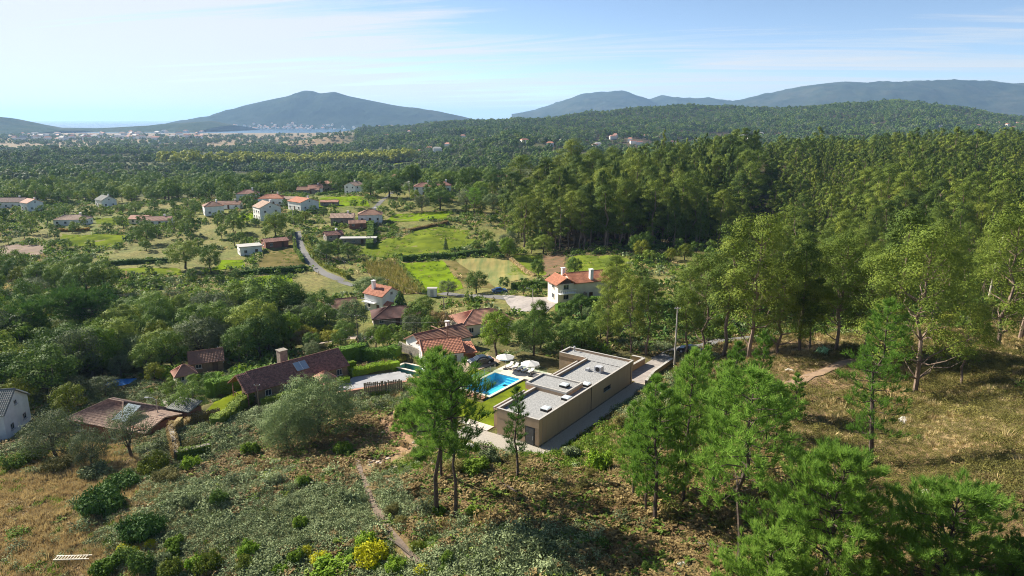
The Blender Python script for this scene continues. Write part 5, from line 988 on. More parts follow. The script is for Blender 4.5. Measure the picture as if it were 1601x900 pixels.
for a, b_, l in ((A3,A2,'sagging cable between the bushy grey tree pole and the orange house pole'), (A9,A3,'cable from the barn pole to the bushy grey tree pole'), (A2,A12,'cable from the orange house pole up to the garden pole'), (A12,A13,'short cable along the road'), (A13,A8,'cable running beside the road to the yard lamp'), (A10,A12,'cable from the maize corner to the garden pole'), (V1,V2,'cable following the grey lane'), (V2,A10,'cable from the lane bend to the maize corner'), (V1,V6,'cable rising from the lane into the village'), (V6,V5,'cable across the village gardens'), (V3,V4,'cable climbing to the village top'), (V6,V3,'cable over the village roofs'), (V5,V7,'cable over the terraces')): wire(a, b_, .9, l)

# ------------------------------------------------------------------ trees one by one
TREES = [(x, y, 5.0) for x, y, z in TREES0]
for _p in ((470,385),(480,408),(494,424),(512,437),(530,450),(474,395),(440,455),(400,462),(462,374)): _q = at(*_p); TREES += [(_q[0] * .98, _q[1] - 4, 8.0), (_q[0] * .94, _q[1] - 13, 7.0)]
PINES = [('pine_a', lambda: make_pine(11, 15, LEAF['pine'], 3.5, .42, 11, 5, 22, .5, dense=1.75)), ('pine_b', lambda: make_pine(12, 14, LEAF['pine'], 3.3, .5, 9, 5, 22, .5, flat=True, dense=1.75)), ('pine_c', lambda: make_pine(13, 13, LEAF['pine'], 2.9, .22, 12, 5, 20, .46))]
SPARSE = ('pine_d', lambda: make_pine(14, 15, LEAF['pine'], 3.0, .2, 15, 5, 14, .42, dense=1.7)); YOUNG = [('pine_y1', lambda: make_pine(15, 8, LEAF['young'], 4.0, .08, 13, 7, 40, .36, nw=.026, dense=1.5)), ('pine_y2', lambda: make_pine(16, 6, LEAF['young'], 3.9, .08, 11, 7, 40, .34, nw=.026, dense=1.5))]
SAPL = ('pine_s', lambda: make_pine(17, 5, LEAF['pine'], 1.3, .12, 8, 5, 12, .34)); SLIM = ('pine_t', lambda: make_pine(18, 11, LEAF['pine2'], 1.5, .3, 11, 5, 12, .38)); DOME = ('pine_u', lambda: make_pine(19, 11, LEAF['pine2'], 4.6, .58, 8, 8, 10, .55, flat=True, nw=.06))
PH = dict(pine_a=15, pine_b=14, pine_c=13, pine_d=15, pine_y1=8, pine_y2=6, pine_s=5, pine_t=11, pine_u=11)
def pine(pr, px, py, top, label, rz=0., wide=1.0, group='pines around the villa', xy=None):
    x, y, z = at(px, py) if xy is None else (xy[0], xy[1], h1(*xy)); s = (ztop(y, top) - z) / PH[pr[0]]
    e = plant('pine_tree', pr[0], pr[1], x, y, s * wide, rz, label, 'tree', group, s); TREES.append((x, y, 1.0)); return e
pine(PINES[0], 683,803,560, 'tall pine with bowed trunk, front left of the three before the pool', .3, 1.15); pine(PINES[1], 712,811,583, 'tall dark pine with straight bare trunk in front of the villa lawn', 1.9, 1.02); pine(PINES[0], 690,752,547, 'rearmost pine of the three before the swimming pool', 3.8, .9)
pine(SLIM, 808,748,606, 'slim young pine standing before the villa door', .5, 1.0)
pine(PINES[2], 1024,815,594, 'bushy pine just right of the villa gravel path', 1.0, 1.05); pine(PINES[2], 1010,800,625, 'thinner pine leaning beside the bushy one by the gravel path', 2.6, .75)
pine(PINES[2], 1068,786,548, 'pine with three bare trunks showing below it, behind the villa path', 3.3, .8); pine(PINES[0], 1056,772,585, 'shorter pine between its taller neighbours right of the villa', .2, .7); pine(PINES[2], 1092,690,543, 'pine with spiky top in front of the shaded drive', 4.2, .8)
pine(PINES[2], 1140,680,537, 'bright pine behind the big foreground one', 5.0, .85); pine(PINES[2], 1186,650,520, 'farthest bright pine of the clump, against the dark forest', 2.2, .75); pine(PINES[1], 1196,700,600, 'dark pine crown at the right edge of the clump', 1.2, .9)
pine(PINES[0], 1153,897,585, 'large pine with thick dark trunk in the centre right foreground', 2.4, 1.25); pine(PINES[2], 1112,765,600, 'pine in the middle of the clump with crown reaching low', 5.5, .95); pine(PINES[2], 1212,705,598, 'low branched pine at the right end of the clump', 1.7, 1.0); pine(PINES[0], 1128,742,568, 'tall pine between the bright one and the big foreground one', 3.0, .9); pine(PINES[2], 990,775,632, 'smallest pine of the clump, nearest the gravel path', .9, .95)
pine(SAPL, 1244,660,588, 'small lone pine sapling on bare slope right of the clump', 1.0)
pine(SPARSE, 1360,728,470, 'tall sparse pine standing alone on the right hillside', 2.0, 1.1)
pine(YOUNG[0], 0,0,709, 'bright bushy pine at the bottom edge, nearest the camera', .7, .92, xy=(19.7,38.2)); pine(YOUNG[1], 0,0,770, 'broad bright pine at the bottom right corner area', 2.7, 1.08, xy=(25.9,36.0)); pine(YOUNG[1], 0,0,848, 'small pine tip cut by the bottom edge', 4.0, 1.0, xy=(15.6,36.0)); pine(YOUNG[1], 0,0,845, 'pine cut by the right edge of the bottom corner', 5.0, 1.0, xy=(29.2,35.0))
for i, (px, py, t, l) in enumerate(((120,545,462,'the tallest with trunks showing'), (150,540,465,'the one right of the tallest'), (60,560,480,'the one second from the left edge'), (24,572,500,'the one at the left edge'))): pine(DOME, px, py, t, f'dark umbrella shaped pine in the left wood, {l}', i * 1.7, 1.1, 'umbrella pines in the left wood')
pine(PINES[1], 742,340,296, 'dark flat topped pine right of the two round village trees', .4, 1.2, 'pines around the villa')

EUCS = [('euc_' + str(i), (lambda i=i: make_euc(30 + i, 20, LEAF['euc' if i % 3 else 'euc2'], R=2.9 + .35 * (i % 3), base=(.36, .28, .42, .33, .2, .3, .45, .25)[i], cl=(24, 20, 27, 22, 26, 18, 23, 29)[i], lean=(0, .05, -.06, .1, 0, -.1, .04, 0)[i], npc=190))) for i in range(8)]
EUCW = [('eucw_0', lambda: make_euc(41, 20, LEAF['euc'], R=4.3, base=.22, cl=34, npc=330, wide=1.15, leaf=.21)), ('eucw_1', lambda: make_euc(42, 18, LEAF['euc'], R=3.8, base=.32, cl=26, npc=300, wide=1.1, leaf=.21)), ('eucw_2', lambda: make_euc(43, 12, LEAF['euc'], R=3.2, base=.45, cl=16, npc=260, wide=1.1, leaf=.2, lean=.15))]
def euc(pr, h0, px, py, top, label, rz=0., wide=1.0, group='eucalyptus at the forest edge'):
    x, y, z = at(px, py); s = (ztop(y, top) - z) / h0; plant('eucalyptus_tree', pr[0], pr[1], x, y, s * wide, rz, label, 'tree', group, s); TREES.append((x, y, 1.5))
euc(EUCW[0], 20, 1430,613,358, 'great spreading eucalyptus with pale brown trunk at the top of the right slope', .4, 1.0); euc(EUCW[1], 18, 1306,548,372, 'eucalyptus with pale trunk behind the bare earth track', 2.0, 1.0); euc(EUCW[2], 12, 1503,600,478, 'small forked eucalyptus with two leaning white trunks', 1.0, 1.1)
euc(EUCW[1], 18, 986,551,430, 'eucalyptus with tall pale trunk right behind the villa roof', 4.0, .8); euc(EUCS[1], 20, 1010,555,440, 'slender eucalyptus behind the rear villa corner', 1.0, 1.1); euc(EUCW[1], 18, 950,545,452, 'leafy eucalyptus left of the pale trunk behind the villa', 5.0, .8); euc(EUCS[2], 20, 1070,560,455, 'dark eucalyptus behind the concrete pole', 3.0, 1.2)
for i, (px, py, t) in enumerate(((1130,556,350), (1170,560,340), (1215,552,405), (1250,548,380), (1100,548,400), (1350,560,395), (1390,575,330), (1265,545,440), (1560,540,335), (1595,530,300))):
    euc(EUCW[i % 2] if i % 3 else EUCS[i % 8], (20, 18)[i % 2] if i % 3 else 20, px, py, t, ['eucalyptus with broad crown at the dark forest edge behind the pines', 'tall eucalyptus filling the gap behind the young pines', 'eucalyptus at the clearing edge above the bare track', 'eucalyptus behind the bare track with a round crown', 'eucalyptus beside the shaded drive behind the villa', 'thin eucalyptus between two spreading ones on the right slope', 'high crowned eucalyptus just left of the great spreading one', 'low eucalyptus in front of the dark trunks by the clearing', 'pale stemmed eucalyptus near the right edge of the slope', 'eucalyptus at the right edge above the heath'][i], i * 1.3, 1.0)
x, y, z = at(1545,470); b = MB(); b.tube([(0,0,-1),(.3,0,8),(1.0,0,15)], [.22,.16,.05], 7); 
for k in range(5): b.tube([(.3 + k * .1, 0, 7 + k * 1.3), (.3 + k * .1 + (-1) ** k * .9, .3, 8 + k * 1.4)], [.05,.02], 4)
o = b.build('dead_tree', mat('bleached_wood', (.52,.46,.40), None, 2), None, (x, y, z)); tag(o, 'bare bleached dead trunk rising from the right hand forest', 'tree')

BRD = [('brd_' + str(i), (lambda i=i: make_broad(50 + i, 8, 3.6, LEAF[('broad', 'dark', 'broad', 'olive', 'dark', 'broad')[i]], leaf=(.2, .19, .21, .17, .18, .22)[i], cl=(16, 18, 14, 17, 15, 13)[i], npc=260, base=.12))) for i in range(6)]
YEL = ('brd_y', lambda: make_broad(60, 6, 3.0, LEAF['yellow'], leaf=.18, cl=13, npc=230, base=.1)); GRN = ('brd_g', lambda: make_broad(61, 8, 3.1, LEAF['green'], leaf=.18, cl=18, npc=300, base=.16)); GRY = ('brd_s', lambda: make_broad(62, 7, 3.6, LEAF['grey'], leaf=.17, cl=16, npc=300, base=.08)); RED = ('brd_r', lambda: make_broad(63, 6, 2.6, LEAF['rust'], leaf=.18, cl=12, npc=200, base=.12))
OLV = [('olv_0', lambda: make_broad(64, 6.0, 3.6, LEAF['olive'], leaf=.12, cl=20, npc=420, base=.06)), ('olv_1', lambda: make_broad(65, 6.5, 3.2, LEAF['olive'], leaf=.11, cl=16, npc=300, base=.26, trunk=.3))]
WIL = ('wil_0', lambda: make_broad(66, 8.5, 4.6, LEAF['grey'], leaf=.15, cl=26, npc=520, base=0.0)); BH = dict(brd_y=6, brd_r=6, brd_s=7, brd_g=8, olv_0=6, olv_1=6.5, wil_0=8.5)
CON = [('con_0', lambda: make_cone(70, 8, 1.9, LEAF['conifer'])), ('con_1', lambda: make_cone(71, 8, 1.1, LEAF['grey'], .16, 1500))]
def broad(pr, px, py, top, label, wpx=None, rz=0., group=None, kind='broadleaf_tree', R=3.6):
    x, y, z = at(px, py); s = (ztop(y, top) - z) / BH.get(pr[0], 8); w = s if wpx is None else wpx * y / FPX / 2 / (R * 1.15)
    plant(kind, pr[0], pr[1], x, y, w, rz, label, 'tree', group, s); TREES.append((x, y, wpx * y / FPX / 2 * .7 if wpx else 2))
broad(WIL, 500,678,590, 'big feathery grey green willow bush below the long house', 135, .3, kind='willow', R=4.6); broad(WIL, 450,706,628, 'lower grey green willow bush at the foot of the big one', 95, 2., kind='willow', R=4.6)
broad(OLV[0], 88,718,648, 'largest grey olive tree below the old brick house', 105, 0, 'olive trees below the old house', 'olive_tree'); broad(OLV[0], 143,728,676, 'round grey olive in the middle of three', 66, 2., 'olive trees below the old house', 'olive_tree'); broad(OLV[1], 207,715,640, 'open crowned olive with dark forked trunk before the old house', 92, 1., 'olive trees below the old house', 'olive_tree')
broad(GRN, 776,556,487, 'round bright green tree behind the first parasol', 60, .5, R=3.1); broad(BRD[4], 834,556,488, 'dark glossy tree with pale blossom between villa and green tree', 60, 1.); broad(BRD[2], 880,560,510, 'olive green tree behind the lawn of the villa', 70, 2.); broad(BRD[0], 910,556,500, 'loose tree at the left rear corner of the villa', 56, 4.)
broad(GRY, 553,522,466, 'grey green bushy tree beside the dark brown barn', 56, .4); broad(GRY, 580,462,432, 'wide silvery tree at the bend of the lane', 62, 1.3); broad(CON[0], 626,492,452, 'dark pointed cypress beside the small white villa', 36, 0, kind='cypress_tree', R=1.9)
broad(BRD[5], 664,495,462, 'yellow green tree between cypress and road', 40, .6); broad(BRD[1], 745,458,424, 'round dark tree in front of the striped field', 42, .2); broad(BRD[3], 700,462,438, 'grey leaved tree at the field corner', 34, .9); broad(BRD[1], 841,435,405, 'round dark tree beside the rust brown patch', 26, 3.); broad(BRD[1], 898,430,402, 'dark bushy tree behind the cream house', 28, 2.); broad(CON[1], 697,390,369, 'narrow grey cypress on the forest meadow', 9, 0, kind='cypress_tree', R=1.1)
broad(BRD[5], 290,420,376, 'big round tree at the edge of the terraces', 62, .1); broad(BRD[2], 330,425,385, 'tree with russet side right of the big round one', 36, .8); broad(BRD[1], 131,428,396, 'dome shaped dark tree in the middle of the left fields', 36, 1.9); broad(BRD[5], 230,382,347, 'loose olive green tree above the dry field', 38, 2.7); broad(BRD[0], 431,372,331, 'dense tree in front of the tall white house', 44, .6); broad(BRD[2], 366,365,334, 'pale willowy tree left of the tall white house', 30, .7)
broad(BRD[1], 688,328,294, 'large round dark tree before the red roofed village house', 46, 1.2); broad(BRD[3], 660,330,305, 'grey round tree left of the large dark one', 30, 2.2); broad(BRD[1], 608,308,277, 'wide dark clump of trees under the village top', 52, 3.1); broad(BRD[1], 580,306,281, 'dark tree at the left of the village top clump', 36, .3); broad(BRD[4], 640,303,284, 'small dark tree by the walled lane', 22, .3)
broad(BRD[5], 510,405,376, 'orchard tree nearest the lane', 34, .5); broad(BRD[2], 545,404,380, 'second orchard tree right of the lane', 30, 1.5); broad(YEL, 478,345,330, 'low golden garden tree under the orange roof', 16, .1, R=3.0)
broad(YEL, 250,555,500, 'tree turning golden in the left wood', 50, .4, R=3.0); broad(YEL, 110,650,600, 'yellowing leafy tree left of the old brick house', 62, 1.4, R=3.0); broad(YEL, 30,640,592, 'yellow topped tree above the white gabled house', 60, 2.4, R=3.0); broad(RED, 690,520,487, 'russet bare looking tree behind the brown roof', 42, .4, R=2.6); broad(RED, 478,545,516, 'greyish russet tree behind the long house chimney', 42, 1.1, R=2.6); broad(BRD[4], 300,648,598, 'glossy loquat like tree beside the small lawn', 66, .5)
broad(BRD[3], 120,618,590, 'bamboo like pale thicket tree behind the old house', 60, .2); broad(BRD[3], 165,620,588, 'pale feathery tree left of the blue tarpaulin', 50, 1.1); broad(BRD[3], 190,590,555, 'silvery tree above the blue tarpaulin', 44, 2.1)
for i, (px, py, t, w, l) in enumerate(((600,548,508,30,'garden tree at the end of the stone wall'), (575,560,533,20,'clipped dark cypress like shrub by the garden terrace'), (630,540,515,26,'small tree behind the stone garden wall'), (480,540,508,40,'yellow flowering bush tree by the pale lane'), (520,540,515,44,'golden vine tree beside the pale lane'), (500,575,552,24,'small dense tree right of the kiosk'))): broad((GRN, CON[0], BRD[5], YEL, YEL, GRN)[i], px, py, t, l, w, i, R=(3.1, 1.9, 3.6, 3, 3, 3.1)[i])

broad(BRD[4], 330,612,583, 'dark leafy tree in front of the small brown roofed house', 34, .4); broad(GRN, 305,606,585, 'fresh green bush tree between the two small roofs', 26, 1.4, R=3.1); broad(BRD[2], 272,622,592, 'leafy tree before the tiny outbuilding with pale roof', 36, 2.4)
# shrubs one by one
B = dict(gold=lambda: make_bush(80, 1.5, 1.8, LEAF['gold'], .10, 11, 260), gorse=lambda: make_bush(81, 1.5, 1.7, LEAF['yellow'], .10, 10, 240), lime=lambda: make_bush(82, 1.3, 1.6, LEAF['lime'], .11, 9, 260), dark=lambda: make_bush(83, 1.3, 1.6, LEAF['dark'], .10, 9, 240), green=lambda: make_bush(84, 1.4, 1.5, LEAF['green'], .12, 10, 240), jun=lambda: make_bush(85, 2.2, 1.5, LEAF['conifer'], .16, 16, 260, .35), broom=lambda: make_bush(86, 1.4, 1.8, LEAF['heath'], .2, 9, 260, .12, .4, .6), grey=lambda: make_bush(87, 1.5, 1.5, LEAF['bramble'], .12, 10, 240), agave=lambda: make_bush(88, .9, .9, LEAF['agave'], .5, 3, 24, .12, .9, .2))
def sh(k, px, py, wpx, hpx, label, rz=0., cat='shrub'):
    x, y, z = at(px, py); R = dict(gold=1.5, gorse=1.5, lime=1.3, dark=1.3, green=1.4, jun=2.2, broom=1.4, grey=1.5, agave=.9)[k]; h0 = dict(gold=1.8, gorse=1.7, lime=1.6, dark=1.6, green=1.5, jun=1.5, broom=1.8, grey=1.5, agave=.9)[k]
    s = wpx * y / FPX / 2 / (R * 1.05); bush('shrub', 'bush_' + k, B[k], x, y, s, rz, label, cat, ('shrubs along the bottom edge' if 'thicket along' in label else 'shrubs on the near slope' if ('slope left of' in label or 'brown slope below' in label) else None), max(.4 * s, hpx * y / FPX / h0)); TREES.append((x, y, s * R * .8))
sh('gold',582,878,72,44,'brilliant yellow flowering shrub at the bottom beside the path'); sh('gorse',325,892,56,42,'large yellow green gorse at the bottom edge, left of the bright yellow shrub'); sh('gorse',268,898,48,34,'yellow gorse next to the dark bluish shrub'); sh('dark',222,896,52,46,'dark bluish holly like shrub at the bottom edge'); sh('green',165,897,60,32,'spreading green shrub by the pale ladder',1.); sh('gorse',385,888,36,28,'orange tinged gorse patch at the bottom',2.); sh('gold',480,868,30,22,'small yellow green shrub tuft left of the brilliant one',1.); sh('lime',520,899,90,34,'low deep green mound at the bottom centre',.4); sh('lime',620,892,46,26,'fresh green shrub right under the brilliant yellow one',2.2); sh('gold',660,898,36,22,'yellow shrub where the path leaves the picture',.9)
sh('jun',158,800,90,44,'dark sprawling juniper in the dry grass field'); sh('jun',190,765,70,30,'darker juniper arm reaching up the slope',2.); sh('jun',222,842,86,44,'second dark juniper lower on the field edge',.7); sh('lime',298,735,36,30,'bright round clipped bush by the stone enclosure',.2); sh('gorse',242,738,56,40,'yellow green bush beside the bright clipped one',.6); sh('dark',343,790,38,36,'dark green round bush on the pale bramble slope',1.); sh('broom',262,756,52,30,'wispy broom below the yellow green bush'); sh('grey',150,745,60,26,'grey scrub under the middle olive',1.5); sh('broom',95,735,60,26,'wispy broom under the largest olive',2.); sh('green',50,720,50,28,'bright weeds below the white gabled house',.3); sh('dark',20,735,40,34,'spiky dark shrub at the left edge',.3)
sh('lime',935,735,50,42,'bright lime shrub on the bank above the villa path'); sh('lime',262,590,50,24,'lime green bush in front of the left wood',.4); sh('agave',1286,553,22,14,'blue green agave beside the bare earth track',0,'plant'); sh('broom',975,668,34,24,'small dry shrub on the bank'); sh('dark',655,720,30,30,'dark shrub at the foot of the rear pine'); sh('green',740,740,60,30,'low green thicket by the forecourt corner',.5); sh('green',640,660,60,40,'bright green thicket left of the tall pines',.8); sh('grey',765,722,40,28,'thorny grey shrub at the forecourt edge',1.); sh('dark',1010,892,20,22,'little dark juniper in the shaded hollow')
sh('green',720,600,40,18,'planted shrubs along the glass fence',.2); sh('gold',621,560,16,10,'clipped golden bush by the garden pool'); sh('gorse',630,564,16,9,'smaller clipped bush beside the golden one'); sh('lime',588,572,14,8,'clipped round box bush on the grey terrace'); sh('dark',1245,725,50,40,'dark shrub behind the big foreground pine',.4); sh('broom',1330,555,40,24,'heathy shrub where the track meets the wood')

_rs = random.Random(21)
for i in range(46):
    px, py = _rs.uniform(180, 720), _rs.uniform(852, 900) if i < 26 else _rs.uniform(700, 850); 
    if i >= 26: px = _rs.choice([_rs.uniform(240, 560), _rs.uniform(600, 960)])
    k = _rs.choice(['gorse', 'lime', 'green', 'grey', 'broom', 'dark', 'gold']) if i < 26 else _rs.choice(['grey', 'broom', 'dark', 'green', 'grey'])
    w = _rs.uniform(22, 46); sh(k, px, py, w, w * _rs.uniform(.55, .85), {'gorse': 'yellow green gorse', 'lime': 'lime green shrub', 'green': 'fresh green shrub', 'grey': 'grey green shrub', 'broom': 'wispy olive broom', 'dark': 'dark green shrub', 'gold': 'golden yellow shrub'}[k] + (' in the thicket along the bottom edge' if i < 26 else ' on the slope left of the dirt path' if px < 560 else ' on the brown slope below the villa'), _rs.random() * 6)
# small individual things on the near slopes
rk = MB()
def rock_mesh(seed):
    rng = np.random.default_rng(seed); V = []; 
    for la in (-.9, -.3, .35, .95):
        for k in range(7): t = 2 * math.pi * k / 7; r = math.cos(la) * (.8 + .35 * rng.random()); V.append((r * math.cos(t), r * math.sin(t) * .8, math.sin(la) * .6 * (.85 + .3 * rng.random())))
    F = [(j * 7 + k, j * 7 + (k + 1) % 7, j * 7 + 7 + (k + 1) % 7, j * 7 + 7 + k) for j in range(3) for k in range(7)]
    b = MB(); b._add(V, F + [tuple(range(21, 28))]); return b
RM = mat('granite', (0.44,0.36,0.28), (0.30,0.24,0.18), 2.5, .9, .6, 8); RW = mat('white_rock', (0.66,0.62,0.56), (0.5,0.46,0.4), 2, .9, .5, 8)
RMESH = [rock_mesh(i).mesh('rock', RM) for i in range(4)]; RWM = rock_mesh(9).mesh('rock', RW)
rr = random.Random(4)
for i in range(85):
    if i < 60: t = rr.random(); px = 566 + t * 62 + rr.gauss(0, 13) + 8; py = 680 + t * 150 + rr.gauss(0, 10); lab = 'tan granite stone lying along the dirt path'; g = 'stones along the dirt path'
    else: px, py = 640 + rr.random() * 110, 680 + rr.random() * 75; lab = 'loose tan stone on the bank in front of the villa'; g = 'stones on the villa bank'
    x, y, z = at(px, py); o = link('rock', RMESH[i % 4], None, (x, y, z + .05)); s = .18 + .32 * rr.random() ** 2; o.scale = (s, s, s * .8); o.rotation_euler = (0, 0, rr.random() * 6); tag(o, lab, 'stone', g)
for px, py, s, l in ((1413,658,.8,'large white boulder in the heath right of the lone pine'), (1455,772,.7,'pale boulder in the shaded heath'), (1298,742,.6,'pale rock behind the bright foreground pine'), (1235,580,.6,'pale rock by the upper end of the bare track'), (655,796,.5,'white rock left of the bowed pine trunk'), (735,700,.9,'white rubble heap at the forecourt corner'), (1068,883,.35,'small white stone at the bottom right of centre'), (1540,792,.5,'grey stone in the lower right heath')):
    x, y, z = at(px, py); o = link('rock', RWM, None, (x, y, z + .1)); o.scale = (s * 1.3, s, s * .6); o.rotation_euler = (0, 0, s * 9); tag(o, l, 'stone')
def ladder():
    x0, y0, z0 = at(88,884); x1, y1, z1 = at(142,875); l = math.hypot(x1 - x0, y1 - y0); root = empty('ladder', (x0, y0, max(z0, z1) + .3), math.atan2(y1 - y0, x1 - x0), 'pale slatted ladder lying in the dry grass', 'ladder')
    for s in (-.3, .3): b = MB(); b.box((l / 2, s, 0), (l, .10, .09)); b.build('rail', WALL['cream'], root)
    me = None
    for i in range(int(l / .28)):
        if me is None: b = MB(); b.box((0, 0, .01), (.07, .52, .05)); me = b.mesh('rung', WALL['cream'])
        link('rung', me, root, (.14 + i * .28, 0, .02))
ladder()
LOGM = BARK['dark']
for (a, e, l) in (((765,748),(826,782),'fallen log lying across the brown slope under the pines'), ((1000,742),(960,756),'fallen grey branch near the bushy pine'), ((1090,852),(1140,862),'dark fallen branch on the leaf litter'), ((605,842),(645,872),'long dark pole lying beside the dirt path')):
    p, q = at(*a), at(*e); b = MB(); b.tube([(0, 0, .15), ((q[0]-p[0])/2, (q[1]-p[1])/2, (q[2]-p[2])/2 + .3), (q[0]-p[0], q[1]-p[1], q[2]-p[2] + .12)], [.13,.11,.07], 7); o = b.build('fallen_log', LOGM, None, p); tag(o, l, 'log')
def table():
    x, y, z = at(752,706); root = empty('wood_pile', (x, y, z), .4, 'pile of cut branches and logs on the gravel forecourt', 'wood pile'); r = random.Random(8)
    for i in range(14): b = MB(); a = r.random() * 3; c = (r.uniform(-.9,.9), r.uniform(-.6,.6), .15 + r.random() * .5); d = (math.cos(a) * .8, math.sin(a) * .8, r.uniform(-.15,.25)); b.tube([(c[0]-d[0], c[1]-d[1], c[2]-d[2]), (c[0]+d[0], c[1]+d[1], c[2]+d[2])], [.09,.07], 6); b.build('log', LOGM, root)
table()

# ------------------------------------------------------------------ woods: the 300 that show largest singly, the rest as one mass
FP = [(672,236),(684,237),(612,224),(655,240),(735,221),(742,224),(756,220),(793,207),(905,232),(930,231),(935,228),(962,214),(958,217),(985,221),(990,224),(1000,226),(1030,219),(1052,226),(1090,222),(1120,221),(1150,216),(1160,214),(1172,219),(880,222),(845,214),(700,229),(716,233),(724,216),(640,208),(605,214),(584,213),(1190,212),(1470,200),(1530,198),(1545,196),(1560,194),(1575,197),(1590,194),(1585,201),(1600,197),(1510,203),(820,224),(860,228),(1010,215),(770,216)]
FPOS = [at(*p) for p in FP]
for x, y, z in FPOS: EXCL.append((x * (1 - 14 / y), y - 14, 10, 22, -math.atan2(x, y)))
def jitter(x0, x1, y0, y1, sp, rng):
    nx, ny = max(1, int((x1 - x0) / sp)), max(1, int((y1 - y0) / sp)); X, Y = np.meshgrid(np.linspace(x0, x1, nx), np.linspace(y0, y1, ny)); k = X.size
    return X.ravel() + (rng.random(k) - .5) * sp * .95, Y.ravel() + (rng.random(k) - .5) * sp * .95
def region(poly, sp, seed, grow=1.0, fields=True):
    """jittered points inside a polygon of (bearing, distance)"""
    rng = np.random.default_rng(seed); P = np.array([(a * y, y) for a, y in poly]); X, Y = jitter(P[:, 0].min(), P[:, 0].max(), P[:, 1].min(), P[:, 1].max(), sp, rng)
    A = X / Y; q = np.array(poly); ins = np.zeros(len(X), bool); n = len(q)
    for i in range(n):
        a0, y0 = q[i]; a1, y1 = q[(i + 1) % n]; c = ((y0 > Y) != (y1 > Y)); t = np.where(c, (Y - y0) / (y1 - y0 + 1e-9), 0); ins ^= c & (A < a0 + t * (a1 - a0))
    X, Y = X[ins], Y[ins]; ok = ~blocked(X, Y, grow)
    if fields:
        for f, _l in FIELDS: ok &= ~in_quad(X, Y, f)
    for x, y, r in TREES: ok &= np.hypot(X - x, Y - y) > r
    return X[ok], Y[ok]
SPEC = {'euc': [], 'brd': []}
def sow(kind, poly, sp, seed, h0, h1_, protos, lab, grp, fields=True, grow=1.5):
    X, Y = region(poly, sp, seed, grow, fields); r = np.random.default_rng(seed + 1); kk = (fbm(X / 14, Y / 14, 2, seed + 300) > -.42) | (r.random(len(X)) < .3); X, Y = X[kk], Y[kk]; vv = 1 + .55 * fbm(X / 30, Y / 30, 3, seed + 500)
    for x, y, q in zip(X, Y, vv): SPEC[kind].append(((h0 + (h1_ - h0) * r.random()) * q * r.choice([.72, .9, 1, 1, 1.12]), x, y, int(r.integers(len(protos))), r.random() * 6.28, protos, lab, grp))
SPI = [('spi_' + str(i), (lambda i=i: make_spire(140 + i, 20, LEAF[('euc2', 'euc', 'euc2')[i]], R=(2.3, 2.0, 2.6)[i], base=(.25, .35, .2)[i]))) for i in range(3)]; ALLE = EUCS; BLK = SPI[:1] + SPI[2:] + EUCS[:6]; MIXB = BRD + BRD + [YEL, GRN, GRY, GRN, BRD[2]]
# eucalyptus forest: dark front block, hollow, right hillside
sow('euc', [(.0,268),(.06,250),(.30,246),(.345,262),(.345,500),(.15,425),(.06,360),(.0,330)], 5.4, 1, 18, 24, BLK, 'tall eucalyptus in the forest block behind the fields', 'eucalyptus of the dark forest block')
sow('euc', [(-.03,300),(.01,280),(.03,350),(-.03,380)], 6, 2, 10, 15, BLK, 'lower eucalyptus at the left end of the dark forest block', 'eucalyptus at the left end of the dark block')
sow('euc', [(.12,152),(.2,138),(.40,136),(.40,195),(.34,182),(.26,162),(.16,164)], 5.6, 3, 10.5, 15.5, ALLE, 'eucalyptus standing in the belt behind the villa', 'eucalyptus belt behind the villa')
sow('euc', [(.36,150),(.44,128),(.98,128),(1.1,240),(1.0,640),(.36,640),(.37,300),(.42,215)], 6.6, 4, 11, 18, ALLE, 'eucalyptus on the sunlit forest slope at the right', 'eucalyptus of the right hand slope')
sow('euc', [(.22,520),(1.0,640),(.9,1050),(.2,800)], 10, 5, 11, 16, ALLE, 'distant eucalyptus on the rim of the forest', 'eucalyptus on the forest rim')
# broadleaved woods and gardens
sow('brd', [(-1.1,112),(-.72,112),(-.63,118),(-.46,128),(-.34,146),(-.27,158),(-.29,170),(-.5,178),(-.62,182),(-1.1,176)], 5.0, 6, 6, 9.5, MIXB, 'leafy tree in the dense wood above the left hand houses', 'trees of the left hand wood')
sow('brd', [(-.36,128),(-.27,135),(-.13,142),(-.1,160),(-.26,160),(-.34,146)], 5.2, 7, 3.5, 6, MIXB, 'garden tree among the houses behind the long house', 'garden trees behind the long house')
sow('brd', [(-1.0,200),(-.72,188),(-.6,205),(-.62,235),(-1.0,240)], 7, 8, 6, 10, MIXB, 'dark tree in the clump beside the ploughed field', 'trees by the ploughed field')
sow('brd', [(-.62,200),(-.3,205),(-.22,215),(-.28,245),(-.6,245)], 11, 9, 2.5, 5, MIXB, 'bushy tree along the field terraces', 'trees on the field terraces')
sow('brd', [(-.85,280),(-.36,270),(-.28,330),(-.14,330),(-.1,400),(-.3,392),(-.85,395)], 10.5, 10, 3, 7, MIXB, 'round tree scattered among the village houses', 'trees among the village houses')
sow('brd', [(-.30,245),(-.2,240),(-.19,290),(-.28,290)], 8.5, 11, 3.5, 6, MIXB, 'orchard tree between the lane and the green slope', 'orchard trees by the lane')
sow('brd', [(-.12,330),(.0,300),(.0,420),(-.12,440)], 9.5, 12, 6, 11, MIXB, 'dark round tree between the village top and the forest', 'trees between village and forest')
sow('brd', [(.0,228),(-.06,262),(.0,290),(.10,243),(.3,240),(.3,225),(.12,222)], 6.5, 13, 4, 7, MIXB, 'low leafy tree along the foot of the dark forest', 'trees at the foot of the dark forest')
sow('brd', [(.02,122),(.1,122),(.19,128),(.13,158),(.05,160),(.0,150),(-.02,128)], 5.0, 14, 4, 6.5, MIXB, 'leafy tree in the thicket behind the pool terrace', 'trees behind the pool terrace', grow=1.0)
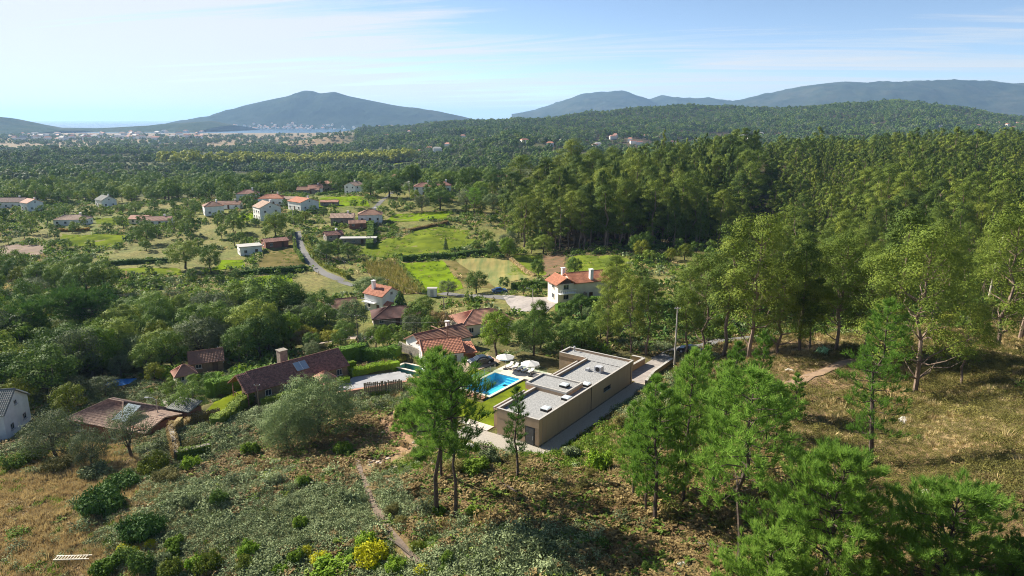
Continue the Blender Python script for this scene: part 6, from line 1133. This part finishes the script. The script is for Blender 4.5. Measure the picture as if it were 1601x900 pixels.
sow('brd', [(-.08,165),(.02,170),(.06,185),(-.02,195),(-.1,190)], 7.5, 15, 3, 5, MIXB, 'small garden tree beside the road', 'garden trees beside the road')
sow('brd', [(-1.2,415),(-.3,418),(-.12,445),(-.04,470),(-.02,620),(-.6,640),(-1.2,620)], 9.5, 16, 7, 11, MIXB, 'tree at the near edge of the wide valley wood', 'trees at the near edge of the valley wood')
MASS = []
MARKS = [(d['x'], d['y'], n) for d, n in ((d, d['lab']) for d in HOUSES)]
MARKS = [(x, y, re_) for x, y, re_ in [(a, b_, ('the ' + l if len(l.split()) < 9 else None)) for a, b_, l in MARKS] if re_]
for px, py, n in ((187,600,'the blue tarpaulin'), (1054,576,'the tall concrete pole'), (346,568,'the pale hedge end pole'), (625,492,'the pointed cypress'), (697,390,'the narrow grey cypress'), (841,435,'the rust brown patch'), (745,455,'the dark tree by the striped field'), (830,475,'the paved yard'), (1430,613,'the great spreading eucalyptus'), (1306,548,'the bare earth track'), (1100,555,'the shaded drive'), (808,560,'the white parasols'), (912,548,'the rear villa corner'), (466,366,'the top of the grey lane'), (585,318,'the bright meadow'), (30,390,'the ploughed field'), (15,488,'the green corner field'), (215,424,'the narrow green terrace'), (140,500,'the umbrella pines'), (250,540,'the golden tree'), (930,380,'the weedy green slope'), (1000,400,'the right end of the weedy slope'), (800,392,'the top corner of the striped field'), (1550,540,'the heath at the right edge'), (560,525,'the barn pole'), (420,445,'the sunlit green field')):
    x, y, z = at(px, py); MARKS.append((x, y, n))
_rank = {}
TONE = {('brd', 0): 'mid green', ('brd', 1): 'dark green', ('brd', 2): 'mid green', ('brd', 3): 'grey green', ('brd', 4): 'dark green', ('brd', 5): 'mid green'}
def _short(t): return ' '.join(t.split()[:16])
def tree_label(kind, k, x, y, lab):
    d = sorted((math.hypot(x - mx, y - my), n) for mx, my, n in MARKS)[0]; tone = (('mid green', 'dark green', 'mid green', 'grey green', 'dark green', 'mid green') * 2 + ('yellowing', 'fresh green', 'silvery', 'fresh green', 'mid green'))[k] if kind == 'brd' else 'olive green' if k % 3 else 'deep green'
    if d[0] < 45:
        r = _rank[(kind, d[1])] = _rank.get((kind, d[1]), 0) + 1
        if r <= 5: return f"{tone} {'leafy tree' if kind == 'brd' else 'eucalyptus'}, {('nearest', 'second nearest', 'third nearest', 'fourth nearest', 'fifth nearest')[r - 1]} to {d[1]}"
    a_, b2 = RANGE[lab]; q = (x / y - a_[0]) / (a_[1] - a_[0] + 1e-6); v = (y - b2[0]) / (b2[1] - b2[0] + 1e-6)
    return tone + ' ' + lab.replace('dark ', '').replace('leafy ', '') + ', ' + ('front' if v < .33 else 'middle' if v < .66 else 'rear') + ' ' + ('left' if q < .33 else 'centre' if q < .66 else 'right')
for kind, nm, cat in (('euc', 'eucalyptus_tree', 'tree'), ('brd', 'broadleaf_tree', 'tree')):
    L_ = SPEC[kind]; L_.sort(key=lambda t: -t[0] / math.hypot(t[1], t[2]) * (1 if abs(t[1] / t[2]) < .82 else .01)); keep = 265 if kind == 'euc' else 225
    RANGE = {}
    for t in L_[:keep]: r_ = RANGE.setdefault(t[6], ([9, -9], [9e9, -9e9])); r_[0][0] = min(r_[0][0], t[1] / t[2]); r_[0][1] = max(r_[0][1], t[1] / t[2]); r_[1][0] = min(r_[1][0], t[2]); r_[1][1] = max(r_[1][1], t[2])
    cut = L_[:keep]; cut.sort(key=lambda t: min(math.hypot(t[1] - mx, t[2] - my) for mx, my, n in MARKS)); L_[:keep] = cut
    for i, (hh, x, y, k, rz, pr, lab, grp) in enumerate(L_):
        if i < keep:
            s = hh / (20 if kind == 'euc' else 8); w = s * (1.15 if kind == 'euc' else .85 + .3 * ((i * 7) % 10) / 10)
            e_ = plant(nm, pr[k][0], pr[k][1], x, y, w * (.82 + .4 * ((i * 37) % 17) / 17), rz, tree_label(kind, k, x, y, lab), cat, grp, s); e_.rotation_euler = (.07 * math.sin(i * 5.1), .07 * math.cos(i * 3.3), rz)
        else: MASS.append((kind, k, x, y, hh, rz))

# ------------------------------------------------------------------ masses nobody could count: scattered with geometry nodes
def scatter(name, label, protos, pts, rot, scl, idx):
    """protos: meshes; each point carries one of them, turned and sized"""
    n = len(pts)
    if n == 0: return
    me = bpy.data.meshes.new(name); me.vertices.add(n); me.vertices.foreach_set('co', np.asarray(pts, np.float32).ravel())
    for nm, ty, key, arr in (('turn', 'FLOAT_VECTOR', 'vector', rot), ('size', 'FLOAT_VECTOR', 'vector', scl), ('pick', 'INT', 'value', idx)):
        a = me.attributes.new(nm, ty, 'POINT'); a.data.foreach_set(key, np.asarray(arr, np.int32 if ty == 'INT' else np.float32).ravel())
    for p in protos:
        for m in p.materials:
            if m and m.name not in me.materials: me.materials.append(m)
    o = link(name, me); tag(o, label, kind='stuff')
    g = bpy.data.node_groups.new(name + '_nodes', 'GeometryNodeTree'); g.interface.new_socket('Geometry', in_out='INPUT', socket_type='NodeSocketGeometry'); g.interface.new_socket('Geometry', in_out='OUTPUT', socket_type='NodeSocketGeometry')
    N = g.nodes.new; L = g.links.new; i_ = N('NodeGroupInput'); o_ = N('NodeGroupOutput'); join = N('GeometryNodeJoinGeometry')
    def attr(nm, ty): a = N('GeometryNodeInputNamedAttribute'); a.data_type = ty; a.inputs['Name'].default_value = nm; return a.outputs['Attribute']
    pk, tn, sz = attr('pick', 'INT'), attr('turn', 'FLOAT_VECTOR'), attr('size', 'FLOAT_VECTOR'); e2r = N('FunctionNodeEulerToRotation'); L(tn, e2r.inputs[0])
    for k, p in enumerate(protos):
        src = bpy.data.objects.new(name + '_piece', p); oi = N('GeometryNodeObjectInfo'); oi.inputs['Object'].default_value = src
        cmp_ = N('FunctionNodeCompare'); cmp_.data_type = 'INT'; cmp_.operation = 'EQUAL'; ins = [s for s in cmp_.inputs if s.type == 'INT']; L(pk, ins[0]); ins[1].default_value = k
        iop = N('GeometryNodeInstanceOnPoints'); L(i_.outputs[0], iop.inputs['Points']); L(cmp_.outputs[0], iop.inputs['Selection']); L(oi.outputs['Geometry'], iop.inputs['Instance']); L(e2r.outputs[0], iop.inputs['Rotation']); L(sz, iop.inputs['Scale']); L(iop.outputs[0], join.inputs[0])
    L(join.outputs[0], o_.inputs[0]); md = o.modifiers.new('scatter', 'NODES'); md.node_group = g; return o
def merged(tm, cm, name='tree'):
    """trunk and crown of a shared tree as one mesh"""
    def arr(m):
        v = np.empty(len(m.vertices) * 3, np.float32); m.vertices.foreach_get('co', v); fs = {}
        for p in m.polygons: fs.setdefault(len(p.vertices), []).append(tuple(p.vertices))
        return v.reshape(-1, 3), fs
    v1, f1 = arr(tm); v2, f2 = arr(cm); fs = []; mi = []
    for k, f in f1.items(): fs.append(np.array(f)); mi += [0] * len(f)
    for k, f in f2.items(): fs.append(np.array(f) + len(v1)); mi += [1] * len(f)
    return np_mesh(name, np.concatenate([v1, v2]), fs, [tm.materials[0], cm.materials[0]], mi)
FAR_E = [merged(*make_spire(150, 20, LEAF['euc2'], R=2.3, cl=14, npc=110, leaf=.36)), merged(*make_spire(151, 20, LEAF['euc'], R=2.0, cl=14, npc=110, leaf=.36))] + [merged(*make_euc(90 + i, 20, LEAF['euc' if i != 1 else 'euc2'], R=3.3, base=.3, cl=15, npc=75, leaf=.5)) for i in range(3)]
FAR_B = [merged(*make_broad(95 + i, 8, 3.6, LEAF[('broad', 'dark', 'broad')[i]], leaf=.42, cl=11, npc=70, base=.1)) for i in range(3)]
VFAR_E = [merged(*make_spire(150, 20, LEAF['euc2'], R=2.3, cl=14, npc=110, leaf=.36)), merged(*make_spire(151, 20, LEAF['euc'], R=2.0, cl=14, npc=110, leaf=.36))] + [merged(*make_euc(120 + i, 20, LEAF[('euc2', 'euc', 'broad')[i]], R=3.4, base=.15, cl=9, npc=34, leaf=1.1)) for i in range(3)]
VFAR_B = [merged(*make_broad(125 + i, 8, 3.8, LEAF[('broad', 'dark', 'olive')[i]], leaf=.95, cl=8, npc=30, base=.0)) for i in range(3)]
VFAR_H = [merged(*make_broad(131, 8, 2.6, LEAF['euc2'], leaf=.8, cl=9, npc=36, base=.0))]
VFAR_Y = [merged(*make_broad(129, 8, 3.2, LEAF['poplar'], leaf=.8, cl=8, npc=36, base=.0))]
def sc_trees(name, label, rows, protos, h0):
    A = np.array([(x, y, h) for x, y, h in rows]); n = len(A); r = np.random.default_rng(len(name) + n); Z = H(A[:, 0], A[:, 1]); s = A[:, 2] / h0
    scatter(name, label, protos, np.column_stack([A[:, :2], Z]), np.column_stack([r.normal(size=(n, 2)) * .05, r.random(n) * 6.28]), np.column_stack([s * (1 + r.normal(size=n) * .12), s, s * (1 + r.normal(size=n) * .12)]), r.integers(0, len(protos), n))
sc_trees('eucalyptus_forest', 'rest of the dense eucalyptus forest beyond the villa', [(x, y, h) for k, i, x, y, h, r in MASS if k == 'euc'], FAR_E, 20)
sc_trees('mixed_woodland', 'bushy woodland and garden trees filling the slopes and hamlets', [(x, y, h) for k, i, x, y, h, r in MASS if k == 'brd'], FAR_B, 8)
rg = np.random.default_rng(77)
def far_rows(poly, sp, seed, h0, h1_, hole=None):
    X, Y = region(poly, sp, seed, 2.0, True); h = h0 + (h1_ - h0) * rg.random(len(X)) ** 1.2; k = fbm(X / 160, Y / 160, 2, seed) ; h = h * (1 + .5 * k); keep = np.ones(len(X), bool) if hole is None else (fbm(X / 130, Y / 90, 2, 61) < hole)
    return [(x, y, hh) for x, y, hh in zip(X[keep], Y[keep], h[keep])]
sc_trees('valley_wood', 'wide rolling wood filling the valley beyond the village', far_rows([(-1.0,620),(-.02,620),(.02,800),(-.02,1250),(-1.0,1250)], 10.5, 200, 7, 13, .16) + far_rows([(-1.0,1250),(-.02,1250),(-.1,1800),(-1.0,1780)], 14, 201, 8, 15, .12), VFAR_B, 8)
sc_trees('hill_forest', 'forest covering the long green hill in the middle distance', far_rows([(.02,800),(.9,1050),(.95,1500),(-.1,1500),(-.02,1100)], 12, 202, 9, 15, .24) + far_rows([(-.22,1500),(.95,1500),(.95,2750),(-.22,2750)], 13, 203, 9, 15, .3), VFAR_B + VFAR_B[:2] + VFAR_H, 8)
sc_trees('plain_wood', 'tree belts dotted over the flat plain by the river', far_rows([(-.9,1780),(-.1,1800),(-.12,2400),(-.9,2300)], 22, 204, 8, 14, -.02) + far_rows([(-.9,2300),(-.1,2300),(-.12,3300),(-.9,3300)], 30, 205, 8, 16, .0), VFAR_B, 8)
sc_trees('poplar_row', 'pale yellow green poplar plantation in the valley', far_rows([(-.48,960),(-.38,1000),(-.36,1060),(-.50,1010)], 8, 206, 17, 23) + far_rows([(-.42,1010),(-.14,1060),(-.14,1150),(-.42,1090)], 8, 207, 16, 21), VFAR_Y, 8)

# ground cover of the near slopes
def gc(V, F, m, name): return np_mesh(name, V, [F], [m])
def mound(seed, R, h, lm, leaf, n, asp=.5, out=.5, up=.35):
    rng = np.random.default_rng(seed); V, F = cloud(rng, [(0, 0, h * .3), (R * .4, R * .2, h * .25), (-R * .3, R * .35, h * .3), (0, -R * .45, h * .22)], [(R * .6, R * .6, h * .7)] * 4, n // 4, leaf, asp, out, up, low=.2); return gc(V, F, lm, 'mound')
def blades(seed, n, h, lm, spread=.35, w=.035, bend=.5):
    rng = np.random.default_rng(seed); ph = rng.random(n) * 6.283; r0 = rng.random(n) ** .5 * spread; b = np.stack([np.cos(ph) * r0, np.sin(ph) * r0, np.zeros(n) - .05], 1); q = ph + rng.normal(size=n) * .8; hh = h * (.5 + .7 * rng.random(n)); t = b + np.stack([np.cos(q) * hh * bend, np.sin(q) * hh * bend, hh], 1); s = np.stack([-np.sin(q), np.cos(q), 0 * q], 1) * w
    V = np.stack([b - s, b + s, t + s * .2, t - s * .2], 1).reshape(-1, 3); return gc(V, np.arange(4 * n).reshape(-1, 4), lm, 'tuft')
def fern(seed, lm, k=9, L=.7):
    rng = np.random.default_rng(seed); C = []; N = []; 
    for i in range(k):
        ph = 6.283 * i / k + rng.normal() * .3; up = .35 + .5 * rng.random()
        for j in range(7): t = (j + .5) / 7; C.append((math.cos(ph) * L * t, math.sin(ph) * L * t, L * (up * t * 1.4 - .9 * up * t * t) + .12)); n = np.array([rng.normal() * .3, rng.normal() * .3, 1.]); N.append(n / np.linalg.norm(n))
    V, F = leaf_quads(np.array(C), np.array(N), .13, .6, rng); return gc(V, F, lm, 'fern')
COVER = [('brambles', 'grey green bramble thicket spread over the slope', [mound(300, .7, .6, LEAF['bramble'], .085, 150), mound(301, .6, .5, LEAF['bramble'], .08, 120)]),
         ('bracken', 'brown and russet bracken on the slope', [fern(302, LEAF['rust']), fern(303, LEAF['rust'], 7, .6), fern(304, LEAF['broad'], 8, .6)]),
         ('heather', 'low dark heather and gorse mats on the heath', [mound(305, .6, .5, LEAF['heath'], .085, 150, .25, .3, .6), mound(306, .5, .4, LEAF['heath'], .075, 120, .25, .3, .6)]),
         ('dry_grass', 'straw coloured dry grass', [blades(307, 60, .45, LEAF['straw']), blades(308, 44, .35, LEAF['straw'])]),
         ('weeds', 'fresh green weeds and grass tufts', [blades(309, 50, .4, LEAF['green'], .35, .04, .8), mound(310, .5, .45, LEAF['green'], .09, 90)])]
rc = np.random.default_rng(55)
def near_cover():
    X, Y = jitter(-130, 130, 36, 128, .47, rc); ok = (np.abs(X / Y) < 1.08) & ~blocked(X, Y, .15); X, Y = X[ok], Y[ok]
    for f, _l in FIELDS: k = ~in_quad(X, Y, f); X, Y = X[k], Y[k]
    _, Wt = zone_mix(X, Y); Wt = Wt * (.25 + rc.random(Wt.shape)) * (1 + .9 * np.stack([fbm(X / 4.5, Y / 4.5, 2, 400 + i * 7) for i in range(6)], 1)); t = Wt.argmax(1); Z = H(X, Y)
    sel = rc.random(len(X)) < np.where(Y > 105, .6, 1); kind = np.where(sel, t, 9)
    for i, (nm, lab, pr) in enumerate(COVER):
        k = kind == i; n = int(k.sum()); s = (.65 + .75 * rc.random(n) ** 1.5) * (1 + .5 * fbm(X[k] / 6, Y[k] / 6, 2, 9))
        scatter(nm, lab, pr, np.column_stack([X[k], Y[k], Z[k]]), np.column_stack([rc.normal(size=(n, 2)) * .15, rc.random(n) * 6.28]), np.column_stack([s, s, s * (.8 + .5 * rc.random(n))]), rc.integers(0, len(pr), n))
near_cover()
def scrub():
    X, Y = jitter(-130, 130, 38, 125, 2.1, rc); ok = (np.abs(X / Y) < 1.08) & ~blocked(X, Y, .9); X, Y = X[ok], Y[ok]
    for f, _l in FIELDS: k = ~in_quad(X, Y, f); X, Y = X[k], Y[k]
    for px_, py_, r_ in TREES: k = np.hypot(X - px_, Y - py_) > min(r_, 1.2); X, Y = X[k], Y[k]
    _, Wt = zone_mix(X, Y); pr = [mound(340, 1.1, 1.0, LEAF['bramble'], .10, 420), mound(341, 1.0, .9, LEAF['rust'], .11, 300), mound(342, .9, .8, LEAF['heath'], .10, 420, .3, .5, .5), mound(343, 1.0, 1.1, LEAF['green'], .11, 380), mound(344, 1.0, 1.0, LEAF['olive'], .10, 420), mound(345, .9, 1.0, LEAF['dark'], .10, 420)]
    w = np.stack([Wt[:, 0] + .15, Wt[:, 1] * .6, Wt[:, 2], Wt[:, 4] * .8 + .1, Wt[:, 0] * .7 + .15, Wt[:, 2] * .3 + .15], 1) * (.2 + rc.random((len(X), 6))); t = w.argmax(1); keep = (fbm(X / 7, Y / 7, 3, 81) + .55 * rc.random(len(X)) > .22 + .35 * (Wt[:, 3] + Wt[:, 5])); X, Y, t = X[keep], Y[keep], t[keep]; n = len(X); s = .45 + 1.15 * rc.random(n) ** 2
    scatter('scrub', 'mixed bushes and brambles dotted over the near slopes', pr, np.column_stack([X, Y, H(X, Y) - .05]), np.column_stack([0 * X, 0 * X, rc.random(n) * 6.28]), np.column_stack([s * (.8 + .4 * rc.random(n)), s, s * (.7 + .7 * rc.random(n))]), t)
scrub()
def mid_cover():
    X, Y = jitter(-420, 300, 118, 440, 2.0, rc); ok = (np.abs(X / Y) < .9) & ~blocked(X, Y, .8); X, Y = X[ok], Y[ok]
    for f, _l in FIELDS: k = ~in_quad(X, Y, f); X, Y = X[k], Y[k]
    keep = fbm(X / 22, Y / 22, 3, 71) + rc.random(len(X)) * .5 > .17; X, Y = X[keep], Y[keep]; n = len(X); s = 1.4 + 2.2 * rc.random(n) ** 2.5
    pr = [mound(320, .7, .6, LEAF['broad'], .17, 60), mound(321, .7, .55, LEAF['green'], .17, 60), mound(322, .7, .5, LEAF['bramble'], .17, 60), mound(323, .7, .5, LEAF['dark'], .17, 60), mound(324, .6, .4, LEAF['straw'], .15, 40)]
    scatter('undergrowth', 'rough scrub and hedgerow plants between the fields and gardens', pr, np.column_stack([X, Y, H(X, Y)]), np.column_stack([0 * X, 0 * X, rc.random(n) * 6.28]), np.column_stack([s, s, s * (.7 + .6 * rc.random(n))]), rc.choice(5, n, p=[.28, .26, .13, .15, .18]))
mid_cover()
def understory():
    X, Y = region([(.09,122),(.2,126),(.34,121),(.42,121),(.6,121),(1.0,124),(1.0,150),(.5,160),(.1,165)], 2.3, 88, .6); n = len(X); s = 1.3 + 1.6 * rc.random(n) ** 1.5
    pr = [mound(350, .8, .8, LEAF['dark'], .15, 110), mound(351, .8, .8, LEAF['broad'], .15, 110), mound(352, .7, .9, LEAF['heath'], .13, 110, .3, .5, .5), mound(353, .8, .7, LEAF['conifer'], .15, 110)]
    scatter('understory', 'dark shrubs growing under the eucalyptus behind the villa', pr, np.column_stack([X, Y, H(X, Y)]), np.column_stack([0 * X, 0 * X, rc.random(n) * 6.28]), np.column_stack([s, s, s * (.7 + .6 * rc.random(n))]), rc.integers(0, 4, n))
understory()
def crop_cover():
    q = np.array([p[:2] for p in MAIZE]); X, Y = jitter(q[:, 0].min(), q[:, 0].max(), q[:, 1].min(), q[:, 1].max(), .95, rc); k = in_quad(X, Y, MAIZE); X, Y = X[k], Y[k]; n = len(X)
    scatter('maize', 'yellowing maize plants standing in the field', [blades(330, 14, 1.5, LEAF['maize'], .2, .09, .35), mound(331, .5, 1.3, LEAF['maize'], .2, 40)], np.column_stack([X, Y, H(X, Y)]), np.column_stack([0 * X, 0 * X, rc.random(n) * 6.28]), np.column_stack([1 + 0 * X, 1 + 0 * X, .8 + .5 * rc.random(n)]), rc.integers(0, 2, n))
    X = []; Y = []
    for f, l in FIELDS:
        if l == 'lawn' or 'ploughed' in l or 'maize' in l or 'striped' in l: continue
        q = np.array([p[:2] for p in f]); x, y = jitter(q[:, 0].min(), q[:, 0].max(), q[:, 1].min(), q[:, 1].max(), 2.6, rc); k = in_quad(x, y, f) & (fbm(x / 9, y / 9, 2, 91) > .02); X += list(x[k]); Y += list(y[k])
    X, Y = np.array(X), np.array(Y); n = len(X); scatter('field_grass', 'longer grass tufts in the meadows', [blades(332, 26, .5, LEAF['green'], .7, .06, .7), blades(333, 22, .45, LEAF['straw'], .7, .06, .7)], np.column_stack([X, Y, H(X, Y) + .05]), np.column_stack([0 * X, 0 * X, rc.random(n) * 6.28]), np.ones((n, 3)), rc.choice(2, n, p=[.8, .2]))
crop_cover()

# hedgerows and dark terrace banks between the fields
def row(px_pts, label, h=1.8, w=2.2, m='dark'): hedge([at(*p)[:2] for p in px_pts], w, h, LEAF[m], label, .28, 9, 'hedgerow')
row([(628,408),(660,405),(712,403),(760,396),(800,392)], 'dark hedgerow along the top of the vivid green field'); row([(664,459),(640,432),(622,410)], 'thin hedgerow between maize and the vivid green field', 1.0, 1.2, 'broad'); row([(372,432),(420,426),(478,421)], 'hedgerow on the bank above the sunlit green field', 1.6, 2); row([(640,362),(690,352),(700,348)], 'dark stone bank below the green slope', 1.2, 1.6, 'rust')
row([(150,416),(210,412),(262,410)], 'shaded terrace bank above the narrow green strip', 1.6, 2); row([(495,305),(530,300),(560,302)], 'hedge along the top of the bright meadow', 1.4, 1.6); row([(0,470),(50,462),(100,455)], 'dark bank below the left clump', 1.4, 2); row([(458,362),(462,392),(474,410)], 'tall hedge on the left side of the lane', 1.5, 1.0, 'broad'); row([(478,372),(488,400),(512,420),(545,436)], 'yellow green vine hedge on the right side of the lane', 1.3, 1.4, 'yellow'); row([(92,361),(140,360)], 'orange vine row below the long white house', 1.2, 1.6, 'vine'); row([(580,352),(578,388)], 'dark hedge beside the orchard', 2.2, 2.6); row([(792,400),(836,432)], 'low dry hedge right of the striped field', .9, 1.2, 'straw')

# ------------------------------------------------------------------ far houses
FARW = mat('far_white_wall', (0.80,0.78,0.74), (0.62,0.6,0.56), .2); rf = random.Random(12)
def far_house(x, y, z, L, W, hgt, roof, rz, label, grp, name='house'):
    k = ('fh', roof)
    if k not in PROTO:
        b = MB(); b.box((0, 0, .3), (1, 1, 1.4)); r = MB(); r._add([(-.54,-.56,.98),(.54,-.56,.98),(.54,.56,.98),(-.54,.56,.98),(-.3,0,1.45),(.3,0,1.45)], [(0,1,5,4),(1,2,5),(2,3,4,5),(3,0,4),(3,2,1,0)]); PROTO[k] = (b.mesh('wall', FARW), r.mesh('roof', ROOF[roof]))
    e = empty(name, (x, y, z), rz, label, 'house', grp); e.scale = (L, W, hgt); link('wall', PROTO[k][0], e); link('roof', PROTO[k][1], e)
for i, (px, py) in enumerate(FP):
    x, y, z = FPOS[i]; far_house(x, y, z + .2, rf.uniform(9, 15), rf.uniform(8, 10), rf.uniform(4.5, 6.5), rf.choice(['orange', 'pink', 'redbrown', 'slab']), rf.uniform(-.4, .4), 'small white house among trees on the slopes of the green hill', 'houses on the green hill')
for i in range(70):
    px = rf.uniform(10, 320); py = rf.uniform(206, 219) if px > 150 else rf.uniform(210, 221); x, y, z = at(px, py); far_house(x, y, z, rf.uniform(14, 36), rf.uniform(12, 18), rf.uniform(8, 14), rf.choice(['orange', 'pink', 'slab', 'tan']), rf.uniform(-.5, .5), 'tiny pale house of the low town in the plain by the sea', 'houses of the low town')
from mathutils.bvhtree import BVHTree
_mt = bpy.data.objects['mountain'].data; _bv = BVHTree.FromPolygons([v.co[:] for v in _mt.vertices], [p.vertices[:] for p in _mt.polygons])
for i in range(110):
    px = min(max(rf.gauss(460, 70), 330), 640); y = 5850 + abs(rf.gauss(0, 75)); x = bearing(px, 199) * y; hit = _bv.ray_cast(Vector((x, y, 2000)), Vector((0, 0, -1)))[0]; z = max(0, hit.z) if hit else 0
    far_house(x, y, z, rf.uniform(12, 26), rf.uniform(10, 14), rf.uniform(6, 11), rf.choice(['orange', 'pink', 'slab', 'tan']), rf.uniform(-.5, .5), 'tiny pale house of the town at the foot of the cone shaped mountain', 'houses of the town under the mountain')
RIV = mat('river_water', (0.45,0.5,0.52), None, .01, .2); 
def river(pts, w, lab):
    P = [at(*p)[:2] for p in pts]; strip('river', P, w, water_mat('pale_river', (0.25,0.30,0.32), .12, .05), 1.2, lab, 40)
river([(205,229),(232,225),(258,222),(285,219),(312,217)], 60, 'pale creek winding through the brown marsh')

# ------------------------------------------------------------------ air
def haze():
    b = MB(); b.box((0, 20900, 227), (91000, 43000, 624)); m, nt, out = _nodes('air'); v = nt.nodes.new('ShaderNodeVolumePrincipled'); v.inputs['Color'].default_value = HAZE_COL; v.inputs['Density'].default_value = HAZE_D; v.inputs['Anisotropy'].default_value = 0.2
    nt.links.new(v.outputs[0], out.inputs['Volume']); o = b.build('haze', m); tag(o, 'thin blue air between the camera and the far hills', kind='stuff')
HAZE_COL = (0.40, 0.65, 1.0, 1); HAZE_D = 0.000056
haze()
